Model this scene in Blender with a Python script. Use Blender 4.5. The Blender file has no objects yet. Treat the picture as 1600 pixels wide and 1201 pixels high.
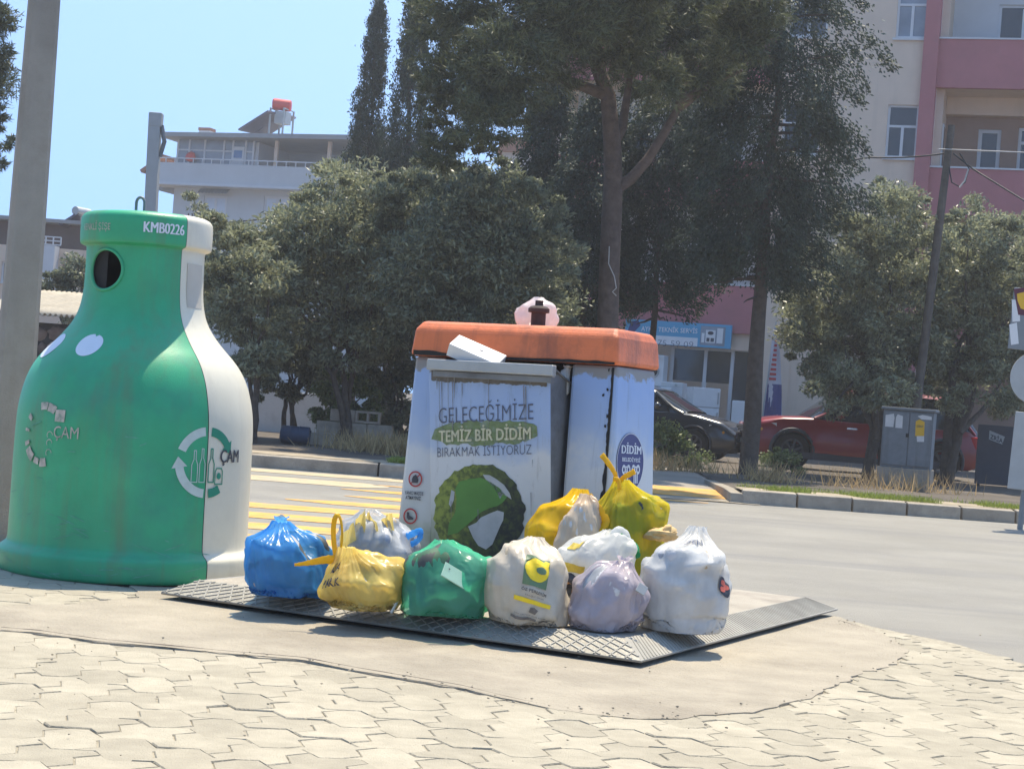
import bpy, bmesh, math, random
import numpy as np
from mathutils import Vector, Matrix, noise
R_ = math.radians
random.seed(7)
scene = bpy.context.scene
COL = scene.collection

# ------------------------------------------------------------------ camera
FPX, CAMH, ROLL, PITCH = 2800.0, 1.07, R_(4.4), R_(0.479)
_F = Vector((0, math.cos(PITCH), math.sin(PITCH)))
_U0 = Vector((0, -math.sin(PITCH), math.cos(PITCH)))
_R0 = Vector((1, 0, 0))
CR = _R0 * math.cos(ROLL) + _U0 * math.sin(ROLL)
CU = -_R0 * math.sin(ROLL) + _U0 * math.cos(ROLL)
EYE = Vector((0, 0, CAMH))
cd = bpy.data.cameras.new('camera')
cd.sensor_width = 36; cd.lens = FPX / 1600 * 36; cd.clip_start = .1; cd.clip_end = 3000
cam = bpy.data.objects.new('camera', cd); COL.objects.link(cam)
M4 = Matrix.Identity(4)
for i in range(3):
    M4[i][0] = CR[i]; M4[i][1] = CU[i]; M4[i][2] = -_F[i]; M4[i][3] = EYE[i]
cam.matrix_world = M4
scene.camera = cam

# ------------------------------------------------------------------ light
SUN_EL, SUN_AZ = R_(69), R_(17)
w = bpy.data.worlds.new('World'); scene.world = w; w.use_nodes = True
nt = w.node_tree; bg = nt.nodes['Background']
sky = nt.nodes.new('ShaderNodeTexSky'); sky.sky_type = 'NISHITA'; sky.sun_disc = False
sky.sun_elevation = SUN_EL; sky.sun_rotation = SUN_AZ
sky.air_density = 1.0; sky.dust_density = 0.3; sky.ozone_density = 6.0; sky.altitude = 0
tcw = nt.nodes.new('ShaderNodeTexCoord'); mpw = nt.nodes.new('ShaderNodeMapping'); mpw.inputs['Scale'].default_value = (1, 1, .80); mpw.inputs['Location'].default_value = (0, 0, .85)
nrm = nt.nodes.new('ShaderNodeVectorMath'); nrm.operation = 'NORMALIZE'
nt.links.new(tcw.outputs['Generated'], mpw.inputs[0]); nt.links.new(mpw.outputs[0], nrm.inputs[0]); nt.links.new(nrm.outputs[0], sky.inputs[0])
tnt = nt.nodes.new('ShaderNodeMix'); tnt.data_type = 'RGBA'; tnt.blend_type = 'MULTIPLY'; tnt.inputs[0].default_value = 1; tnt.inputs[7].default_value = (.90, .935, .85, 1)
nt.links.new(sky.outputs[0], tnt.inputs[6]); nt.links.new(tnt.outputs[2], bg.inputs[0]); bg.inputs[1].default_value = 0.15
sd = bpy.data.lights.new('sun', 'SUN'); sd.energy = 3.0; sd.angle = R_(0.53); sd.color = (1, .885, .69)
so = bpy.data.objects.new('sun', sd); COL.objects.link(so)
SDIR = Vector((math.sin(SUN_AZ) * math.cos(SUN_EL), math.cos(SUN_AZ) * math.cos(SUN_EL), math.sin(SUN_EL)))
so.rotation_euler = SDIR.to_track_quat('Z', 'Y').to_euler(); so.location = SDIR * 60
vs = scene.view_settings
vs.view_transform = 'Standard'; vs.look = 'None'; vs.gamma = 1; vs.use_curve_mapping = False; vs.exposure = 1.30

# ------------------------------------------------------------------ pixel helpers (photo pixels -> real places)
def ray(px, py):
    return _F + CR * ((px - 800) / FPX) + CU * ((600.5 - py) / FPX)
def at(px, py, Y):
    d = ray(px, py); return EYE + d * (Y / d.y)
def gp(px, py, z=0.0):
    d = ray(px, py); return EYE + d * ((z - CAMH) / d.z)
def local(root, px, py, yl=0.0):
    """(x, z) in a root's frame of the pixel's place on the plane local y = yl"""
    inv = root.matrix_basis.inverted()
    o = inv @ EYE; d = inv.to_3x3() @ ray(px, py)
    p = o + d * ((yl - o.y) / d.y)
    return p.x, p.z

# ------------------------------------------------------------------ materials
def node(nt, typ, **kw):
    n = nt.nodes.new(typ)
    for k, v in kw.items():
        if k in ('op',): n.operation = v
        else: setattr(n, k, v)
    return n
def mat(name, col, rough=.8, var=.18, scale=6., bump=0., bscale=60., metal=0., spec=.4, dirt=None, island=0., trans=0., coat=0., streak=None, sub=None):
    m = bpy.data.materials.new(name); m.use_nodes = True
    nt = m.node_tree; p = nt.nodes['Principled BSDF']; L = nt.links.new
    tc = node(nt, 'ShaderNodeTexCoord')
    p.inputs['Roughness'].default_value = rough; p.inputs['Metallic'].default_value = metal
    p.inputs['Specular IOR Level'].default_value = spec; p.inputs['Coat Weight'].default_value = coat
    rgb = node(nt, 'ShaderNodeRGB'); rgb.outputs[0].default_value = (*col, 1); cur = rgb.outputs[0]
    if var:
        n = node(nt, 'ShaderNodeTexNoise'); n.inputs['Scale'].default_value = scale; n.inputs['Detail'].default_value = 8; n.inputs['Roughness'].default_value = .62
        L(tc.outputs['Object'], n.inputs['Vector'])
        mr = node(nt, 'ShaderNodeMapRange'); mr.inputs[1].default_value = .3; mr.inputs[2].default_value = .7
        mr.inputs[3].default_value = 1 - var; mr.inputs[4].default_value = 1 + var
        L(n.outputs['Fac'], mr.inputs[0])
        mx = node(nt, 'ShaderNodeMix', data_type='RGBA', blend_type='MULTIPLY'); mx.inputs[0].default_value = 1
        L(cur, mx.inputs[6]); L(mr.outputs[0], mx.inputs[7]); cur = mx.outputs[2]
    if island:
        g = node(nt, 'ShaderNodeNewGeometry')
        mr = node(nt, 'ShaderNodeMapRange'); mr.inputs[3].default_value = 1 - island; mr.inputs[4].default_value = 1 + island
        L(g.outputs['Random Per Island'], mr.inputs[0])
        mx = node(nt, 'ShaderNodeMix', data_type='RGBA', blend_type='MULTIPLY'); mx.inputs[0].default_value = 1
        L(cur, mx.inputs[6]); L(mr.outputs[0], mx.inputs[7]); cur = mx.outputs[2]
    for dd in (dirt, streak):
        if not dd: continue
        dc, amt, ds = dd[:3]
        n = node(nt, 'ShaderNodeTexNoise'); n.inputs['Scale'].default_value = ds; n.inputs['Detail'].default_value = 9; n.inputs['Roughness'].default_value = .68
        if dd is streak:
            mp = node(nt, 'ShaderNodeMapping'); mp.inputs['Scale'].default_value = (1, 1, .07)
            L(tc.outputs['Object'], mp.inputs[0]); L(mp.outputs[0], n.inputs['Vector'])
        else: L(tc.outputs['Object'], n.inputs['Vector'])
        mr = node(nt, 'ShaderNodeMapRange'); mr.inputs[1].default_value = .5; mr.inputs[2].default_value = .72; mr.inputs[4].default_value = amt
        L(n.outputs['Fac'], mr.inputs[0])
        mx = node(nt, 'ShaderNodeMix', data_type='RGBA'); L(mr.outputs[0], mx.inputs[0]); L(cur, mx.inputs[6]); mx.inputs[7].default_value = (*dc, 1); cur = mx.outputs[2]
    L(cur, p.inputs['Base Color'])
    if bump:
        n = node(nt, 'ShaderNodeTexNoise'); n.inputs['Scale'].default_value = bscale; n.inputs['Detail'].default_value = 7; n.inputs['Roughness'].default_value = .6
        L(tc.outputs['Object'], n.inputs['Vector'])
        b = node(nt, 'ShaderNodeBump'); b.inputs['Strength'].default_value = bump; b.inputs['Distance'].default_value = .02
        L(n.outputs['Fac'], b.inputs['Height']); L(b.outputs[0], p.inputs['Normal'])
    if trans:
        t = node(nt, 'ShaderNodeBsdfTranslucent'); L(cur, t.inputs[0])
        ms = node(nt, 'ShaderNodeMixShader'); ms.inputs[0].default_value = trans
        out = nt.nodes['Material Output']; L(p.outputs[0], ms.inputs[1]); L(t.outputs[0], ms.inputs[2]); L(ms.outputs[0], out.inputs[0])
    return m
def plastic_film(name, col, glow=.4, clear=.12, rough=.28, var=.12, tint=None, bump=.5):
    """thin bag film: gloss + light coming through + a little see-through"""
    m = mat(name, col, rough=rough, var=var, scale=7, bump=bump, bscale=14, spec=.55, trans=glow)
    nt = m.node_tree; out = nt.nodes['Material Output']; src = out.inputs[0].links[0].from_socket
    for n in nt.nodes:
        if n.type == 'BUMP':
            n.inputs['Distance'].default_value = .006; n.inputs['Strength'].default_value = .8
            q = n.inputs['Height'].links[0].from_node; q.noise_type = 'RIDGED_MULTIFRACTAL'; q.inputs['Scale'].default_value = 20; q.inputs['Detail'].default_value = 3; q.inputs['Distortion'].default_value = .6
    tr = node(nt, 'ShaderNodeBsdfTransparent'); tr.inputs[0].default_value = (*(tint or [min(1, c * .6 + .4) for c in col]), 1)
    ms = node(nt, 'ShaderNodeMixShader'); ms.inputs[0].default_value = clear
    nt.links.new(src, ms.inputs[1]); nt.links.new(tr.outputs[0], ms.inputs[2]); nt.links.new(ms.outputs[0], out.inputs[0])
    return m
def glass_mat(name, col, rough=.06):
    return mat(name, col, rough=rough, var=.25, scale=1.2, spec=.8)

MT = {}
MT['asphalt'] = mat('asphalt', (.28, .265, .23), .9, .12, .8, .6, 180, dirt=((.21, .20, .185), .6, .35), streak=((.19, .185, .18), .75, 1.1))
for n_ in MT['asphalt'].node_tree.nodes:
    if n_.type == 'MAPPING': n_.inputs['Scale'].default_value = (.07, 1, 1); n_.inputs['Rotation'].default_value = (0, 0, .03)
MT['paver'] = mat('concrete_paver', (.385, .345, .262), .92, .13, 9, .5, 120, island=.12, dirt=((.29, .255, .19), .7, 1.0))
MT['joint'] = mat('joint_sand', (.37, .33, .25), .95, .3, 30, .5, 200)
MT['apron'] = mat('old_concrete', (.375, .33, .255), .93, .18, 2.5, .8, 55, dirt=((.23, .195, .15), .8, .9), streak=((.30, .26, .20), .5, 1.6))
MT['deck'] = mat('deck_plate', (.36, .325, .27), .85, .2, 3, .4, 70, dirt=((.2, .17, .14), .6, 2.2))
MT['tread'] = mat('tread_steel', (.31, .295, .255), .55, .2, 7, .25, 90, metal=.35, dirt=((.13, .115, .09), .6, 4))
MT['dusty'] = mat('dusty_steel', (.34, .325, .285), .7, .2, 4, .2, 80, metal=.1, dirt=((.22, .19, .15), .6, 2.5))
MT['galv'] = mat('galvanised', (.42, .43, .42), .5, .15, 5, .1, 60, metal=.5, dirt=((.2, .17, .13), .4, 5))
MT['black'] = mat('black_dirt_shade', (.018, .017, .016), .8, .3, 12)  # black parts and dirt; also paints shade into gaps and openings
MT['greenbin'] = mat('green_polyethylene', (.03, .36, .17), .42, .14, 3, .12, 160, spec=.45, dirt=((.04, .22, .17), .6, 2.2), streak=((.12, .20, .10), .6, 6))
MT['creambin'] = mat('cream_polyethylene', (.70, .66, .53), .45, .06, 3, .1, 160, spec=.45, dirt=((.5, .46, .37), .4, 3), streak=((.45, .40, .31), .35, 8))
MT['greenprint'] = mat('green_print', (.02, .24, .15), .5, .1, 5)
MT['lightprint'] = mat('pale_print', (.50, .58, .54), .55, .12, 14)
MT['wornprint'] = mat('worn_print', (.46, .42, .36), .7, .3, 20, dirt=((.05, .2, .13), .9, 22))
MT['whitesticker'] = mat('white_sticker', (.70, .74, .80), .5, .05, 6)
MT['orange'] = mat('orange_lid', (.72, .185, .065), .5, .14, 3, .15, 60, dirt=((.12, .05, .035), .6, 2.6), streak=((.14, .06, .04), .65, 7))
MT['whitepl'] = mat('white_paint', (.74, .74, .74), .5, .06, 5)
MT['greysteel'] = mat('grey_steel', (.20, .21, .22), .5, .2, 5, .1, 60, metal=.3, dirt=((.06, .05, .045), .6, 4))
MT['polecon'] = mat('pole_concrete', (.30, .275, .24), .92, .16, 2.2, .4, 90, dirt=((.15, .12, .09), .55, 1.4), streak=((.36, .33, .30), .5, 9))
MT['kerb'] = mat('kerb_concrete', (.36, .315, .25), .92, .18, 4, .6, 60, island=.12, dirt=((.15, .13, .105), .65, 2.2))
MT['verge'] = mat('shaded_verge_soil', (.105, .088, .07), .97, .3, 1.5, .8, 40, dirt=((.20, .165, .12), .6, .9))  # soil darkened so the shade under the trees is in its colour
MT['sunlit_sandy'] = mat('sunlit_sandy_edge', (.36, .30, .21), .97, .25, 3, .8, 40, dirt=((.2, .165, .12), .6, 1.6))  # paler sandy strip, with the sun along the kerb in its colour
MT['path'] = mat('footpath', (.31, .275, .23), .93, .15, 1.5, .4, 60)
MT['yellowpaint'] = mat('yellow_road_paint', (.64, .345, .085), .8, .2, 3, .3, 150, dirt=((.34, .30, .24), .85, 3.2))
MT['faintpaint'] = mat('faint_road_paint', (.47, .38, .24), .85, .15, 3, .3, 150, dirt=((.31, .3, .28), .8, 2))
MT['grass'] = mat('grass', (.24, .30, .055), .8, .1, 3, island=.4, trans=.35)
MT['drygrass'] = mat('dry_grass', (.50, .36, .18), .9, .1, 3, island=.4, trans=.3)
MT['bark'] = mat('bark', (.10, .078, .062), .95, .35, 9, 1.0, 25)
MT['pinebark'] = mat('pine_bark', (.125, .092, .075), .95, .35, 7, 1.0, 18)
MT['olive'] = mat('olive_leaf', (.19, .21, .13), .42, .1, 2, island=.45, trans=.4, spec=.6)
MT['olivelight'] = mat('olive_leaf_light', (.25, .265, .16), .40, .1, 2, island=.5, trans=.42, spec=.6)
MT['cypress'] = mat('cypress_leaf', (.056, .076, .046), .6, .1, 2, island=.5, trans=.2)
MT['pineleaf'] = mat('pine_needles', (.10, .115, .055), .6, .1, 2, island=.5, trans=.28)
MT['shrub'] = mat('shrub_leaf', (.18, .22, .08), .5, .1, 2, island=.45, trans=.3)
MT['cream'] = mat('cream_render', (.72, .56, .43), .92, .06, 1.2, .1, 60, streak=((.40, .33, .27), .3, 2))
MT['pink'] = mat('pink_render', (.45, .17, .175), .9, .07, 1.2, .1, 60, dirt=((.30, .14, .14), .4, 1))
MT['brownwall'] = mat('brown_render', (.36, .235, .18), .9, .08, 1.5)
MT['palewall'] = mat('pale_render', (.62, .62, .62), .9, .05, 1)
MT['greywall'] = mat('grey_render', (.56, .565, .56), .9, .06, .8, streak=((.50, .50, .50), .3, 2))
MT['frame'] = mat('white_frame', (.66, .66, .66), .5, .04, 4)
MT['pane'] = glass_mat('window_pane', (.045, .055, .065))
MT['panepale'] = glass_mat('curtained_pane', (.24, .27, .31), .15)
MT['shutter'] = mat('shutter', (.62, .68, .76), .6, .05, 5)
MT['dark'] = mat('dark_recess', (.035, .037, .04), .8, .2, 2)
MT['roofslab'] = mat('roof_slab', (.30, .30, .30), .8, .1, 2)
MT['tile'] = mat('roof_tile', (.36, .16, .10), .85, .2, 6)
MT['woodpole'] = mat('weathered_wood', (.11, .095, .08), .92, .3, 6, .6, 40, streak=((.19, .17, .15), .5, 12))
MT['cable'] = mat('cable', (.02, .02, .022), .6, .1, 5)
MT['whitecable'] = mat('pale_cable', (.5, .48, .46), .6, .1, 5)
MT['stone'] = mat('rubble_stone', (.20, .15, .125), .95, .3, 5, .8, 30, island=.35)
MT['mortar'] = mat('mortar', (.06, .052, .047), .95, .2, 8)
MT['corr'] = mat('corrugated_sheet', (.40, .36, .29), .85, .15, 4, .2, 50)
MT['block'] = mat('concrete_block', (.42, .34, .26), .95, .25, 5, .7, 40)
MT['whitewall'] = mat('whitewashed_wall', (.68, .65, .61), .92, .12, 2, dirt=((.3, .27, .24), .5, 2))
MT['bluebarrel'] = mat('blue_barrel', (.03, .06, .11), .5, .15, 5)
MT['redcar'] = mat('red_car_paint', (.25, .009, .015), .3, .1, 4, spec=.5, coat=.5)
MT['blackcar'] = mat('dark_car_paint', (.03, .032, .036), .25, .06, 4, spec=.6, coat=.8)
MT['carglass'] = glass_mat('car_glass', (.02, .024, .028), .05)
MT['tyre'] = mat('tyre', (.018, .018, .018), .85, .2, 12)
MT['rim'] = mat('shade_dark_alloy', (.10, .10, .105), .45, .1, 6, metal=.4)  # alloy darkened to put the shade around the wheels into its colour
MT['chrome'] = mat('chrome', (.6, .6, .6), .2, .03, 5, metal=.9)
MT['lamp'] = mat('lamp_glass', (.62, .66, .7), .12, .1, 9, spec=.8)
MT['amber'] = mat('amber_glass', (.75, .33, .03), .2, .05, 9)
MT['taillamp'] = mat('red_lamp_glass', (.5, .015, .02), .2, .05, 9)
MT['cabinet'] = mat('cabinet_paint', (.17, .19, .20), .6, .14, 4, .1, 60, dirt=((.26, .27, .27), .5, 5), streak=((.10, .10, .10), .4, 9))
MT['paper'] = mat('paper', (.62, .61, .58), .8, .08, 9)
MT['yellownote'] = mat('yellow_notice', (.72, .42, .03), .7, .05, 8)
MT['bluesign'] = mat('blue_sign', (.10, .36, .55), .6, .04, 2)
MT['white'] = mat('enamel_white', (.70, .70, .69), .4, .05, 4)
MT['signback'] = mat('sign_back', (.40, .41, .40), .6, .08, 4, metal=.2)
MT['signgrey'] = mat('sign_grey', (.22, .24, .25), .6, .08, 4, metal=.2)
MT['redtank'] = mat('red_tank', (.66, .075, .06), .5, .08, 3)
MT['solar'] = mat('solar_panel', (.10, .085, .11), .25, .1, 3)
MT['redprint'] = mat('red_print', (.42, .03, .035), .5, .05, 8)
MT['navy'] = mat('navy_print', (.042, .05, .17), .55, .08, 6)
MT['ink'] = mat('dark_ink', (.055, .06, .075), .6, .1, 9)
MT['greyink'] = mat('grey_ink', (.085, .10, .15), .6, .1, 9)
MT['creamprint'] = mat('cream_print', (.68, .66, .47), .6, .15, 30, dirt=((.25, .29, .16), .5, 60))
MT['greensmear'] = mat('green_smear', (.16, .22, .10), .65, .25, 30, dirt=((.30, .36, .40), .6, 25))

# ------------------------------------------------------------------ geometry builder
class B:
    def __init__(s): s.v = []; s.f = []; s.m = []; s.mi = 0
    def add(s, vs, fs):
        o = len(s.v); s.v.extend([tuple(v) for v in vs])
        for f in fs: s.f.append(tuple(i + o for i in f)); s.m.append(s.mi)
        return s
    def box(s, x0, x1, y0, y1, z0, z1, mx=None):
        vs = [Vector((x, y, z)) for z in (z0, z1) for y in (y0, y1) for x in (x0, x1)]
        if mx is not None: vs = [mx @ v for v in vs]
        return s.add(vs, [(0, 2, 3, 1), (4, 5, 7, 6), (0, 1, 5, 4), (2, 6, 7, 3), (0, 4, 6, 2), (1, 3, 7, 5)])
    def prism(s, poly, h0, h1, fn):
        """poly 2d list; fn(a,b,h) -> 3d"""
        n = len(poly)
        vs = [fn(a, b, h0) for a, b in poly] + [fn(a, b, h1) for a, b in poly]
        return s.add(vs, [tuple(range(n))[::-1], tuple(range(n, 2 * n))] + [(i, (i + 1) % n, n + (i + 1) % n, n + i) for i in range(n)])
    def tube(s, pts, rad, n=10, cap=True, flat=1.0, up=None):
        pts = [Vector(p) for p in pts]
        if not hasattr(rad, '__len__'): rad = [rad] * len(pts)
        rings = []; prev = None
        for i, p in enumerate(pts):
            t = (pts[min(i + 1, len(pts) - 1)] - pts[max(i - 1, 0)]).normalized()
            if prev is None:
                a = Vector(up) if up else (Vector((0, 0, 1)) if abs(t.z) < .9 else Vector((1, 0, 0)))
                e1 = (a - t * a.dot(t)).normalized()
            else: e1 = (prev - t * prev.dot(t)).normalized()
            prev = e1; e2 = t.cross(e1)
            rings.append([p + e1 * (rad[i] * math.cos(k * math.tau / n)) + e2 * (rad[i] * flat * math.sin(k * math.tau / n)) for k in range(n)])
        vs = [v for r in rings for v in r]; fs = []
        for i in range(len(pts) - 1):
            for k in range(n):
                fs.append((i * n + k, i * n + (k + 1) % n, (i + 1) * n + (k + 1) % n, (i + 1) * n + k))
        if cap: fs.append(tuple(range(n))[::-1]); fs.append(tuple((len(pts) - 1) * n + k for k in range(n)))
        return s.add(vs, fs)
    def lathe(s, prof, n=24, c=(0, 0), a0=0, a1=math.tau, skip=None):
        full = abs(a1 - a0 - math.tau) < 1e-6
        m = n if full else n + 1
        vs = [(c[0] + r * math.cos(a0 + (a1 - a0) * k / n), c[1] + r * math.sin(a0 + (a1 - a0) * k / n), z) for r, z in prof for k in range(m)]
        fs = []
        for i in range(len(prof) - 1):
            for k in range(n):
                f = (i * m + k, i * m + (k + 1) % m, (i + 1) * m + (k + 1) % m, (i + 1) * m + k)
                if skip and skip(sum((Vector(vs[j]) for j in f), Vector()) / 4): continue
                fs.append(f)
        return s.add(vs, fs)
    def grid(s, nu, nv, fn, closed=False):
        m = nu if closed else nu + 1
        vs = [fn(i / nu, j / nv) for j in range(nv + 1) for i in range(m)]
        return s.add(vs, [(j * m + i, j * m + (i + 1) % m, (j + 1) * m + (i + 1) % m, (j + 1) * m + i) for j in range(nv) for i in range(nu)])
    def ball(s, c, r, nu=14, nv=9, sc=(1, 1, 1), nz=0, seed=0):
        def fn(u, v):
            a = u * math.tau; b = -math.pi / 2 + v * math.pi
            d = Vector((math.cos(a) * math.cos(b), math.sin(a) * math.cos(b), math.sin(b)))
            k = r * (1 + nz * noise.noise(d * 2.2 + Vector((seed, seed * 1.7, 0))))
            return (c[0] + d.x * k * sc[0], c[1] + d.y * k * sc[1], c[2] + d.z * k * sc[2])
        return s.grid(nu, nv, fn, True)

def obj(name, b, m, parent=None, smooth=None, bevel=0, loc=None, segs=2, solid=0):
    me = bpy.data.meshes.new(name)
    me.from_pydata(b.v, [], b.f)
    mats = m if isinstance(m, (list, tuple)) else [m]
    for x in mats: me.materials.append(x)
    if len(mats) > 1: me.polygons.foreach_set('material_index', b.m)
    bm = bmesh.new(); bm.from_mesh(me)
    bmesh.ops.remove_doubles(bm, verts=bm.verts, dist=1e-6)
    bmesh.ops.recalc_face_normals(bm, faces=bm.faces); bm.to_mesh(me); bm.free()
    if smooth is not None:
        me.shade_smooth(); me.set_sharp_from_angle(angle=R_(smooth))
    o = bpy.data.objects.new(name, me); COL.objects.link(o)
    if parent: o.parent = parent
    if loc is not None: o.location = loc
    if bevel:
        md = o.modifiers.new('bevel', 'BEVEL'); md.width = bevel; md.segments = segs; md.limit_method = 'ANGLE'; md.angle_limit = R_(40)
    if solid:
        md = o.modifiers.new('solid', 'SOLIDIFY'); md.thickness = solid; md.offset = 1
    return o
def tag(o, label, cat, group=None):
    o['label'] = label; o['category'] = cat
    if group: o['group'] = group
    return o
def thing(name, label, cat, loc=(0, 0, 0), rz=0, group=None):
    o = bpy.data.objects.new(name, None); COL.objects.link(o)
    o.location = loc; o.rotation_euler = (0, 0, rz); o.empty_display_size = .2
    return tag(o, label, cat, group)
def struct(name, b, m, **k):
    o = obj(name, b, m, **k); o['kind'] = 'structure'; return o
def copy_tree(o, parent=None):
    c = o.copy(); COL.objects.link(c)
    if parent: c.parent = parent
    for ch in o.children: copy_tree(ch, c)
    return c

# ---- 2d lettering and shapes, wrapped on any surface fn(x, y) -> 3d
def text2d(s, size, bold=0., xs=1., shear=0., align='CENTER'):
    cu = bpy.data.curves.new('txt', 'FONT'); cu.body = s; cu.size = 1; cu.align_x = align; cu.align_y = 'CENTER'
    cu.offset = bold / size; cu.shear = shear; cu.resolution_u = 3
    o = bpy.data.objects.new('txt', cu); COL.objects.link(o)
    bpy.context.view_layer.update()
    dg = bpy.context.evaluated_depsgraph_get(); e = o.evaluated_get(dg); me = e.to_mesh()
    v = [(p.co.x * xs * size, p.co.y * size) for p in me.vertices]; f = [tuple(p.vertices) for p in me.polygons]
    e.to_mesh_clear(); bpy.data.objects.remove(o); bpy.data.curves.remove(cu)
    return v, f
def shape2d(poly, cuts=0):
    bm = bmesh.new(); vs = [bm.verts.new((x, y, 0)) for x, y in poly]
    f = bm.faces.new(vs); bmesh.ops.triangulate(bm, faces=[f])
    for _ in range(cuts):
        bmesh.ops.subdivide_edges(bm, edges=bm.edges[:], cuts=1); bmesh.ops.triangulate(bm, faces=[q for q in bm.faces if len(q.verts) > 3])
    bm.verts.index_update()
    r = [(v.co.x, v.co.y) for v in bm.verts], [tuple(v.index for v in q.verts) for q in bm.faces]
    bm.free(); return r
def ring2d(r0, r1, a0=0, a1=360, n=40, sx=1.):
    v = []; f = []
    for i in range(n + 1):
        a = R_(a0 + (a1 - a0) * i / n)
        v += [(r0 * math.cos(a) * sx, r0 * math.sin(a)), (r1 * math.cos(a) * sx, r1 * math.sin(a))]
    return v, [(2 * i, 2 * i + 1, 2 * i + 3, 2 * i + 2) for i in range(n)]
def ellipse(rx, ry, n=36, cx=0, cy=0): return [(cx + rx * math.cos(i * math.tau / n), cy + ry * math.sin(i * math.tau / n)) for i in range(n)]
def rect(x0, x1, y0, y1): return [(x0, y0), (x1, y0), (x1, y1), (x0, y1)]
def wrap(b, vf, fn, dx=0, dy=0, rot=0, sc=1):
    c, s_ = math.cos(rot), math.sin(rot)
    return b.add([fn(dx + sc * (x * c - y * s_), dy + sc * (x * s_ + y * c)) for x, y in vf[0]], vf[1])

# ------------------------------------------------------------------ foliage
def leaves(name, C, D, L, Wd, m, parent, rs, spread=.9, droop=0.):
    n = len(C)
    d = D + rs.normal(0, spread, (n, 3)); d[:, 2] -= droop
    d /= np.linalg.norm(d, axis=1, keepdims=True) + 1e-9
    q = rs.normal(0, 1, (n, 3)); t = np.cross(d, q); t /= np.linalg.norm(t, axis=1, keepdims=True) + 1e-9
    l = L * rs.uniform(.6, 1.3, (n, 1)); wd = Wd * rs.uniform(.7, 1.3, (n, 1))
    V = np.empty((n, 4, 3)); V[:, 0] = C - d * l * .5; V[:, 1] = C + t * wd * .5; V[:, 2] = C + d * l * .5; V[:, 3] = C - t * wd * .5
    me = bpy.data.meshes.new(name)
    me.vertices.add(n * 4); me.vertices.foreach_set('co', V.reshape(-1).astype(np.float32))
    me.loops.add(n * 4); me.loops.foreach_set('vertex_index', np.arange(n * 4, dtype=np.int32))
    me.polygons.add(n); me.polygons.foreach_set('loop_start', np.arange(0, n * 4, 4, dtype=np.int32))
    me.materials.append(m); me.update(calc_edges=True)
    o = bpy.data.objects.new(name, me); COL.objects.link(o)
    if parent: o.parent = parent
    return o
def blob_points(blobs, n, rs, clump=.32, per=70, shell=.55):
    """leaf centres: clumps spread through blobs [(x,y,z,rx,ry,rz)], leaves on each clump's outer shell"""
    vol = np.array([b[3] * b[4] * b[5] for b in blobs]) ** .8; vol /= vol.sum()
    C = []; D = []
    nc = max(1, n // per)
    pick = rs.choice(len(blobs), nc, p=vol)
    for i in pick:
        b = blobs[i]
        d = rs.normal(0, 1, 3); d /= np.linalg.norm(d)
        rr = rs.uniform(shell, 1.0) ** .8
        c = np.array(b[:3]) + d * rr * np.array(b[3:])
        cr = clump * rs.uniform(.35, 1.45) * min(1, .35 + .9 * min(b[3:]))
        dd = rs.normal(0, 1, (per, 3)); dd /= np.linalg.norm(dd, axis=1, keepdims=True)
        C.append(c + dd * cr * (rs.uniform(.1, 1, (per, 1)) ** .55) * np.array([1, 1, .62])); D.append(dd * .6 + d * .5)
    return np.concatenate(C), np.concatenate(D)
def limb(b, p0, p1, r0, r1, rs, n=6, wob=.06, bend=(0, 0, 0)):
    p0 = np.array(p0, float); p1 = np.array(p1, float); L = np.linalg.norm(p1 - p0)
    pts = []
    for i in range(n + 1):
        t = i / n; p = p0 + (p1 - p0) * t + np.array(bend) * 4 * t * (1 - t)
        if 0 < i: p = p + rs.normal(0, wob * L / n, 3)
        pts.append(p)
    b.tube(pts, [r0 + (r1 - r0) * (i / n) for i in range(n + 1)], 8)
    return pts
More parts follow.
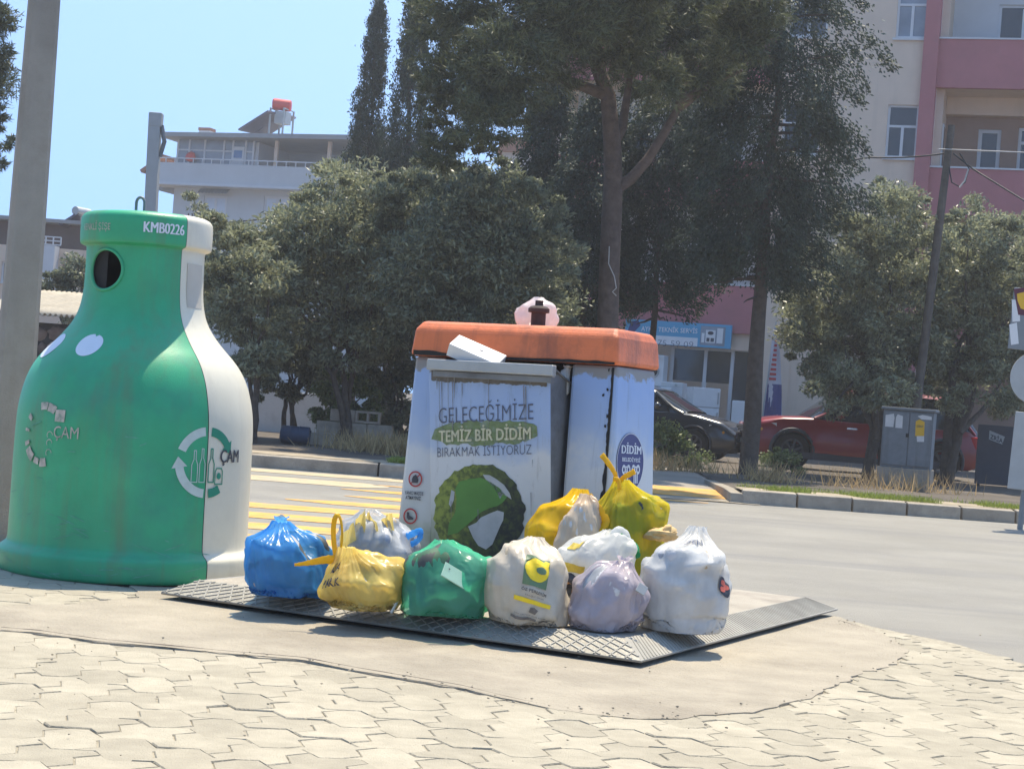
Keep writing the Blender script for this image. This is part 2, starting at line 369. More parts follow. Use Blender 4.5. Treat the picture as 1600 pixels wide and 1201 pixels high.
def bushy_tree(name, label, cat, base, blobs, n, m, seed, group=None, trunk_r=.09, L=.13, Wd=.042, clump=.3, fork=.45, stems=3, barkm='bark', deep=True, fine=.80):
    """blobs world coordinates; tree root at base"""
    rs = np.random.RandomState(seed); base = np.array(base, float)
    if n > 20000 and deep:
        rb_ = np.random.RandomState(seed + 300); nb = []
        for q in blobs:
            for dy in (rb_.uniform(-.7, .5), rb_.uniform(1.1, 2.6)):  # second lobe set further back, added unseen to shade the ground
                k = (q[1] + dy) / q[1]; c = np.array(EYE) + (np.array(q[:3]) - np.array(EYE)) * k; nb.append(tuple(c) + tuple(np.array(q[3:]) * k))
        blobs = nb; n = int(n * 1.45)
    root = thing(name, label, cat, tuple(base), 0, group)
    rel = [tuple(np.array(b[:3]) - base) + tuple(b[3:]) for b in blobs]
    sat = []
    for q in rel:                                    # sprigs that break up each lobe's outline
        for _ in range(7 if min(q[3:]) > .36 else 0):
            dv = rs.normal(0, 1, 3); dv[2] += .35; dv /= np.linalg.norm(dv); f = rs.uniform(.16, .34)
            sat.append(tuple(np.array(q[:3]) + dv * np.array(q[3:]) * rs.uniform(.9, 1.12)) + tuple(np.array(q[3:]) * f))
    C, D = blob_points(rel + sat, int(n * 1.15), rs, clump * 1.15, 190, .62)
    leaves('crown', C, D, L * fine, Wd * fine, m, root, rs)
    tb = B(); top = np.mean([r[:3] for r in rel], axis=0)
    for s in range(stems):
        a = rs.uniform(0, 6.28); q = np.array([math.cos(a) * .05 * stems, math.sin(a) * .05 * stems, 0])
        tgt = np.array(rel[rs.randint(len(rel))][:3])
        mid = q + (tgt - q) * fork; mid[:2] *= .5
        limb(tb, q + (0, 0, -.05), mid, trunk_r, trunk_r * .7, rs)
        for k in range(3):
            r = rel[rs.randint(len(rel))]
            limb(tb, mid, np.array(r[:3]) + rs.normal(0, .25, 3) * np.array(r[3:]), trunk_r * .6, .012, rs, wob=.15)
    obj('trunk', tb, MT[barkm], root, smooth=60)
    return root
def cypress(name, label, base, top_z, r_max, z0, n, seed, group, droop=False, ragged=.25, trunk_r=.12, L=.075, Wd=.031, prof=None, lean=0.):
    rs = np.random.RandomState(seed); root = thing(name, label, 'tree', tuple(base), 0, group)
    H = top_z - base[2]; n = int(n * 1.5); per = 300 if droop else 80; C = []; D = []
    for _ in range(n // per):
        t = rs.uniform(0, 1) ** 1.0; z = z0 + (H - z0) * t
        R = r_max * (prof(t) if prof else (1 - t) ** .62 * min(1, (t + .06) / .14))
        a = rs.uniform(0, 6.283); rr = R * rs.uniform(.45, 1.0) * (1 + ragged * rs.normal(0, .55))
        out = np.array([math.cos(a), math.sin(a), 0])
        ax = out * (.75 if droop else .35) + np.array([0, 0, -.65 if droop else 1.0]); ax /= np.linalg.norm(ax)
        c = out * rr + np.array([lean * z, 0, z]); ln = rs.uniform(.25, .6) * (2.0 if droop else 1) * (.6 + .4 * R / r_max)
        u = rs.uniform(0, 1, (per, 1)); wid = .13 * (1 - u * .7) * (1.2 if droop else .8)
        C.append(c + ax * (u - .4) * ln + rs.normal(0, 1, (per, 3)) * wid); D.append(np.repeat(ax[None] * 1.2, per, 0))
    leaves('crown', np.concatenate(C), np.concatenate(D), L, Wd, MT['cypress'], root, rs, spread=.5)
    tb = B(); limb(tb, (0, 0, -.05), (lean * H * .9, 0, H * .93), trunk_r, .02, rs, 10, .03)
    for k in range(34):
        z = z0 * .9 + (H - z0) * rs.uniform(0, .85); a = rs.uniform(0, 6.28)
        R = r_max * (prof((z - z0) / (H - z0)) if prof else .7 * (1 - max(0, z - z0) / (H - z0)))
        limb(tb, (lean * z, 0, z), (lean * z + math.cos(a) * R * .85, math.sin(a) * R * .85, z + (-.1 if droop else .5)), .03, .008, rs, 4, .1)
    obj('trunk', tb, MT['bark'], root, smooth=60)
    return root

# ================================================================== GROUND
def v3(p, z): return (p[0], p[1], z)
def fill_sheet(name, poly, z, m, skirt=.05, jit=0., seg=0, seed=0, kind=True, zn=0.):
    """flat sheet with its own edge thickness; jittered broken outline"""
    rs = random.Random(seed); P = []
    n = len(poly)
    for i in range(n):
        a = Vector(poly[i][:2]); c = Vector(poly[(i + 1) % n][:2]); L = (c - a).length
        k = max(1, int(L / seg)) if seg else 1
        for q in range(k):
            p = a.lerp(c, q / k)
            if q or jit < .02: p = p + Vector((rs.gauss(0, jit), rs.gauss(0, jit)))
            P.append((p.x, p.y))
    b = B()
    v, f = shape2d(P)
    b.add([(x, y, z + zn * noise.noise((x * 2, y * 2, 3))) for x, y in v], f)
    for i in range(len(P)):
        p, q = P[i], P[(i + 1) % len(P)]
        zp = z + zn * noise.noise((p[0] * 2, p[1] * 2, 3)); zq = z + zn * noise.noise((q[0] * 2, q[1] * 2, 3))
        b.add([(*p, zp), (*q, zq), (*q, z - skirt), (*p, z - skirt)], [(0, 1, 2, 3)])
    o = obj(name, b, m)
    if kind: o['kind'] = 'structure'
    return o
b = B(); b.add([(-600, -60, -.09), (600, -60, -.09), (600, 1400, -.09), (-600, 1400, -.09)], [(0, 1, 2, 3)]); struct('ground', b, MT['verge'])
b = B(); b.add([(-60, -20, -.03), (60, -20, -.03), (60, 26, -.03), (-60, 26, -.03)], [(0, 1, 2, 3)]); struct('road', b, MT['asphalt'])

PL, PF, PR = gp(250, 936), gp(1002, 1045), gp(1306, 962)
UA = (PF - PL).normalized(); VA = Vector((-UA.y, UA.x, 0))
TH = math.atan2(UA.y, UA.x)
PW = (PF - PL).length; PD = 3.0
def pl(u, v, z=0.): return PL + UA * u + VA * v + Vector((0, 0, z))

pav_poly = [(-40, 12.1), (-.7, 12.05), (.7, 11.2), (1.5, 10.55)] + [tuple(gp(x, y)[:2]) for x, y in ((1312, 966), (1370, 978), (1440, 992), (1520, 1013), (1600, 1034), (1680, 1062))] + [(2.62, 7.2), (2.8, 5.5), (2.9, 0), (2.9, -8), (-40, -8)]
fill_sheet('pavement_bed', pav_poly, -.0045, MT['joint'], .03, .018, .12, 1)
ap = [gp(x, y) for x, y in ((-160, 972), (0, 985), (60, 990), (150, 1003), (350, 1022), (470, 1032), (560, 1049), (720, 1076), (800, 1096), (860, 1108), (960, 1121), (1060, 1124), (1180, 1112), (1250, 1096), (1285, 1080), (1335, 1058), (1400, 1036), (1420, 1020), (1400, 1000), (1345, 980), (1308, 968))]
ap = [tuple(p[:2]) for p in ap] + [tuple(pl(PW + .05, PD * .97)[:2]), tuple(pl(-.35, PD * .97)[:2])] + [tuple(gp(x, y)[:2]) for x, y in ((205, 905), (215, 934), (100, 944), (0, 948), (-160, 950))]
fill_sheet('concrete_apron', ap, .0035, MT['apron'], .03, .011, .07, 5, zn=.005)
b = B(); L_, R2 = [], []; rr = random.Random(12)
for k in range(90):
    t = k / 89 * 8.0; i = 1 + min(7, int(t)); a_, c_ = Vector(ap[i]), Vector(ap[i + 1]); p = a_.lerp(c_, min(1, t - (i - 1)))
    wv = .004 + .016 * max(0, noise.noise((k * .16, 2, 0)) + .15) + .005 * rr.random(); wv *= min(1, (89 - k) / 30)
    L_.append((p.x, p.y + wv + .012, .0135)); R2.append((p.x, p.y - wv * .7 + .012, .0135))
b.add(L_ + R2, [(i, i + 1, 91 + i, 90 + i) for i in range(89)]); struct('apron_crack', b, mat('crack_dirt', (.085, .07, .055), .95, .3, 20))

def inside(p, poly):
    r = False; n = len(poly); j = n - 1
    for i in range(n):
        if (poly[i][1] > p[1]) != (poly[j][1] > p[1]) and p[0] < (poly[j][0] - poly[i][0]) * (p[1] - poly[i][1]) / (poly[j][1] - poly[i][1]) + poly[i][0]: r = not r
        j = i
    return r
def edge_dist(p, poly):
    p = Vector(p); best = 9
    for i in range(len(poly)):
        a = Vector(poly[i]); c = Vector(poly[(i + 1) % len(poly)]); d = c - a
        t = max(0, min(1, (p - a).dot(d) / d.length_squared)); best = min(best, (a + d * t - p).length)
    return best
pu, pv, ZA, ZB = .20, .225, .034, .03
tri = lambda x: abs(((x + .25) % 1) * 4 - 2) - 1
b = B(); rr = random.Random(3)
for j in range(-34, 18):
    for i in range(-40, 34):
        u0 = (i + .5 * (j % 2)) * pu; v0 = j * pv
        c0 = pl(u0 + pu / 2, v0 + pv / 2)
        if not (4.4 < c0.y < 12.6 and abs(c0.x) < .36 * c0.y + .5): continue
        if not inside(c0[:2], pav_poly) or inside(c0[:2], ap): continue
        if edge_dist(c0[:2], pav_poly) < .1: continue
        hz = lambda u: ZA * tri(u / pu)
        pts = []
        for q in (0, .25, .5, .75): pts.append((u0 + q * pu, v0 + hz(u0 + q * pu)))
        for q, s in ((0, 0), (.33, ZB), (.66, -ZB)): pts.append((u0 + pu + s, v0 + q * pv + hz(u0 + pu) * 1))
        for q in (1, .75, .5, .25): pts.append((u0 + q * pu, v0 + pv + hz(u0 + q * pu)))
        for q, s in ((1, 0), (.66, -ZB), (.33, ZB)): pts.append((u0 + s, v0 + q * pv + hz(u0) * 1))
        cx = sum(p[0] for p in pts) / len(pts); cy = sum(p[1] for p in pts) / len(pts)
        dz = rr.gauss(0, .0012); tx, ty = rr.gauss(0, .008), rr.gauss(0, .010); rot = rr.gauss(0, .014)
        def P(p, ins, z):
            dx, dy = p[0] - cx, p[1] - cy; L = math.hypot(dx, dy); k = 1 - ins / L
            dx, dy = dx * k, dy * k; dx, dy = dx - dy * rot, dy + dx * rot
            return pl(cx + dx, cy + dy, z + dz + tx * dx + ty * dy)
        gap = rr.uniform(.0006, .0032)
        top = [P(p, gap + .0035, 0) for p in pts]; mid = [P(p, gap, -.004) for p in pts]; bot = [P(p, gap, -.03) for p in pts]
        n = len(pts)
        b.add(top + mid + bot, [tuple(range(n))] + [(k, n + k, n + (k + 1) % n, (k + 1) % n) for k in range(n)] + [(n + k, 2 * n + k, 2 * n + (k + 1) % n, n + (k + 1) % n) for k in range(n)])
o = struct('paving', b, MT['paver'])

# stray crumbs and grit on the pavement
b = B(); rr = random.Random(11)
for _ in range(150):
    if rr.random() < .55:
        k = rr.randrange(4, 20); a_, c_ = Vector(ap[k]), Vector(ap[k + 1]); p = a_.lerp(c_, rr.random()); x, y = p.x + rr.gauss(0, .05), p.y + rr.gauss(0, .05)
    else:
        q = gp(rr.uniform(-60, 1660), rr.uniform(965, 1195)); x, y = q.x, q.y
    b.ball((x, y, .012), rr.uniform(.0015, .0055), 6, 4, (1.3, 1, .7), .5, rr.random() * 50)
o = obj('gravel', b, MT['apron'], smooth=60); tag(o, 'loose grit and concrete crumbs scattered over the pavers', 'grit'); o['kind'] = 'stuff'
# hollow weeds in the joints
def blades(name, spots, m, label, cat, h, wd, seed, lean=.5):
    rs = np.random.RandomState(seed); n = len(spots); S = np.array(spots)
    hh = h * rs.uniform(.5, 1.3, (n, 1)); d = rs.normal(0, lean, (n, 3)); d[:, 2] = 1; d /= np.linalg.norm(d, axis=1, keepdims=True)
    o = leaves(name, S + d * hh * .5, d, 1, 1, m, None, rs, spread=.05)
    # resize: rebuild with true blade sizes
    t = np.cross(d, rs.normal(0, 1, (n, 3))); t /= np.linalg.norm(t, axis=1, keepdims=True)
    V = np.empty((n, 4, 3)); V[:, 0] = S - t * wd; V[:, 1] = S + t * wd; V[:, 2] = S + d * hh + t * wd * .2; V[:, 3] = S + d * hh - t * wd * .2
    o.data.vertices.foreach_set('co', V.reshape(-1).astype(np.float32)); o.data.update()
    o['kind'] = 'stuff'; return tag(o, label, cat)

# ---- far side: kerbs, verge, path
KY = lambda x: 22.6 + .09 * max(0, x)            # line of the far kerb
xk0 = at(1160, 770, KY(2.8)).x
def kerb_line(name, x0, x1, step, seed):
    b = B(); rs = random.Random(seed); x = x0
    while x < x1 - .05:
        xe = min(x + step, x1); y0 = KY(x); y1 = KY(xe); g = .012
        dz = rs.gauss(0, .006)
        vs = [(x + g, y0, -.05), (xe - g, y1, -.05), (xe - g, y1 + .17, -.05), (x + g, y0 + .17, -.05), (x + g, y0 + .012, .135 + dz), (xe - g, y1 + .012, .135 + dz), (xe - g, y1 + .17, .15 + dz), (x + g, y0 + .17, .15 + dz)]
        b.add(vs, [(0, 1, 5, 4), (1, 2, 6, 5), (2, 3, 7, 6), (3, 0, 4, 7), (4, 5, 6, 7)]); x = xe
    return struct(name, b, MT['kerb'], bevel=.012)
kerb_line('kerb', xk0, 12, .72, 1)
xkl = at(640, 740, 22.6).x
kerb_line('kerb', -16, xkl + .6, 2.4, 2)
b = B()
def vsheet(name, x0, x1, ya, yb, z, m, nx=30, ny=24, amp=.02, zedge=None):
    b = B()
    def fn(u, v):
        x = x0 + (x1 - x0) * u; ys = ya(x) if callable(ya) else ya; y = ys + (yb - ys) * v
        return (x, y, z + amp * noise.noise((x * .7, y * .7, 0)) * min(1, v * 8))
    b.grid(nx, ny, fn); return struct(name, b, m, smooth=50)
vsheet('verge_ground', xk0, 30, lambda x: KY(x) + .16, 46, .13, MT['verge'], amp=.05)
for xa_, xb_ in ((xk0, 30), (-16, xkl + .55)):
    b = B(); b.grid(120, 3, lambda u, v: (xa_ + (xb_ - xa_) * u, KY(xa_ + (xb_ - xa_) * u) + .165 + (.62 + .25 * noise.noise(((xa_ + (xb_ - xa_) * u) * 1.3, 0, 0)) + .08 * noise.noise(((xa_ + (xb_ - xa_) * u) * 6, 0, 0))) * v, .146 + .008 * v + .006 * noise.noise((u * 90, v * 3, 0)))); struct('verge_edge', b, MT['sunlit_sandy'])
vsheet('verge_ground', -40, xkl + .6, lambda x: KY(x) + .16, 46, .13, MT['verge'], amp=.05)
b = B(); b.grid(8, 30, lambda u, v: (xkl + .55 + (xk0 - xkl - .5) * u, 24.56 + 22.5 * v, .046 + .082 * min(1, v * 7))); struct('path', b, MT['path'])
b = B()
for x0_, x1_ in ((xk0 - .14, xk0 + .02), (xkl + .58, xkl + .72)):
    y0_ = KY(x0_) + .01
    b.prism([(y0_, -.06), (y0_ + 3.2, -.06), (y0_ + 3.2, .128), (y0_ + .9, .126), (y0_ + .02, .10)], x0_, x1_, lambda a, c, h: (h, a, c))
struct('kerb_return', b, MT['kerb'], bevel=.01)
# yellow dropped-kerb ramp
q = [at(x, y, 1) for x, y in ((0, 0),)]
b = B(); xa, xb = xkl + 1.0, xk0 - .12
b.grid(10, 6, lambda u, v: (xa + (xb + .12 * v - xa) * u, 23.25 + 1.35 * v, -.004 + .055 * v)); struct('yellow_ramp', b, MT['yellowpaint'])
b = B(); b.grid(14, 3, lambda u, v: (xa - .2 + (xb + .35 - xa + .2) * u, 22.75 + .5 * v, -.022 + .014 * v + .012 * noise.noise((u * 40, v * 5, 0)))); struct('ramp_edge', b, MT['apron'])
# crosswalk bars
b = B(); bars = [(22.25, -1.4, 2.55, .3), (20.55, -1.5, 1.85, .3), (19.3, -1.75, 1.1, .34), (18.1, -1.6, .95, .42), (16.9, -2.05, .9, .46), (15.75, -3.2, .85, .5), (14.6, -3.6, .8, .5), (13.5, -3.8, .7, .5), (12.45, -3.9, .5, .46)]
def bar(b, y, x0, x1, wd, z):
    def fn(u, v):
        x = x0 + (x1 - x0) * u; k = min(1, u * 5 + .12, (1 - u) * 6 + .3)
        return (x, y + (v - .5) * wd * k + .02 * (x - x0) + .015 * noise.noise((x * 5, y, v * 9)), z)
    b.grid(24, 2, fn)
for y, x0, x1, wd in bars: bar(b, y, x0, x1, wd * 1.22, -.026)
struct('road_markings', b, MT['yellowpaint'])
b = B(); bar(b, 20.2, -3.8, -1.3, 1.0, -.026); bar(b, 21.9, -3.9, -.9, .7, -.026); struct('road_markings', b, MT['faintpaint'])

# lit grass along the kerbs, dry weeds further in
rs = np.random.RandomState(5); sp = []
for _ in range(9000):
    x = rs.uniform(xk0 + .05, 8.2); y = KY(x) + .22 + abs(rs.normal(0, .42))
    if noise.noise((x * 1.1, y * .8, 0)) + .25 * math.exp(-(x - xk0) * .35) > .02: sp.append((x, y, .13))
for _ in range(5000):
    x = rs.uniform(-2.1, xkl + .4); y = 22.9 + abs(rs.normal(0, .35))
    if x > -1.5 or noise.noise((x * 2, y, 0)) > .25: sp.append((x, y, .13))
blades('grass', sp, MT['grass'], 'short green grass in the sun behind the far kerbs', 'grass', .085, .006, 4, .6)
sp = []
for cx, cy, sx, sy, n in ((-1.8, 26.4, .40, .3, 800), (-1.2, 26.5, .4, .3, 900), (-2.2, 26.9, .3, .3, 120), (2.2, 28.7, .3, .3, 350), (3.0, 28.9, .3, .25, 160), (3.95, 27.2, .22, .2, 240), (5.4, 27.5, .4, .3, 140), (6.4, 28, .4, .3, 160)):
    for _ in range(n): sp.append((cx + rs.normal(0, sx), cy + rs.normal(0, sy), .13))
blades('dry_weeds', sp, MT['drygrass'], 'dry straw coloured weeds under the trees across the road', 'weeds', .30, .007, 6, .45)

# ================================================================== STEEL PLATFORM
plat = thing('steel_platform', 'low steel platform with diamond tread ramps under the rubbish bags', 'platform', tuple(PL), TH)
HZ, RF, RS_ = .095, .15, .145
Wp, Dp = PW, PD
b = B(); b.box(RF * .8, Wp - RS_, RF, Dp - .2, .036, HZ); obj('deck', b, MT['deck'], plat, bevel=.004)
def quad_plate(P4, th=.012):
    b = B(); n = (Vector(P4[1]) - Vector(P4[0])).cross(Vector(P4[3]) - Vector(P4[0])).normalized() * th
    v = [Vector(p) for p in P4] + [Vector(p) - n for p in P4]
    b.add(v, [(0, 1, 2, 3), (7, 6, 5, 4), (0, 4, 5, 1), (1, 5, 6, 2), (2, 6, 7, 3), (3, 7, 4, 0)]); return b
zb = .034
FP = [(0, 0, zb), (Wp, 0, zb), (Wp - RS_, RF, HZ + .003), (RF * .8, RF, HZ + .003)]
b = quad_plate(FP)
def ramp_pt(P4, a, c, h=0):
    p = Vector(P4[0]).lerp(Vector(P4[1]), a).lerp(Vector(P4[3]).lerp(Vector(P4[2]), a), c)
    n = (Vector(P4[1]) - Vector(P4[0])).cross(Vector(P4[3]) - Vector(P4[0])).normalized(); return p + n * h
def rib(b, P4, a0, c0, a1, c1, wd=.0035, h=.004):
    p, q = ramp_pt(P4, a0, c0), ramp_pt(P4, a1, c1); n = (Vector(P4[1]) - Vector(P4[0])).cross(Vector(P4[3]) - Vector(P4[0])).normalized()
    t = (q - p).normalized(); s = n.cross(t) * wd
    v = [p - s, p + s, q + s, q - s]; v = v + [x + n * h - (x - (p + q) / 2).cross(t).normalized() * 0 for x in v]
    b.add(v, [(4, 5, 6, 7), (0, 1, 5, 4), (1, 2, 6, 5), (2, 3, 7, 6), (3, 0, 4, 7)])
obj('front_ramp', b, MT['tread'], plat, bevel=.003)
b = B(); N = 34
for i in range(-4, N + 1):
    for s in (1, -1):
        a0, a1 = (i / N, (i + 2.4) / N) if s > 0 else ((i + 2.4) / N, i / N)
        c0, c1 = 0.03, .97
        if a0 < 0: c0 += -a0 / (a1 - a0) * .94; a0 = 0
        if a1 < 0: c1 = c0 + (0 - a0) / (a1 - a0) * (c1 - c0); a1 = 0
        if a1 > 1: c1 = c0 + (1 - a0) / (a1 - a0) * (c1 - c0); a1 = 1
        if a0 > 1: c0 = c0 + (1 - a0) / (a1 - a0) * (c1 - c0); a0 = 1
        if c1 - c0 > .03: rib(b, FP, a0, c0, a1, c1)
ribs = obj('tread_pattern', b, MT['dusty'], bpy.data.objects['front_ramp'])
SP = [(Wp, 0, zb + .001), (Wp, Dp, zb + .001), (Wp - RS_, Dp - .2, HZ + .003), (Wp - RS_, RF, HZ + .003)]
obj('side_ramp', quad_plate(SP), MT['dusty'], plat, bevel=.003)
b = B()
for i in range(1, 84): rib(b, SP, i / 84, .04, (i + 1.1) / 84 if i < 83 else 1, .97, .003, .003)
obj('tread_pattern', b, MT['dusty'], bpy.data.objects['side_ramp'])
LPq = [(0, Dp, zb), (0, 0, zb + .001), (RF * .8, RF, HZ + .003), (RF * .8, Dp - .2, HZ + .003)]
obj('side_ramp', quad_plate(LPq), MT['galv'], plat, bevel=.003)
b = B(); b.box(.07, Wp - .07, .07, Dp - .07, .008, .034); obj('base_frame', b, MT['black'], plat)  # black filler puts the shade below the ramps into its colour

# ================================================================== BOTTLE-SHAPED GLASS BANK
BC = Vector((at(214, 700, 9.55).x, 9.55, 0))
gbk = thing('glass_bank', 'giant bottle shaped glass recycling bin, green half and cream half', 'recycling bin', tuple(BC))
gbk.rotation_euler = (0, R_(-1.1), 0)
PHC = math.atan2(-BC.y, -BC.x)
prof = [(.655, .004), (.672, .02), (.674, .10), (.668, .125), (.632, .15), (.626, .17), (.624, .22), (.622, .40), (.621, .62), (.618, .78), (.612, .86), (.597, .94), (.574, 1.02), (.54, 1.09), (.495, 1.15), (.446, 1.20), (.398, 1.255), (.358, 1.31), (.331, 1.37), (.316, 1.44), (.310, 1.52), (.309, 1.70), (.312, 1.715), (.338, 1.722), (.346, 1.735), (.346, 1.85), (.340, 1.872), (.322, 1.888), (.29, 1.897), (.2, 1.90), (.02, 1.90)]
def resample(prof, it=2):
    for _ in range(it):
        q = [prof[0]]
        for a, c in zip(prof[:-1], prof[1:]):
            q += [(.75 * a[0] + .25 * c[0], .75 * a[1] + .25 * c[1]), (.25 * a[0] + .75 * c[0], .25 * a[1] + .75 * c[1])]
        q.append(prof[-1]); prof = q
    return prof
prof2 = resample(prof, 2)
pz = np.array([p[1] for p in prof2]); pr = np.array([p[0] for p in prof2])
def b_r(z): return float(np.interp(z, pz[:-12], pr[:-12]))
SEAM = R_(36)
def bsurf(al0, off=.004):
    def fn(x, y):
        r = b_r(y) + off; a = PHC + al0 + x / max(.28, b_r(y)); return (r * math.cos(a), r * math.sin(a), y)
    return fn
HA, HZc, HR = R_(-41), 1.583, .103
def hole_skip(c):
    a = math.atan2(c.y, c.x) - PHC - HA; a = (a + math.pi) % math.tau - math.pi
    return (a * .31) ** 2 + (c.z - HZc) ** 2 < HR ** 2 and abs(a) < 1
def dented(b):
    out = []
    for x, y, z in b.v:
        d = Vector((x, y, 0)); k = .004 * noise.noise((x * 2.5, y * 2.5, z * 2)) ; n = d.normalized() * k
        out.append((x + n.x, y + n.y, z))
    b.v = out; return b
pf = prof2; dense = []
for a, c in zip(pf[:-1], pf[1:]):
    k = max(1, int(abs(a[1] - c[1]) / .008)); dense += [(a[0] + (c[0] - a[0]) * i / k, a[1] + (c[1] - a[1]) * i / k) for i in range(k)]
dense.append(pf[-1])
b = B().lathe(dense, 150, a0=PHC + SEAM - math.pi, a1=PHC + SEAM - .004, skip=hole_skip)
gh = obj('green_half', dented(b), MT['greenbin'], gbk, smooth=50)
b = B().lathe(pf, 110, a0=PHC + SEAM + .004, a1=PHC + SEAM + math.pi)
ch = obj('cream_half', dented(b), MT['creambin'], gbk, smooth=50)
b = B().lathe([(r - .006, z) for r, z in pf if z < 1.89], 20, a0=PHC + SEAM - .03, a1=PHC + SEAM + .03)
obj('seam_gasket', b, MT['ink'], gbk, smooth=50)
# feed hole: rim, and a tube blackened for the unlit inside
b = B(); pts = []
hc = Vector((math.cos(PHC + HA), math.sin(PHC + HA), 0)); ht = Vector((-hc.y, hc.x, 0))
def hole_ring(rad, depth): return [bsurf(HA, 0)(rad * math.cos(a), HZc + rad * math.sin(a)) for a in [i * math.tau / 40 for i in range(41)]]
b.tube([Vector(p) for p in hole_ring(HR + .004, 0)], .009, 8, cap=False); obj('hole_rim', b, MT['greenbin'], gh, smooth=60)
b = B(); ring = [Vector(p) for p in hole_ring(HR, 0)][:-1]
inner = [Vector((p.x, p.y, p.z)) - hc * .22 for p in ring]
b.add(ring + inner, [(i, (i + 1) % 40, 40 + (i + 1) % 40, 40 + i) for i in range(40)] + [tuple(40 + i for i in range(40))]); obj('hole_shade_tube', b, MT['black'], gh, smooth=60)
b = B(); fx = .03
b.add([tuple(Vector(p) - hc * .02) for p in [ring[i] for i in range(10, 31)]], [tuple(range(21))]); obj('hole_shade_flap', b, MT['black'], gh)  # flap blackened too, so the hole stays dark
# lifting loop
b = B(); lx = -.05
b.tube([(lx - .022, .02, 1.89)] + [(lx - .022 * math.cos(a), .02, 1.965 + .03 * math.sin(a)) for a in [i * math.pi / 8 for i in range(9)]] + [(lx + .022, .02, 1.89)], .008, 8); obj('lifting_loop', b, MT['greysteel'], gbk, smooth=60)
# lettering and stickers
b = B()
for q, ox in enumerate((0, .0022, -.0022)): wrap(b, text2d('KMB0226', .078, -.0002, .70), bsurf(R_(14.5), .004 + .0005 * q), ox, 1.806)
obj('cap_lettering', b, MT['whitesticker'], gh)
b = B(); wrap(b, text2d('RENKLİ ŞİŞE', .05, .0, .72), bsurf(R_(-50)), 0, 1.80); obj('worn_cap_lettering', b, MT['wornprint'], gh)
b = B(); wrap(b, shape2d([(x * (1 - .12 * (abs(a - 1.4) < .16)), y * (1 - .2 * (abs(a - 1.4) < .16))) for a, (x, y) in zip([i * math.tau / 36 for i in range(36)], ellipse(.072, .058))], 3), bsurf(R_(-33.5)), 0, 1.185); obj('round_sticker', b, MT['whitesticker'], gh)
b = B(); wrap(b, shape2d(ellipse(.085, .065), 3), bsurf(R_(-71)), 0, 1.175); obj('round_sticker', b, MT['whitesticker'], gh)
def arc_arrow(b, fn, r0, r1, a0, a1, cx, cy, head=True):
    wrap(b, ring2d(r0, r1, a0, a1, 30), fn, cx, cy)
    if head:
        a = R_(a1); s = 1 if a1 > a0 else -1; rm = (r0 + r1) / 2; t = (-math.sin(a) * s, math.cos(a) * s); e = (math.cos(a), math.sin(a)); hw = (r1 - r0) * .95; hl = (r1 - r0) * 1.25
        wrap(b, shape2d([(rm * e[0] - hw * e[0], rm * e[1] - hw * e[1]), (rm * e[0] + hw * e[0], rm * e[1] + hw * e[1]), (rm * e[0] + t[0] * hl, rm * e[1] + t[1] * hl)]), fn, cx, cy)
fs = bsurf(SEAM, .0045); LZ = .622
# pale half of the emblem, printed on the green
b = B(); arc_arrow(b, fs, .135, .18, 95, 158, -.004, LZ, False); arc_arrow(b, fs, .135, .18, 266, 190, -.004, LZ); obj('emblem_print', b, MT['lightprint'], gh)
def outline2d(poly, w):
    v, f = [], []; n = len(poly)
    for i in range(n):
        a, c = Vector(poly[i]), Vector(poly[(i + 1) % n]); t = (c - a).normalized(); nn = Vector((-t.y, t.x)) * w
        k = len(v); v += [tuple(a + nn - t * w), tuple(a - nn - t * w), tuple(c - nn + t * w), tuple(c + nn + t * w)]; f.append((k, k + 1, k + 2, k + 3))
    return v, f
def bottle_poly(w, h): return [(-w, -h), (w, -h), (w, h * .1), (w * .35, h * .45), (w * .35, h), (-w * .35, h), (-w * .35, h * .45), (-w, h * .1)]
b = B(); wrap(b, outline2d(bottle_poly(.017, .08), .0022), fs, -.075, LZ - .02); wrap(b, outline2d(bottle_poly(.016, .085), .0022), fs, -.03, LZ - .015); obj('bottle_print', b, MT['lightprint'], gh)
b = B(); arc_arrow(b, fs, .135, .18, 84, 35, .004, LZ); arc_arrow(b, fs, .135, .18, 274, 302, .004, LZ, False); obj('emblem_print', b, MT['greenprint'], ch)
b = B()
for q, ox in enumerate((0, .003, -.003)): wrap(b, text2d('ÇAM', .094, -.0003, .80), bsurf(SEAM, .0045 + .0005 * q), .165 + ox, LZ + .03)
obj('lettering', b, MT['ink'], ch)
b = B(); wrap(b, outline2d(bottle_poly(.018, .085), .003), fs, .028, LZ - .015)
wrap(b, outline2d([(-.026, -.045), (.026, -.045), (.026, .02), (.017, .036), (-.017, .036), (-.026, .02)], .003), fs, .082, LZ - .065); wrap(b, shape2d(ellipse(.015, .017, 16)), fs, .082, LZ - .068); obj('jar_print', b, MT['greenprint'], ch)
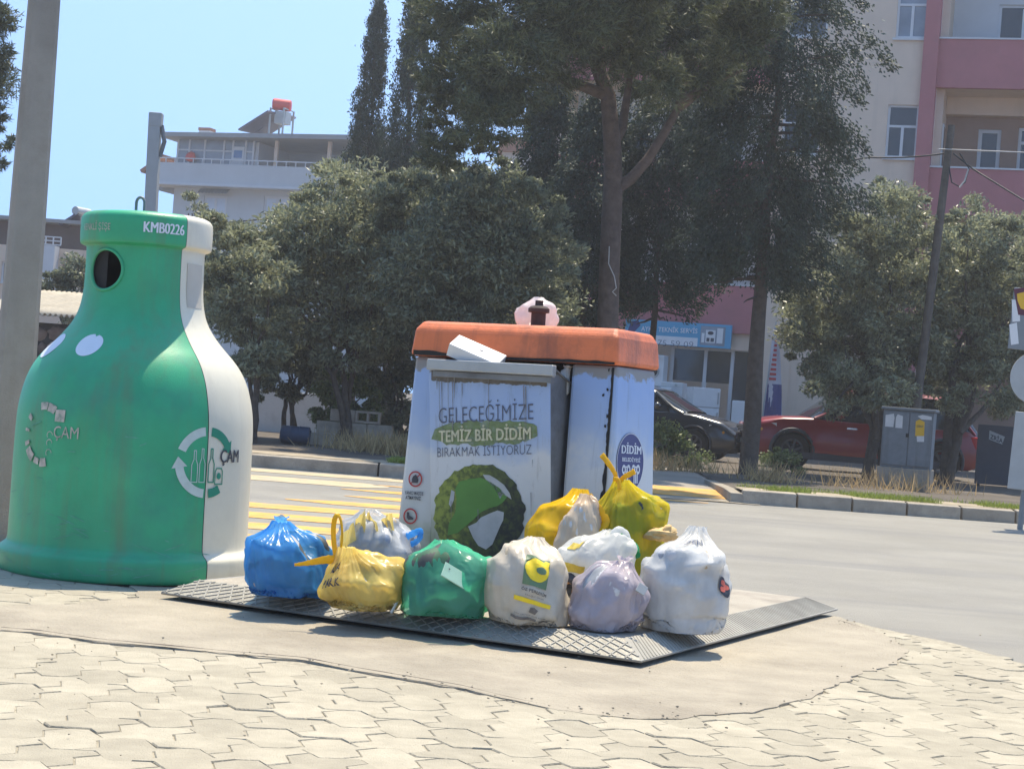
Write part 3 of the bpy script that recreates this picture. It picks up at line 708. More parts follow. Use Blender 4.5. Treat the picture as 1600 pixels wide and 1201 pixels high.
# the worn emblem on the left
fl = bsurf(R_(-47), .0045); b = B()
for a0, a1 in ((60, 82), (84, 104), (140, 150), (170, 176), (196, 205), (212, 240), (246, 262), (266, 284)):
    wrap(b, ring2d(.118 + random.uniform(0, .012), .165 - random.uniform(0, .012), a0, a1, 8), fl, 0, .72)
wrap(b, rect(-.0, 0, 0, 0) and shape2d(rect(.075, .135, .09, .15)), fl, 0, .70); wrap(b, text2d('ÇAM', .085, .0, .85), fl, .15, .735)
for y in (-.02, .02, -.07): wrap(b, ring2d(.016, .02, 0, 220, 12), fl, .05, .70 + y)
obj('worn_emblem_print', b, MT['wornprint'], gh)
b = B(); wrap(b, shape2d(rect(-.075, .075, -.115, .115), 3), bsurf(R_(58), .003), 0, 1.53)  # neck recess drawn as a darker decal, its shade in the colour
obj('recess_shade_panel', b, mat('recess_shade', (.52, .48, .40), .5, .1, 3), ch)
for k in range(9):
    pass
b = B(); rr = random.Random(33)
for k in range(46):
    a0 = R_(rr.uniform(-85, 30)); z0_ = rr.choice((rr.uniform(.16, .35), rr.uniform(.2, .85), rr.uniform(.02, .10))); ln = rr.uniform(.02, .13); sl_ = rr.uniform(-.5, .5); n_ = 6; wv = rr.uniform(.0012, .0035); g_ = bsurf(a0, .003)
    A_ = [g_(ln * q / n_, z0_ + sl_ * ln * q / n_ + wv * (q % n_ > 0) * rr.uniform(.5, 1)) for q in range(n_ + 1)]; C_ = [g_(ln * q / n_, z0_ + sl_ * ln * q / n_ - wv * (q % n_ > 0) * rr.uniform(.5, 1) - .0004) for q in range(n_ + 1)]
    b.add(A_ + C_, [(q, q + 1, n_ + 2 + q, n_ + 1 + q) for q in range(n_)])
obj('scuff_marks', b, mat('scuffed_green', (.10, .33, .23), .7, .3, 20), gh)
# ground flap of broken rubber beside the foot
b = B(); p0 = gp(336, 903); b.add([(p0.x - .07, p0.y, .008), (p0.x + .06, p0.y - .03, .008), (p0.x + .0, p0.y + .05, .008), (p0.x - .005, p0.y + .01, .075)], [(0, 1, 3), (1, 2, 3), (2, 0, 3), (0, 2, 1)])
tag(obj('rubble_shard', b, MT['woodpole']), 'small broken brown shard beside the foot of the bottle shaped bin', 'shard')

# ================================================================== STREET POLE ON THE LEFT
pc = gp(8, 842); Yp = pc.y
xl, xr_ = at(4, 400, Yp), at(72, 400, Yp)
wid = (xr_.x - xl.x)
tp_l, tp_r = at(40, 0, Yp), at(98, 0, Yp)
slope = ((tp_l.x + tp_r.x) / 2 - (xl.x + xr_.x) / 2) / (tp_l.z - xl.z)
cx0 = (xl.x + xr_.x) / 2 - slope * xl.z; dw = (wid - (tp_r.x - tp_l.x)) / (tp_l.z - xl.z)
b = B(); pts = []
H = 8.5
def pole_ring(z):
    h = (wid + dw * (xl.z - z)) * .5 * .80; c = cx0 + slope * z; k = h * .22; a = R_(20)
    P = [(-h, -h + k), (-h + k, -h), (h - k, -h), (h, -h + k), (h, h - k), (h - k, h), (-h + k, h), (-h, h - k)]
    return [(c + x * math.cos(a) - y * math.sin(a), Yp + x * math.sin(a) + y * math.cos(a), z) for x, y in P]
zs = [-.05 + (H + .05) * i / 60 for i in range(61)]; vv = [p for z in zs for p in pole_ring(z)]
b.add(vv, [(i * 8 + k, i * 8 + (k + 1) % 8, (i + 1) * 8 + (k + 1) % 8, (i + 1) * 8 + k) for i in range(60) for k in range(8)] + [tuple(480 + k for k in range(8))])
tag(obj('concrete_pole', b, MT['polecon'], smooth=20), 'thick grey concrete utility pole left of the bottle shaped bin', 'utility pole')

# ================================================================== WASTE CONTAINER TOWER
YB = 9.12; BYAW = R_(-27)
c0 = at(952, 800, YB)
wc = thing('waste_container', 'sky printed metal waste container with orange lid and open front hopper', 'waste container', (c0.x, YB, HZ), BYAW)
wc.rotation_euler = (0, R_(-.8), BYAW)
WB = -local(wc, 634, 700, 0)[0]
def localx(root, px, py, x0):
    inv = root.matrix_basis.inverted(); o = inv @ EYE; d = inv.to_3x3() @ ray(px, py); p = o + d * ((x0 - o.x) / d.x); return p.y, p.z
ZL0 = local(wc, 955, 571, 0)[1]; ZL1 = local(wc, 960, 516, 0)[1]
DB = max(.45, min(.75, localx(wc, 1021, 640, 0)[0]))
XL = local(wc, 682, 640, -.08)[0]; XR = local(wc, 889, 640, 0)[0]
def poster_mat(name, h, green=True):
    m = mat(name, (1, 1, 1), .55, 0, dirt=None, spec=.35); nt = m.node_tree; L = nt.links.new; p = nt.nodes['Principled BSDF']
    tc = node(nt, 'ShaderNodeTexCoord'); sx = node(nt, 'ShaderNodeSeparateXYZ'); L(tc.outputs['Object'], sx.inputs[0])
    n = node(nt, 'ShaderNodeTexNoise'); n.inputs['Scale'].default_value = 3.4; n.inputs['Detail'].default_value = 6; n.inputs['Roughness'].default_value = .55; L(tc.outputs['Object'], n.inputs['Vector'])
    ma = node(nt, 'ShaderNodeMath', op='MULTIPLY_ADD'); L(n.outputs['Fac'], ma.inputs[0]); ma.inputs[1].default_value = .55; ma.inputs[2].default_value = -.275
    ad = node(nt, 'ShaderNodeMath', op='ADD'); L(sx.outputs[2], ad.inputs[0]); L(ma.outputs[0], ad.inputs[1])
    dv = node(nt, 'ShaderNodeMath', op='DIVIDE'); L(ad.outputs[0], dv.inputs[0]); dv.inputs[1].default_value = h
    cr = node(nt, 'ShaderNodeValToRGB'); e = cr.color_ramp.elements
    e[0].position = .10; e[0].color = (.17, .22, .10, 1) if green else (.40, .43, .45, 1)
    e[1].position = 1.0; e[1].color = (.27, .40, .68, 1)
    for pos, c in ((.26, (.50, .53, .50, 1)), (.40, (.60, .62, .62, 1)), (.58, (.60, .63, .66, 1)), (.655, (.42, .51, .66, 1)), (.74, (.35, .46, .67, 1))): q = e.new(pos); q.color = c
    L(dv.outputs[0], cr.inputs[0]); cur = cr.outputs[0]
    # worn bare metal near the top edge and scuffs
    for mode in ('top', 'scuff', 'streak'):
        nn = node(nt, 'ShaderNodeTexNoise'); nn.inputs['Detail'].default_value = 10; nn.inputs['Roughness'].default_value = .7
        mr = node(nt, 'ShaderNodeMapRange'); mx = node(nt, 'ShaderNodeMix', data_type='RGBA')
        if mode == 'top':
            nn.inputs['Scale'].default_value = 9; L(tc.outputs['Object'], nn.inputs['Vector'])
            a2 = node(nt, 'ShaderNodeMath', op='MULTIPLY_ADD'); L(nn.outputs['Fac'], a2.inputs[0]); a2.inputs[1].default_value = .22; L(sx.outputs[2], a2.inputs[2])
            L(a2.outputs[0], mr.inputs[0]); mr.inputs[1].default_value = h * .985 + .06; mr.inputs[2].default_value = h * .985 + .075; mx.inputs[7].default_value = (.25, .25, .25, 1)
        else:
            if mode == 'streak':
                mp = node(nt, 'ShaderNodeMapping'); mp.inputs['Scale'].default_value = (1, 1, .06); L(tc.outputs['Object'], mp.inputs[0]); L(mp.outputs[0], nn.inputs['Vector']); nn.inputs['Scale'].default_value = 22
            else: L(tc.outputs['Object'], nn.inputs['Vector']); nn.inputs['Scale'].default_value = 11
            L(nn.outputs['Fac'], mr.inputs[0]); mr.inputs[1].default_value = .56 if mode == 'streak' else .63; mr.inputs[2].default_value = .75; mr.inputs[4].default_value = .5 if mode == 'streak' else .6; mx.inputs[7].default_value = (.13, .125, .12, 1)
        L(mr.outputs[0], mx.inputs[0]); L(cur, mx.inputs[6]); cur = mx.outputs[2]
    L(cur, p.inputs['Base Color']); return m
P1 = poster_mat('poster_print', ZL0, True); P2 = poster_mat('poster_print_side', ZL0, False)
def taper_box(b, x0, x1, y0, y1, z0, z1, ex=(0, 0, 0, 0)):
    """ex: outward growth at the foot for x0,x1,y0,y1"""
    a = [(x0 - ex[0], y0 - ex[2], z0), (x1 + ex[1], y0 - ex[2], z0), (x0 - ex[0], y1 + ex[3], z0), (x1 + ex[1], y1 + ex[3], z0), (x0, y0, z1), (x1, y0, z1), (x0, y1, z1), (x1, y1, z1)]
    return b.add(a, [(0, 2, 3, 1), (4, 5, 7, 6), (0, 1, 5, 4), (2, 6, 7, 3), (0, 4, 6, 2), (1, 3, 7, 5)])
b = taper_box(B(), -WB + .02, XL, 0, DB, 0, ZL0, (.04, 0, .03, .02)); obj('body_panel', b, P1, wc, bevel=.02)
b = taper_box(B(), XR, 0, 0, DB, 0, ZL0, (0, .05, .03, .02)); rp = obj('body_panel', b, P2, wc, bevel=.018)
b = B().box(XL - .01, XR + .01, .16, DB - .01, .01, ZL0); obj('inner_body', b, MT['black'], wc)  # black block paints the shade inside the hopper opening
# lid
b = B(); x0, x1, y0, y1 = -WB + .005, .015, -.035, DB + .03
zr = ZL0 + (ZL1 - ZL0) * .80
L0 = [(x0, y0), (x1, y0), (x1, y1), (x0, y1)]; L1 = [(x0 + .015, y0 + .01), (x1 - .015, y0 + .01), (x1 - .015, y1 - .01), (x0 + .015, y1 - .01)]; L2 = [(x0 + .035, y0 + .06), (x1 - .035, y0 + .06), (x1 - .035, y1 - .06), (x0 + .035, y1 - .06)]
b.add([v3(p, ZL0 + .003) for p in L0] + [v3(p, zr) for p in L1] + [v3(p, ZL1 + .012) for p in L2], [(3, 2, 1, 0), (8, 9, 10, 11)] + [(i, (i + 1) % 4, 4 + (i + 1) % 4, 4 + i) for i in range(4)] + [(4 + i, 4 + (i + 1) % 4, 8 + (i + 1) % 4, 8 + i) for i in range(4)])
lid = obj('lid', b, MT['orange'], wc, bevel=.022, segs=3)
# crane mushroom on the lid
mxl, _ = local(wc, 841, 500, DB / 2)
b = B(); zt = ZL1 + .005
b.lathe([(0.06, zt), (.06, zt + .012), (.04, zt + .014), (.04, zt + .085), (.058, zt + .088), (.058, zt + .108), (.045, zt + .12), (.022, zt + .125), (.022, zt + .152), (.0, zt + .152)], 20, (mxl, DB / 2)); obj('crane_mushroom', b, mat('rusty_steel', (.055, .035, .03), .8, .35, 14), wc, smooth=40)
# hopper
ZH1 = local(wc, 760, 574, -.2)[1]; ZH0 = .13
yf = lambda z: -.055 - .155 * (z - ZH0) / (ZH1 - ZH0)
HX0, HX1 = local(wc, 671, 640, yf(.9))[0], local(wc, 860, 640, yf(.9))[0]
b = B(); th = .012
b.add([(HX0, yf(ZH0), ZH0), (HX1, yf(ZH0), ZH0), (HX1, yf(ZH1), ZH1), (HX0, yf(ZH1), ZH1), (HX0, yf(ZH0) + th, ZH0), (HX1, yf(ZH0) + th, ZH0), (HX1, yf(ZH1) + th, ZH1), (HX0, yf(ZH1) + th, ZH1)], [(0, 1, 2, 3), (7, 6, 5, 4), (0, 4, 5, 1), (1, 5, 6, 2), (2, 6, 7, 3), (3, 7, 4, 0)])
hop = obj('hopper', b, P1, wc, bevel=.004)
b = B()
for xx in (HX0 + .002, HX1 - .014):
    b.prism([(yf(ZH0) + th, ZH0), (.14, ZH0), (.14, ZH1 - .18), (.02, ZH1 - .03), (yf(ZH1) + th, ZH1 - .005)], xx, xx + .012, lambda a, c, h: (h, a, c))
obj('side_plate', b, MT['greysteel'], hop)
b = B().box(HX0 + .01, HX1 - .01, yf(ZH0) + th, .14, ZH0, ZH0 + .02); obj('hopper_floor', b, MT['black'], hop)
# loading flap rail across the top of the hopper
rl = local(wc, 671, 566, -.24); rr2 = local(wc, 864, 580, -.24)
b = B(); b.box(rl[0] - .005, rr2[0] + .008, -.262, -.215, ZH1 - .028, ZH1 + .028); obj('flap_rail', b, MT['galv'], wc, bevel=.005)
b = B(); b.box(rl[0] + .02, rr2[0] - .01, -.235, -.19, ZH1 - .062, ZH1 - .03); obj('rail_lip', b, MT['greysteel'], wc, bevel=.003)
b = B(); b.add([(rl[0] + .02, -.21, ZH1 + .02), (rr2[0] - .02, -.21, ZH1 + .02), (rr2[0] - .02, .05, ZH1 - .06), (rl[0] + .02, .05, ZH1 - .06)], [(0, 1, 2, 3)]); obj('flap_tray', b, MT['greysteel'], wc, solid=.006)
# print on the hopper front
def hpx(px, py):
    y = -.12
    for _ in range(4):
        x, z = local(wc, px, py, y); y = yf(z)
    return x, z
hf = lambda x, z: (x, yf(z) - .003, z)
hf2 = lambda x, z: (x, yf(z) - .005, z)
def fit_text(b, s, A, C, h, fn, bold=0, flip=0):
    v, f = text2d(s, 1, bold)
    xs = [p[0] for p in v]; ys = [p[1] for p in v]; x0, x1 = min(xs), max(xs); y0, y1 = min(ys), max(ys)
    A = Vector(A); D = Vector(C) - A; up = Vector((0, h)) if True else 0
    out = []
    for x, y in v:
        q = A + D * ((x - x0) / (x1 - x0)) + up * ((y - y0) / (y1 - y0) - .5); out.append(fn(q.x, q.y))
    b.add(out, f)
ppm = 1 / 300.
b = B(); fit_text(b, 'GELECEĞİMİZE', hpx(686, 645), hpx(834, 638), 33 * ppm, hf2, -.012); fit_text(b, 'BIRAKMAK İSTİYORUZ', hpx(684, 704), hpx(831, 699), 20 * ppm, hf2, -.014); obj('lettering', b, MT['greyink'], hop)
b = B()
for q, (ox, oz) in enumerate(((0, 0), (.0035, 0), (-.0035, 0), (0, .0025), (0, -.0025))): fit_text(b, 'TEMİZ BİR DİDİM', hpx(687, 678), hpx(830, 673), 24 * ppm, lambda x, z, ox=ox, oz=oz, q=q: (x + ox, yf(z) - .006 - .0004 * q, z + oz), -.004); obj('lettering', b, MT['creamprint'], hop)
b = B(); rr = random.Random(2); top = []; bot = []
for i in range(26):
    t = i / 25; px = 677 + 165 * t; e = 5 + 11 * min(1, t * 6, (1 - t) * 6)
    top.append(hpx(px + rr.uniform(-3, 3), 676 - t * 6 - e * rr.uniform(.75, 1.15))); bot.append(hpx(px + rr.uniform(-3, 3), 682 - t * 6 + e * rr.uniform(.7, 1.1)))
b.add([hf(*p) for p in top + bot], [(i, i + 1, 27 + i, 26 + i) for i in range(25)]); obj('brush_stroke', b, MT['greensmear'], hop)
# printed globe
gm = mat('globe_print', (1, 1, 1), .55, 0)
def globe_nodes():
    nt = gm.node_tree; L = nt.links.new; tc = node(nt, 'ShaderNodeTexCoord'); sx = node(nt, 'ShaderNodeSeparateXYZ'); L(tc.outputs['Object'], sx.inputs[0])
    xa, xb = hpx(680, 800)[0], hpx(818, 800)[0]
    mr = node(nt, 'ShaderNodeMapRange'); mr.inputs[1].default_value = xa; mr.inputs[2].default_value = xb; L(sx.outputs[0], mr.inputs[0])
    mz = node(nt, 'ShaderNodeMath', op='MULTIPLY_ADD'); L(sx.outputs[2], mz.inputs[0]); mz.inputs[1].default_value = -.7; mz.inputs[2].default_value = .25; 
    a1 = node(nt, 'ShaderNodeMath', op='ADD'); L(mr.outputs[0], a1.inputs[0]); L(mz.outputs[0], a1.inputs[1])
    n = node(nt, 'ShaderNodeTexNoise'); n.inputs['Scale'].default_value = 30; n.inputs['Detail'].default_value = 5; n.inputs['Roughness'].default_value = .65; L(tc.outputs['Object'], n.inputs['Vector'])
    m2 = node(nt, 'ShaderNodeMath', op='MULTIPLY_ADD'); L(n.outputs['Fac'], m2.inputs[0]); m2.inputs[1].default_value = 2.1; L(a1.outputs[0], m2.inputs[2])
    cr = node(nt, 'ShaderNodeValToRGB'); e = cr.color_ramp.elements; e[0].position = .30; e[0].color = (.24, .30, .06, 1); e[1].position = .82; e[1].color = (.018, .026, .028, 1); q = e.new(.5); q.color = (.085, .12, .035, 1)
    m3 = node(nt, 'ShaderNodeMath', op='MULTIPLY_ADD'); L(m2.outputs[0], m3.inputs[0]); m3.inputs[1].default_value = .5; m3.inputs[2].default_value = -.2
    L(m3.outputs[0], cr.inputs[0]); L(cr.outputs[0], nt.nodes['Principled BSDF'].inputs['Base Color'])
globe_nodes()
def hpoly(pts, fn): 
    b = B(); v, f = shape2d([hpx(*p) for p in pts], 1); b.add([fn(*p) for p in v], f); return b
rr = random.Random(4)
gl = [(749 + (71 + rr.uniform(-2.5, 2.5)) * math.cos(a), 803 + (79 + rr.uniform(-2.5, 2.5)) * math.sin(a)) for a in [i * math.tau / 70 for i in range(70)]]
obj('globe_print', hpoly(gl, hf), gm, hop)
obj('globe_print', hpoly([(718, 752), (735, 748), (752, 746), (768, 753), (782, 763), (793, 776), (786, 785), (778, 790), (764, 794), (752, 800), (742, 810), (730, 820), (716, 832), (700, 836), (702, 818), (712, 800), (714, 782), (712, 764)], hf2), mat('globe_green', (.085, .23, .05), .5, .15, 6), hop)
wm = mat('globe_white', (.42, .45, .46), .55, .15, 9)
obj('globe_print', hpoly([(732, 822), (745, 816), (752, 808), (765, 802), (778, 797), (788, 800), (787, 812), (782, 822), (776, 836), (770, 850), (760, 858), (748, 852), (740, 840)], hf2), wm, hop)
obj('globe_print', hpoly([(755, 741), (766, 742), (776, 748), (788, 757), (797, 770), (800, 780), (793, 775), (786, 772), (782, 779), (777, 768), (768, 757), (759, 748)], hf2), wm, hop)
obj('globe_print', hpoly([(706, 765), (711, 768), (710, 780), (705, 792), (702, 787), (704, 776)], hf2), wm, hop)
b = B(); rr = random.Random(21)
def drip(b, x, z, ln, w_, fn):
    n_ = 9; A_ = [fn(x - w_ * (1 - .75 * q / n_) * (.7 + .6 * rr.random()), z - ln * q / n_) for q in range(n_ + 1)]; C_ = [fn(x + w_ * (1 - .75 * q / n_) * (.7 + .6 * rr.random()), z - ln * q / n_) for q in range(n_ + 1)]
    b.add(A_ + C_, [(q, q + 1, n_ + 2 + q, n_ + 1 + q) for q in range(n_)])
for k in range(15): drip(b, rr.uniform(HX0 + .04, HX1 - .03), ZH1 - rr.uniform(.03, .10), rr.uniform(.05, .34) ** 1.1, rr.uniform(.0012, .0042), lambda x, z: (x, yf(z) - .0078, z))
for k in range(7): drip(b, rr.uniform(HX0 + .04, HX1 - .03), rr.uniform(.4, .95), rr.uniform(.03, .12), rr.uniform(.001, .003), lambda x, z: (x, yf(z) - .0078, z))
obj('drip_stains', b, mat('drip_stain', (.20, .20, .21), .7, .3, 30), hop)
b = B(); L = []; Rr = []
for i in range(70):
    x = HX0 + .015 + (HX1 - HX0 - .03) * i / 69; L.append((x, yf(ZH1 - .05) - .0035, ZH1 - .03)); z = ZH1 - .075 - .02 * max(0, noise.noise((x * 9, 0, 3))) - .03 * max(0, noise.noise((x * 3, 2, 3))) - .008 * rr.random(); Rr.append((x, yf(z) - .0035, z))
b.add(L + Rr, [(i, i + 1, 71 + i, 70 + i) for i in range(69)]); obj('rust_strip', b, mat('rail_grime', (.13, .12, .11), .7, .35, 14), hop)
# pictograms on the left panel
fy = -.024
def lpx(px, py): return local(wc, px, py, fy)
lf = lambda x, z: (x, fy - .004 - .03 * max(0, (.6 - z)) / 1.2 * 0, z)
for (cx, cy, kind) in ((649.5, 748, 'flame'), (641.5, 806, 'bird')):
    x, z = lpx(cx, cy); b = B(); k = ppm * 1.04
    wrap(b, ring2d(10 * k, 12.3 * k, 0, 360, 30), lf, x, z)
    if kind == 'flame': wrap(b, shape2d(rect(-10 * k, 10 * k, -.9 * k, .9 * k)), lf, x, z, R_(45))
    obj('sign_ring', b, MT['redprint'], bpy.data.objects['body_panel'])
    b = B(); lf3 = lambda x, z: (x, fy - .006, z)
    sh = [(-5, -6), (5, -6), (6, -1), (4, 3), (3, 1), (1, 7), (-2, 3), (-4, 4), (-6, -1)] if kind == 'flame' else [(-6, 6), (-2, 6), (-1, 1), (6, -2), (6, -5), (-3, -6), (-6, -2)]
    wrap(b, shape2d([(p * k, q * k) for p, q in sh]), lf3, x, z); obj('sign_symbol', b, MT['ink'], bpy.data.objects['body_panel'])
b = B(); fit_text(b, 'YANICI MADDE', lpx(633, 769), lpx(662, 771), 6 * ppm, lf, .02); fit_text(b, 'ATMAYINIZ', lpx(634, 776.5), lpx(658, 778.5), 6 * ppm, lf, .02); obj('sign_lettering', b, MT['ink'], bpy.data.objects['body_panel'])
# municipal emblem on the side
xs_ = lambda z: .05 * (1 - z / ZL0)
def spx(px, py):
    x = .02
    for _ in range(4):
        y, z = localx(wc, px, py, x); x = xs_(z)
    return y, z
sf = lambda off: (lambda y, z: (xs_(z) + off, y, z))
ey, ez = spx(984, 722); ex_, _ = spx(1005, 722); rx_ = abs(ex_ - ey); ry_ = 46 * ppm
b = B(); wrap(b, shape2d(ellipse(rx_, ry_, 48), 1), sf(.003), ey, ez); obj('emblem_print', b, MT['navy'], rp)
b = B(); v, f = ring2d(.96, .985, 0, 360, 48); b.add([sf(.0045)(ey + p[0] * rx_, ez + p[1] * ry_) for p in v], f)
fit_text(b, 'DİDİM', spx(970, 699), spx(1000, 701), 17 * ppm, sf(.005), -.002); fit_text(b, 'DİDİM', spx(970.7, 699), spx(1000.7, 701), 17 * ppm, sf(.0056), -.002); fit_text(b, 'BELEDİYESİ', spx(971, 716), spx(999, 718), 8 * ppm, sf(.005), .01)
for cx in (977, 992):
    y, z = spx(cx, 734); k = abs(spx(cx + 6, 734)[0] - y)
    wrap(b, shape2d(rect(-k * .95, k * .95, .012, .02)), sf(.005), y, z); wrap(b, ring2d(k * .25, k * .5, 0, 360, 12), sf(.005), y - k * .6, z + .003); wrap(b, ring2d(k * .25, k * .5, 0, 360, 12), sf(.005), y + k * .6, z + .003)
    for q in (-.4, 0, .4): wrap(b, shape2d(rect(q * k - k * .12, q * k + k * .12, -.07, -.005)), sf(.005), y, z)
obj('emblem_lettering', b, MT['whitesticker'], rp)
# peeling black seam down the corner edge
b = B(); rr = random.Random(9); L = []; Rr = []
for i in range(60):
    z = .32 + (ZL0 - .33) * i / 59; wv = .006 + .012 * max(0, noise.noise((z * 9, 0, 1))) + .014 * max(0, noise.noise((z * 23, 4, 1)) - .1) + (.012 if z < .55 else 0)
    L.append((-.02 - wv - .004 * rr.random(), -.0045 - .03 * (1 - z / ZL0), z)); Rr.append((-.016 + wv * .3, -.0045 - .03 * (1 - z / ZL0), z))
b.add(L + Rr, [(i, 60 + i, 61 + i, i + 1) for i in range(59)])
for _ in range(6):
    z = rr.uniform(.85, ZL0 - .02); x = rr.uniform(-.075, -.02); y = -.005 - .03 * (1 - z / ZL0)
    wrap(b, shape2d([(.003 + .006 * rr.random()) * np.array((math.cos(a), 1.6 * math.sin(a))) for a in [i * math.tau / 7 for i in range(7)]]), lambda p, q, y=y: (p, y, q), x, z)
obj('peeled_seam', b, MT['black'], rp)
b = B()
for i in range(60):
    pass
L = []; Rr = []
for i in range(80):
    x = -WB + .03 + (WB - .03) * i / 79; hgt = .012 + .02 * max(0, noise.noise((x * 7, 1, 5))) + .03 * max(0, noise.noise((x * 2.2, 6, 5)))
    L.append((x, y0 - .003, ZL0 + .004)); Rr.append((x, y0 - .003 + .3 * 0, ZL0 + .004 + hgt))
b.add(L + [(p[0], p[1] + .0035 * 0, p[2]) for p in Rr], [(i, i + 1, 81 + i, 80 + i) for i in range(79)]); obj('grime_strip', b, MT['black'], lid)

# ---- rubbish caught on the container
q = local(wc, 716, 560, -.14)
mb = (wc.matrix_basis @ Vector((q[0] + .11, -.145, ZH1 + .062)))
b = B(); b.box(-.14, .14, -.065, .065, -.036, .036); bx = obj('carton', b, MT['white'], bevel=.003); bx.location = mb; bx.rotation_euler = (R_(26), R_(19), BYAW + R_(14))
tag(bx, 'white cardboard carton lying on the open hopper of the container', 'carton')
b = B(); wrap(b, shape2d([(-.012, -.006), (.012, -.006), (.012, .006), (0, .012), (-.012, .006)]), lambda x, z: (x + .02, z, .0375)); obj('print', b, MT['greyink'], bx)

# ================================================================== RUBBISH BAGS
def sm(a, c, x): x = max(0, min(1, (x - a) / (c - a))); return x * x * (3 - 2 * x)
def bag_fn(w, d, h, seed, boxy=.62, lump=.10, crum=.045, folds=10, skew=(0, 0), flare=.2, neck=True, fold_amt=.2, sharp=1.):
    so_ = Vector((seed * 13.7, seed * 7.1, seed * 3.3)); S = min(w, h, d * 1.2)
    def fn(u, v):
        ph = u * math.tau; cd_, sd_ = math.cos(ph), math.sin(ph)
        if not neck:
            a = -math.pi / 2 + v * math.pi; r = max(0., math.cos(a)) ** boxy; z = .5 + .5 * math.sin(a)
        elif v < .82:
            a = -math.pi / 2 + (v / .82) * math.pi * .93; r = max(0., math.cos(a)) ** boxy; z = .5 + .5 * math.sin(a)
        else:
            q = (v - .82) / .18; r0 = math.cos(math.pi * .43) ** boxy
            if q < .4: k = sm(0, .4, q); r = r0 + (.085 - r0) * k; z = .988 + .05 * k
            else: k = (q - .4) / .6; r = .085 + flare * k ** .8; z = 1.038 + .15 * k
        z = z if z > .3 else .3 * (z / .3) ** 1.7
        F = noise.noise(Vector((cd_ * folds * .35, sd_ * folds * .35, 0)) + so_) + .5 * noise.noise(Vector((cd_ * folds * .8, sd_ * folds * .8, 5)) + so_)
        fa = sm(.42, .86, v) if neck else 0
        r *= 1 + fa * fold_amt * F * 1.6
        p = Vector((cd_ * r * w / 2, sd_ * r * d / 2, z * h))
        n = Vector((cd_ * r / w, sd_ * r / d, (z - .42) / h)); n.normalize()
        qv = p / S + so_
        dl = lump * noise.noise(qv * 1.9)
        wv = Vector((noise.noise(qv * 2.5), noise.noise(qv * 2.5 + Vector((9, 0, 0))), noise.noise(qv * 2.5 + Vector((0, 9, 0))))) * .35
        dd, _ = noise.voronoi((qv + wv) * 2.7); e1 = dd[1] - dd[0]
        dd2, _ = noise.voronoi((qv + wv * 1.6) * 6.3); e2 = dd2[1] - dd2[0]
        cr = crum * (min(e1, .5) * -1.0 + .35) + crum * .45 * (.3 - min(e2, .5)) + crum * .35 * (abs(noise.noise(qv * 5)) - .25)
        edge = 1 if v < .85 else max(.12, 1 - (v - .85) * 7)
        p += n * (dl + cr * sharp) * S * edge
        p.x += skew[0] * z * z; p.y += skew[1] * z * z
        if p.z < .004: p.z = .004
        return p
    return fn
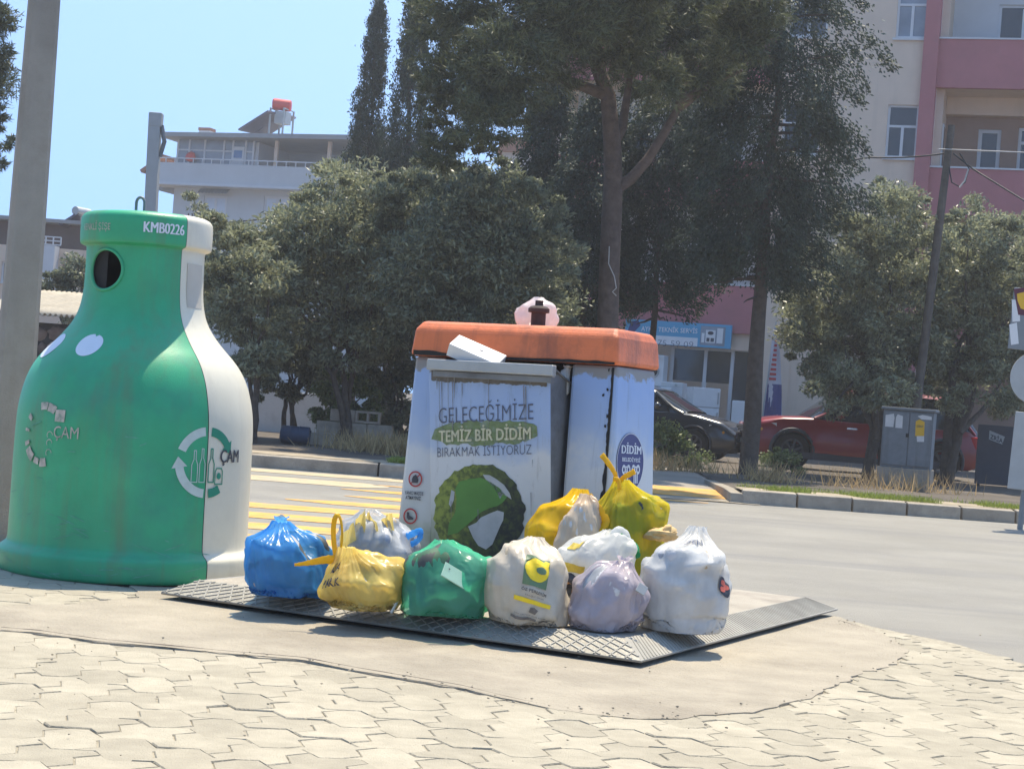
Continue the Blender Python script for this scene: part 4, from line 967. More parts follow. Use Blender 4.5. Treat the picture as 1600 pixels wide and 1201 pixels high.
def drape(w, d, h, seed, lumps, push, knot, kr=.013, nu=96, nv=66, slack=1.0, steps=46, iters=6, boxy=.75, uslack=1.0):
    """film tube gathered at the knot, pulled down by its weight over the lumps of rubbish inside it"""
    rs = np.random.RandomState(seed); kx, ky, kz = knot
    U = np.arange(nu) / nu * math.tau; V = np.arange(nv + 1) / nv
    P = np.zeros((nv + 1, nu, 3))
    for j, v in enumerate(V):
        a = -math.pi / 2 + v * math.pi * .985; r = max(0., math.cos(a)) ** boxy; zz = .5 + .5 * math.sin(a)
        z = zz if zz > .3 else .3 * (zz / .3) ** 1.7
        k = sm(.25, 1.0, z)
        P[j, :, 0] = np.cos(U) * (r * w * .54 + kr) + kx * k; P[j, :, 1] = np.sin(U) * (r * d * .54 + kr) + ky * k; P[j, :, 2] = z * kz + .004
    ru = np.linalg.norm(np.roll(P, -1, 1) - P, axis=2).mean(1); jm = int(ru.argmax())
    ru[jm:] = ru[jm] * (1 - .25 * (np.arange(nv + 1 - jm) / (nv + 1 - jm)))      # a tube: full width right up to the knot
    ru[:jm] *= np.linspace(.86, 1, jm); ru *= uslack
    rv = np.linalg.norm(P[1:] - P[:-1], axis=2).mean(1) * slack
    ruv = ru[:, None] * np.ones((1, nu)); rvv = rv[:, None] * np.ones((1, nu))
    rsh = np.sqrt(ruv[:-1] ** 2 + rvv ** 2)
    P[1:-1] += np.array([[noise.noise_vector(Vector(P[j, i]) * 17 + Vector((seed * 5.1, 0, 0))) + .6 * noise.noise_vector(Vector(P[j, i]) * 42) for i in range(nu)] for j in range(1, nv)]) * .017
    L = np.array(lumps); top = P[-1].copy(); Q = P.copy(); g = 9.8 * .012 ** 2
    def solve(A, Bv, rest, comp):
        D = Bv - A; n = np.linalg.norm(D, axis=2) + 1e-9; e = (n - rest) / n
        e = np.where(e > 0, e, e * comp)[..., None] * D * .5
        return e
    def collide():
        nonlocal P, Q
        m, T = push(P)
        P[m] = T[m]; Q[m] += (P[m] - Q[m]) * .9
        for x, y, z, r in L:
            D = P - (x, y, z); n = np.linalg.norm(D, axis=2); m = n < r
            if m.any():
                P[m] = np.array((x, y, z)) + D[m] / n[m][:, None] * r; Q[m] += (P[m] - Q[m]) * .85
        P[..., 2] = np.maximum(P[..., 2], .003)
        P[-1] = top
    for st in range(steps):
        vel = (P - Q) * .93; Q = P.copy(); P = P + vel; P[..., 2] -= g
        if st < 14:
            c = P.mean((0, 1)); D = P - c; P += D / (np.linalg.norm(D, axis=2, keepdims=True) + 1e-6) * .0006
        for it in range(iters):
            for o in (0, 1):                                      # round the bag
                A = P[:, o::2]; Bv = np.roll(P, -1, 1)[:, o::2]; e = solve(A, Bv, ruv[:, o::2], .05)
                P[:, o::2] += e; idx = (np.arange(nu)[o::2] + 1) % nu; P[:, idx] -= e
            for o in (0, 1):                                      # up the bag
                A = P[o:-1:2]; Bv = P[o + 1::2]; k = min(len(A), len(Bv)); e = solve(A[:k], Bv[:k], rvv[o::2][:k], .06)
                P[o:o + 2 * k:2] += e; P[o + 1:o + 1 + 2 * k:2] -= e
            if it % 2 == 0:
                for s_ in (1, -1):                                # shear
                    for o in (0, 1):
                        A = P[o:-1:2]; Bv = np.roll(P, -s_, 1)[o + 1::2]; k = min(len(A), len(Bv)); e = solve(A[:k], Bv[:k], rsh[o::2][:k], .05) * .6
                        P[o:o + 2 * k:2] += e; P[o + 1:o + 1 + 2 * k:2] -= np.roll(e, s_, 1)
                Av = (np.roll(P, -1, 1) + np.roll(P, 1, 1)) * .5; P[1:-1] += (Av - P)[1:-1] * .018
                P[1:-1] += ((P[2:] + P[:-2]) * .5 - P[1:-1]) * .018
            P[-1] = top
        collide()
    return P
def make_lumps(w, d, h, seed, n=7, lean=(0, 0), top=.95):
    rs = np.random.RandomState(seed + 500); out = []; m = min(w, d, h * 1.15)
    for k in range(n):
        r = m * rs.uniform(.10, .17); u = (k + .5) / n; zc = r * .9 + (h * top - 1.9 * r) * u ** .9
        f = max(.0, 1 - abs((zc / h - .42) / .60) ** 2.3) ** .5
        a = k * 2.39996 + rs.uniform(-.25, .25); q = rs.uniform(.95, 1.06)
        l = sm(0, 1, zc / h)
        out.append((math.cos(a) * max(0, w * .5 * f - r) * q + lean[0] * l, math.sin(a) * max(0, d * .5 * f - r) * q + lean[1] * l, zc, r))
    return out
def envelope(w, d, h, seed, lean, top=.95, k=.93, zcf=.42):
    """smooth uneven heap of rubbish: returns push(points) that moves points out of it, and a radius function"""
    rs = np.random.RandomState(seed + 90); F = rs.normal(0, 1, (7, 3)) * np.array([[1.6]] * 2 + [[3.2]] * 3 + [[5.5]] * 2); ph = rs.uniform(0, 6.28, 7); am = np.array([.06, .06, .045, .045, .04, .025, .022])
    zc = h * zcf
    def radius(D):
        n = np.linalg.norm(D, axis=-1, keepdims=True) + 1e-9; u = D / n
        e = np.where(u[..., 2] > 0, 2.3, 2.15); se = (np.abs(u) ** e[..., None]).sum(-1) ** (-1 / e)
        return se * (k + (np.sin(u @ F.T * 1.5 + ph) * am).sum(-1))
    def tofr(P):
        l = np.clip(P[..., 2] / h, 0, 1); l = l * l * (3 - 2 * l)
        c = np.stack([lean[0] * l, lean[1] * l, np.full_like(l, zc)], -1)
        sc = np.where(P[..., 2:3] > zc, np.array([w * .5, d * .5, h * top - zc]), np.array([w * .5, d * .5, zc * 1.5]))
        return c, sc
    def push(P):
        c, sc = tofr(P); D = (P - c) / sc; n = np.linalg.norm(D, axis=-1); R = radius(D); m = n < R
        lim = R * np.where(P[..., 2] < h * .16, 1.03, 1.25); m2 = n > lim
        R = np.where(m2 & ~m, lim, R); m = m | (m2 & (P[..., 2] < h * .3))
        return m, c + D * (R / (n + 1e-9))[..., None] * sc
    return push
def onskin(fn, u0, zf, h, off=.005):
    """2d print coords in metres -> bag skin around height zf * h"""
    vs_ = [i / 400 for i in range(40, 380)]; v0 = min(vs_, key=lambda v: abs(fn(u0, v).z - zf * h) + (0 if v > .2 else 1))
    sy = .08 / (fn(u0, v0 + .04) - fn(u0, v0 - .04)).length; sx = .08 / (fn(u0 + .04, v0) - fn(u0 - .04, v0)).length
    return onbag(fn, u0, v0, sx, sy, off)
def onbag(fn, u0, v0, sx, sy, off=.004):
    """2d print coords (metres) -> bag skin"""
    def g(x, y):
        u = u0 + x * sx; v = v0 + y * sy; p = fn(u, v); e = .02
        n = (fn(u + e, v) - fn(u - e, v)).cross(fn(u, v + e) - fn(u, v - e))
        if n.length > 0: n.normalize()
        return p + n * off
    return g
def bag(label, base, w, d, h, m, seed, rz=0, group='rubbish bags heaped on the platform', tilt=(0, 0), knot=(0, 0), lean=None, slack=1.05, n=7, ear=.0, contents=None, top=.95, steps=46, lumps=None, kh=1.0, nu=124, nv=84, **k):
    lean = lean if lean is not None else (knot[0] * .5, knot[1] * .5)
    L = lumps or make_lumps(w, d, h, seed, n, lean, top)
    zcf = k.get('zcf', .42); push = envelope(w, d, h, seed, lean, top, zcf=zcf)
    P = drape(w, d, h, seed, L, push, (knot[0], knot[1], h * kh), slack=slack, uslack=k.get('uslack', 1.13), steps=steps, nu=nu, nv=nv)
    nv_, nu_ = P.shape[0] - 1, P.shape[1]
    Nn = np.cross(np.roll(P, -1, 1) - np.roll(P, 1, 1), np.gradient(P, axis=0)); Nn /= np.linalg.norm(Nn, axis=2, keepdims=True) + 1e-9
    cr_ = k.get('crumple', 1.0); sv = Vector((seed * 3.1, seed * 1.7, seed * .9)); Dp_ = np.zeros((nv_ + 1, nu_))
    for j in range(nv_ + 1):
        t = j / nv_; kn = sm(.35, .95, t) * (1 - sm(.97, 1., t))
        for i in range(nu_):
            a = i * math.tau / nu_; c1, s1 = math.cos(a), math.sin(a)
            q = Vector((c1, s1, t * 1.15)); wv = noise.noise_vector(q * 2.1 + sv) * .22; q = q + wv
            d1, _ = noise.voronoi(Vector((q.x * 2.6, q.y * 2.6, q.z * 2.4)) + sv); d2, _ = noise.voronoi(Vector((q.x * 6.5, q.y * 6.5, q.z * 5.5)) + sv)
            e1 = min(d1[1] - d1[0], .45); e2 = min(d2[1] - d2[0], .4)
            pl_ = abs(noise.noise(Vector((q.x * 5, q.y * 5, t * .8)) + sv)) * 1.3 + .6 * abs(noise.noise(Vector((q.x * 12, q.y * 12, t)) + sv))
            Dp_[j, i] = cr_ * ((.2 - e1) * .022 + (.2 - e2) * .011 * (.6 + .8 * noise.noise(q * 1.7 + sv))) * (1 - .55 * kn) - kn * .016 * pl_ * cr_
    fade = np.minimum(1, np.maximum(.15, P[..., 2] / (h * .12))); P = P + Nn * (Dp_ * fade)[..., None] * min(1, min(w, h) / .3); P[..., 2] = np.maximum(P[..., 2], .003)
    def fn(u, v):
        a = (u % 1) * nu_; j = max(0, min(.9999, v)) * nv_; i0 = int(a) % nu_; j0 = int(j); fa, fj = a - int(a), j - j0; i1 = (i0 + 1) % nu_
        p = (P[j0, i0] * (1 - fa) + P[j0, i1] * fa) * (1 - fj) + (P[j0 + 1, i0] * (1 - fa) + P[j0 + 1, i1] * fa) * fj
        return Vector(p)
    b = B(); b.add(P.reshape(-1, 3).tolist(), [(j * nu_ + i, j * nu_ + (i + 1) % nu_, (j + 1) * nu_ + (i + 1) % nu_, (j + 1) * nu_ + i) for j in range(nv_) for i in range(nu_)])
    if ear:                                                       # loose ruffle above the knot
        K = Vector((knot[0], knot[1], h * kh)); rr = random.Random(seed); n_ = 44
        b.grid(n_, 7, lambda u, v: tuple(K + Vector((math.cos(u * math.tau), math.sin(u * math.tau), 0)) * (.011 + ear * .75 * v ** .8 * (1 + .75 * noise.noise((u * 11, v * 1.5, seed)) + .3 * noise.noise((u * 25, v * 2, seed)))) + Vector((ear * v * .5 * noise.noise((seed, 1, v)), -.2 * ear * v, ear * v * (.9 + .55 * noise.noise((u * 6, v, seed + 4)))))), True)
    o = obj('rubbish_bag', b, m, smooth=180); o.location = base; o.rotation_euler = (tilt[0], tilt[1], rz)
    tag(o, label, 'rubbish bag', group)
    if contents:
        cb_ = B(); pin = envelope(w, d, h, seed, lean, top, .84, zcf); G = []
        for j in range(41):
            a = -math.pi / 2 + math.pi * j / 40
            for i in range(64): G.append((lean[0] * .4 + .01 * math.cos(a) * math.cos(i * math.tau / 64), lean[1] * .4 + .01 * math.cos(a) * math.sin(i * math.tau / 64), h * zcf + .01 * math.sin(a)))
        _, T = pin(np.array(G)); T[:, 2] = np.where(T[:, 2] < h * zcf, h * zcf - (h * zcf - T[:, 2]) * 1.17, T[:, 2]); T[:, 2] = np.maximum(T[:, 2], .006); cb_.grid(64, 40, lambda u, v: tuple(T[round(v * 40) * 64 + round(u * 64) % 64]), True)
        rc = random.Random(seed); cb_.m = []
        for q in range(len(cb_.f)):
            c_ = Vector(cb_.v[cb_.f[q][0]]); cb_.m.append(int(abs(noise.cell((c_ + noise.noise_vector(c_ * 9) * .05) * 13 + Vector((seed, 0, 0)))) * 97) % len(contents))
        obj('contents', cb_, list(contents), o, smooth=40)
    return o, fn
def ribbon(b, pts, wd, th=.002, tw=0., crinkle=.0, seed=0):
    pts = [Vector(p) for p in pts]
    # catmull smooth
    P = []
    for i in range(len(pts) - 1):
        p0, p1, p2, p3 = pts[max(0, i - 1)], pts[i], pts[i + 1], pts[min(len(pts) - 1, i + 2)]
        for q in range(6):
            t = q / 6; P.append(.5 * ((2 * p1) + (p2 - p0) * t + (2 * p0 - 5 * p1 + 4 * p2 - p3) * t * t + (3 * p1 - p0 - 3 * p2 + p3) * t ** 3))
    P.append(pts[-1])
    n = len(P); W_ = wd if hasattr(wd, '__len__') else [wd, wd]
    b.tube(P, [(W_[0] + (W_[-1] - W_[0]) * i / (n - 1)) * (1 + crinkle * noise.noise((i * .7, seed, 0))) for i in range(n)], 10, True, flat=th)
def gbase(px, py, d, k=.53): p = gp(px, py, HZ + .004); return Vector((p.x, p.y + d * k, HZ + .004))
def bpix(o, px, py, Y): return o.matrix_basis.inverted() @ at(px, py, Y)

FBLUE = plastic_film('blue_film', (.13, .50, .92), .60, .42, .22, tint=(.42, .68, .95), bump=.25)
FYEL = plastic_film('yellow_film', (.93, .77, .28), .58, .32, .26, tint=(.95, .82, .45), bump=.25)
FCLR = plastic_film('clear_film', (.66, .69, .72), .45, .48, .16, bump=.3)
FGRN = plastic_film('green_film', (.24, .82, .58), .60, .48, .22, tint=(.4, .85, .65), bump=.25)
FLEM = plastic_film('cream_film', (.82, .75, .62), .45, .08, .32, bump=.25)
FWHT = plastic_film('white_film', (.84, .84, .80), .48, .06, .28, bump=.25)
FWH2 = plastic_film('milky_film', (.82, .82, .80), .48, .16, .25, bump=.25)
FLIL = plastic_film('lilac_film', (.62, .56, .60), .45, .16, .25, bump=.25)
FYG = plastic_film('yellow_green_film', (.88, .74, .05), .5, .42, .22, tint=(.95, .88, .25), bump=.25)
FYO = plastic_film('amber_film', (.95, .70, .03), .62, .22, .24, tint=(.95, .78, .15), bump=.25)
FCRM = plastic_film('peach_film', (.85, .72, .56), .5, .16, .28, bump=.25)
YSTRAP = mat('yellow_strap', (.84, .54, .01), .35, .1, 20, trans=.4)
CW, CGY, CB_, CT, CDK, CGN = [mat('content_' + n, c, .6, .25, 9) for n, c in (('white', (.55, .55, .55)), ('grey', (.33, .34, .35)), ('bluish', (.24, .29, .38)), ('tan', (.46, .37, .25)), ('dark', (.05, .055, .05)), ('green', (.045, .12, .06)))]
# blue bag
o, f = bag('crumpled blue plastic bag with a small knot, nearest the bottle shaped bin', gbase(447, 936, .38), .46, .40, .33, FBLUE, 3, rz=.2, crumple=1.25, knot=(-.075, -.02), ear=.03, contents=[CGY, CGY, CB_, CDK], kh=1.0)
# yellow tied bag in front
o, f = bag('yellow bag tied with a raised loop handle, between the blue and green bags', gbase(560, 957, .33), .39, .34, .27, FYEL, 8, rz=.1, knot=(-.09, -.06), contents=[CW, CT, CW], kh=.98, lean=(.01, 0))
KN = Vector(f(.75, .999)); kw_ = o.matrix_basis @ Vector((-.09, -.06, .262)); Yk = kw_.y
b = B(); P = lambda x, y, dy=0: bpix(o, x, y, Yk + dy)
ribbon(b, [P(526, 876), P(522, 850), P(521, 825), P(524, 808), P(530, 806, .01), P(534, 822, .02), P(534, 846, .02), P(529, 876, .01)], .011, .3, seed=1); obj('handle', b, YSTRAP, o, smooth=60)
b = B(); ribbon(b, [P(528, 874), P(510, 874, -.02), P(492, 877, -.03), P(476, 880, -.04), P(460, 882, -.05)], [.022, .006], .25, crinkle=.3); obj('handle', b, YSTRAP, o, smooth=60)
b = B(); g = onskin(f, .655, .42, .265, .004); fit_text(b, 'PARK', (-.045, .0), (.045, .015), .032, g, .02); fit_text(b, 'ADA', (-.03, .055), (.03, .065), .028, g, .02); obj('lettering', b, MT['ink'], o)
# clear bag behind
o, f = bag('see through white bag with a yellow rim, behind the yellow and green bags', Vector((at(592, 900, 8.72).x, 8.72, HZ)), .45, .38, .385, FCLR, 12, rz=.3, knot=(-.05, .10), ear=.0, kh=.98, zcf=.5, contents=[CW, CGY, CB_, CW, CT])
b = B(); Y0 = 8.56; rr = random.Random(6)
for s, (x0, y0_, x1, y1_) in enumerate(((528, 842, 556, 812), (556, 815, 572, 795), (572, 797, 590, 818), (590, 815, 612, 800))):
    p, q2 = bpix(o, x0, y0_, Y0 + .05 * s), bpix(o, x1, y1_, Y0 + .04 * s)
    n_ = 7; top = [p.lerp(q2, t / n_) + Vector((rr.gauss(0, .006), rr.gauss(0, .02), rr.gauss(0, .006))) for t in range(n_ + 1)]; bt = [x + Vector((rr.gauss(.01, .012), rr.gauss(0, .02), -.075 - .03 * rr.random())) for x in top]
    b.add(top + bt, [(i, i + 1, n_ + 2 + i, n_ + 1 + i) for i in range(n_)])
yr_ = obj('yellow_rim', b, plastic_film('pale_yellow_film', (.84, .68, .22), .5, .1), o, smooth=180); yr_.modifiers.new('smooth', 'SUBSURF').render_levels = 2
b = B(); ribbon(b, [bpix(o, 636, 838, 8.6), bpix(o, 648, 832, 8.58), bpix(o, 657, 830, 8.57), bpix(o, 655, 842, 8.56), bpix(o, 643, 850, 8.58)], .016, .5, crinkle=.5); obj('blue_scrap', b, FBLUE, o, smooth=60)
# green bag
o, f = bag('translucent green bag with a white card inside, left of the lemon print bag', gbase(688, 967, .38), .45, .39, .34, FGRN, 21, rz=0, crumple=1.2, knot=(-.02, .09), contents=[CDK, CGN, CDK, CGN], kh=.92, lean=(.05, .02))
ctr = Vector((.06, -.185, .185)); b = B(); Mx = Matrix.Translation(ctr) @ Matrix.Rotation(.35, 4, 'Z') @ Matrix.Rotation(R_(27), 4, 'Y') @ Matrix.Rotation(R_(-30), 4, 'X'); b.box(-.077, .077, -.003, .003, -.036, .036, Mx)
obj('card', b, mat('card_through_film', (.36, .56, .42), .5, .1, 9), o, bevel=.002)
b = B()
for dx, dz in ((-.05, .012), (.06, -.008)): wrap(b, shape2d(ellipse(.004, .004, 10)), lambda x, z: tuple(Mx @ Vector((x, -.0052, z))), dx, dz)
obj('card_hole', b, MT['ink'], o)
b = B(); ribbon(b, [bpix(o, 640, 905, 7.98), bpix(o, 628, 925, 7.93), bpix(o, 619, 943, 7.9), bpix(o, 611, 957, 7.88)], [.006, .010], .4); ribbon(b, [bpix(o, 645, 900, 7.98), bpix(o, 622, 915, 7.93), bpix(o, 612, 938, 7.9), bpix(o, 620, 945, 7.9)], .0035, .5); obj('white_strap', b, MT['white'], o, smooth=60)
# lemon bag
o, f = bag('cream bag printed with a yellow lemon, between the green and lilac bags', gbase(821, 980, .37), .425, .38, .375, FLEM, 31, knot=(.02, .10), kh=.97, lean=(.0, .03), crumple=.75, contents=[CW, CW, CT])
gb = lambda off: onskin(f, .76, .64, .37, off)
b = B(); wrap(b, shape2d(rect(-.056, .056, -.066, .070), 4), gb(.004), .0, .0); obj('print_panel', b, mat('sage_print', (.13, .21, .11), .5, .1, 9), o)
b = B(); wrap(b, shape2d(ellipse(.054, .052, 30), 3), gb(.006), .002, .008); wrap(b, shape2d([(.02, .045), (.035, .066), (.055, .06), (.05, .03)], 2), gb(.006)); wrap(b, shape2d(rect(-.085, .085, -.010, .010), 4), gb(.006), .0, -.132, -.06)
lem = obj('lemon_print', b, mat('lemon_print', (.86, .62, .015), .45, .06, 9), o)
b = B(); wrap(b, shape2d(ellipse(.022, .016, 20), 2), gb(.008), .018, .008); wrap(b, shape2d([(-.052, .035), (-.02, .062), (-.04, .068), (-.054, .064)], 1), gb(.008)); obj('leaf_print', b, bpy.data.materials['sage_print'], o)
b = B(); fit_text(b, 'ÖZ PERLERİM', (-.056, -.082), (.06, -.088), .018, gb(.007), .02); fit_text(b, 'Doğal Ürün', (-.035, -.106), (.05, -.109), .012, gb(.007), 0)
wrap(b, shape2d(rect(-.10, .03, -.007, .007), 4), gb(.006), .0, -.218); wrap(b, shape2d(rect(.045, .10, -.006, .006), 2), gb(.006), .0, -.222); wrap(b, shape2d([(-.02, -.01), (.012, -.018), (.024, .006), (.004, .016), (-.014, .012)], 1), gb(.006), .01, -.172)
obj('lettering', b, mat('faded_ink', (.16, .14, .12), .6, .3, 30), o)
b = B(); fit_text(b, 'lütfen çevrenizi temiz tutunuz', (-.08, -.197), (.08, -.201), .009, gb(.006), 0); obj('small_print', b, bpy.data.materials['faded_ink'], o)
# lilac bag
o, f = bag('greyish lilac bag below the flattened white bag', gbase(946, 990, .31), .355, .32, .295, FLIL, 41, rz=.0, crumple=1.3, knot=(.07, .02), contents=[CW, CGY, CW], ear=.03, lean=(.02, 0))
b = B(); cc = Vector(f(.80, .86)); b.box(-.022, .022, -.004, .004, -.022, .022, Matrix.Translation(cc + Vector((.02, -.03, .0))) @ Matrix.Rotation(.5, 4, 'Y') @ Matrix.Rotation(-.5, 4, 'X')); tg = obj('grey_tag', b, MT['signback'], o, bevel=.002)
# big white bag
o, f = bag('big white bag at the right end of the heap, with a red printed badge', gbase(1063, 993, .40), .43, .39, .465, FWH2, 51, rz=-.2, crumple=1.5, zcf=.48, knot=(.05, .13), contents=[CW, CT, CW, CGY, CW], kh=.98, lean=(.02, .02), ear=.0)
b = B(); wrap(b, shape2d(ellipse(.030, .046, 24), 3), onskin(f, .88, .47, .455, .005), rot=.5); obj('badge_print', b, MT['ink'], o)
b = B()
for dx, dy in ((-.005, .018), (.01, .002), (-.006, -.014)): wrap(b, shape2d(ellipse(.013, .013, 14), 2), onskin(f, .88, .47, .455, .007), dx, dy)
obj('badge_print', b, mat('red_badge', (.55, .12, .08), .5, .2, 30), o)
b = B(); g = onskin(f, .765, .86, .455, .005); fit_text(b, 'ZEN', (-.05, -.01), (.03, .02), .05, g, .03); obj('lettering', b, MT['greyink'], o)
# flattened white bag on top
pz_ = at(925, 912, 8.22)
o, f = bag('flattened white carrier bag with yellow print, lying on top of the lilac bag', Vector((pz_.x, 8.24, pz_.z + .005)), .42, .30, .235, FWHT, 61, knot=(.10, .10), crumple=1.5, kh=.93, lean=(.04, .0), tilt=(R_(6), R_(-6)))
b = B(); wrap(b, shape2d(rect(-.05, .05, -.014, .014), 4), onbag(f, .655, .60, .9, 2.0, .004), rot=-.1); wrap(b, shape2d(rect(-.03, .03, -.015, .015), 3), onbag(f, .65, .76, .9, 2.0, .004), rot=-.1); obj('yellow_print', b, mat('dull_yellow_print', (.62, .46, .06), .5, .25, 25), o)
b = B(); rr = random.Random(14)
for k in range(16): wrap(b, shape2d([(.02 * rr.uniform(.4, 1) * math.cos(a), .012 * rr.uniform(.4, 1) * math.sin(a)) for a in [i * math.tau / 6 for i in range(6)]], 1), onbag(f, rr.uniform(.62, .80), rr.uniform(.28, .42), .9, 2., .004))
obj('dark_print', b, MT['ink'], o)
b = B(); ribbon(b, [bpix(o, 958, 866, 8.2), bpix(o, 958, 838, 8.22), bpix(o, 968, 827, 8.24), bpix(o, 980, 836, 8.24), bpix(o, 985, 862, 8.22)], [.02, .016], .35, crinkle=.4); obj('handle', b, FWHT, o, smooth=60)
# dark wrapper scraps between
pz_ = at(903, 912, 8.15); b = B(); b.mi = 0; b.ball((0, 0, 0), .07, 24, 16, (1.1, .7, .8), .9, 3); b.mi = 1
for k in range(7): b.ball((rr.uniform(-.05, .05), -.035, rr.uniform(-.04, .03)), .02, 8, 6, (1, .6, 1), .6, k)
sc_ = obj('food_wrapper', b, [MT['ink'], mat('orange_wrapper', (.5, .26, .10), .5, .3, 20)], smooth=60); sc_.location = pz_; tag(sc_, 'dark crumpled food wrapper wedged below the flattened white bag', 'wrapper')
# amber bag
pz_ = at(886, 800, 8.74); zt = at(905, 762, 8.74).z
o, f = bag('amber yellow bag leaning on the container hopper', Vector((pz_.x, 8.74, HZ)), .42, .34, (zt - HZ) * .98, FYO, 71, zcf=.62, knot=(.06, .06), contents=[CT, CW, CT], lean=(.02, 0))
b = B(); ribbon(b, [bpix(o, 908, 784, 8.52), bpix(o, 902, 812, 8.5), bpix(o, 898, 838, 8.5)], [.016, .02], .3, crinkle=.6); ribbon(b, [bpix(o, 920, 775, 8.56), bpix(o, 938, 800, 8.5), bpix(o, 946, 815, 8.48), bpix(o, 936, 832, 8.47), bpix(o, 930, 845, 8.47)], [.022, .032], .35, crinkle=.7, seed=3); obj('strap', b, YSTRAP, o, smooth=60)
# peach bag wedged in front of it
pz_ = at(905, 820, 8.54); zt = at(905, 772, 8.54).z
o, f = bag('pale peach bag twisted to a point, in front of the amber yellow bag', Vector((pz_.x, 8.52, HZ)), .25, .22, (zt - HZ), FCRM, 81, zcf=.55, knot=(.02, .02), contents=[CW, CT])
# yellow green bag, tied
pz_ = at(980, 800, 8.62); zt = at(968, 750, 8.62).z
o, f = bag('yellow bag tied in two ears with dark green waste showing through', Vector((pz_.x, 8.64, HZ)), .37, .33, (zt - HZ), FYG, 91, zcf=.68, knot=(-.04, -.03), contents=[CGN, CDK, CGN, CT], lean=(.01, 0))
b = B(); ribbon(b, [bpix(o, 966, 754, 8.60), bpix(o, 960, 738, 8.58), bpix(o, 951, 724, 8.56), bpix(o, 940, 710, 8.55)], [.011, .017], .3, crinkle=.3); obj('tied_ear', b, YSTRAP, o, smooth=60)
b = B(); ribbon(b, [bpix(o, 966, 755, 8.60), bpix(o, 974, 746, 8.58), bpix(o, 983, 741, 8.56), bpix(o, 992, 736, 8.55)], [.011, .015], .3, crinkle=.3, seed=4); ribbon(b, [bpix(o, 958, 748, 8.57), bpix(o, 966, 750, 8.56), bpix(o, 968, 764, 8.54)], .011, .5); obj('tied_ear', b, YSTRAP, o, smooth=60)
# green bottle
pz_ = at(984, 856, 8.3); b = B().lathe([(0, -.14), (.034, -.14), (.038, -.12), (.038, .03), (.03, .06), (.014, .085), (.014, .10), (.017, .10), (.017, .116), (.0, .116)], 20)
bo = obj('plastic_bottle', b, mat('green_bottle', (.015, .30, .10), .2, .1, 6, trans=.3), smooth=40); bo.location = pz_; bo.rotation_euler = (R_(100), 0, R_(14)); tag(bo, 'green plastic bottle stuck between the white bags', 'bottle')
# crust of bread behind the white bag
pz_ = at(1034, 835, 8.5); b = B(); b.ball((0, 0, 0), .05, 14, 9, (1.5, 1, .6), .7, 2); b.ball((.03, .0, .025), .03, 10, 7, (1, 1, .7), .7, 5); cr_ = obj('bread_crust', b, mat('bread', (.62, .43, .20), .8, .3, 18), smooth=60); cr_.location = pz_; tag(cr_, 'pale crumpled scrap between the tied yellow bag and the big white bag', 'scrap')
# white bag behind the crane mushroom, and one poking from the gap
p_ = wc.matrix_basis @ Vector((local(wc, 839, 500, DB / 2 + .14)[0], DB / 2 + .14, ZL1 + .01)); o, f = bag('small white bag sitting on the orange lid behind the crane mushroom', p_, .24, .18, .17, plastic_film('blush_film', (.86, .80, .78), .5, .08), 101, group='bags left on the container', nu=60, nv=44, steps=40)
p_ = wc.matrix_basis @ Vector((local(wc, 881, 600, .04)[0], .02, local(wc, 881, 622, .04)[1])); o, f = bag('thin white bag hanging out of the gap beside the hopper', p_, .07, .07, .15, FWHT, 111, group='bags left on the container', nu=60, nv=44, steps=40, knot=(.02, 0), ear=.02)

# ================================================================== BUILDINGS
def wall_with_openings(b, x0, x1, z0, z1, y0, y1, holes):
    """solid wall slab between y0 (front) and y1, with rectangular openings"""
    xs = sorted({x0, x1, *[h[0] for h in holes], *[h[1] for h in holes]}); zs = sorted({z0, z1, *[h[2] for h in holes], *[h[3] for h in holes]})
    xs = [x for x in xs if x0 <= x <= x1]; zs = [z for z in zs if z0 <= z <= z1]
    solid = lambda i, j: 0 <= i < len(xs) - 1 and 0 <= j < len(zs) - 1 and not any(h[0] < (xs[i] + xs[i + 1]) / 2 < h[1] and h[2] < (zs[j] + zs[j + 1]) / 2 < h[3] for h in holes)
    for i in range(len(xs) - 1):
        for j in range(len(zs) - 1):
            if not solid(i, j): continue
            a, c, e, g = xs[i], xs[i + 1], zs[j], zs[j + 1]
            b.add([(a, y0, e), (c, y0, e), (c, y0, g), (a, y0, g)], [(0, 1, 2, 3)]); b.add([(a, y1, e), (c, y1, e), (c, y1, g), (a, y1, g)], [(3, 2, 1, 0)])
            if not solid(i - 1, j): b.add([(a, y0, e), (a, y1, e), (a, y1, g), (a, y0, g)], [(3, 2, 1, 0)])
            if not solid(i + 1, j): b.add([(c, y0, e), (c, y1, e), (c, y1, g), (c, y0, g)], [(0, 1, 2, 3)])
            if not solid(i, j - 1): b.add([(a, y0, e), (c, y0, e), (c, y1, e), (a, y1, e)], [(3, 2, 1, 0)])
            if not solid(i, j + 1): b.add([(a, y0, g), (c, y0, g), (c, y1, g), (a, y1, g)], [(0, 1, 2, 3)])
    return b
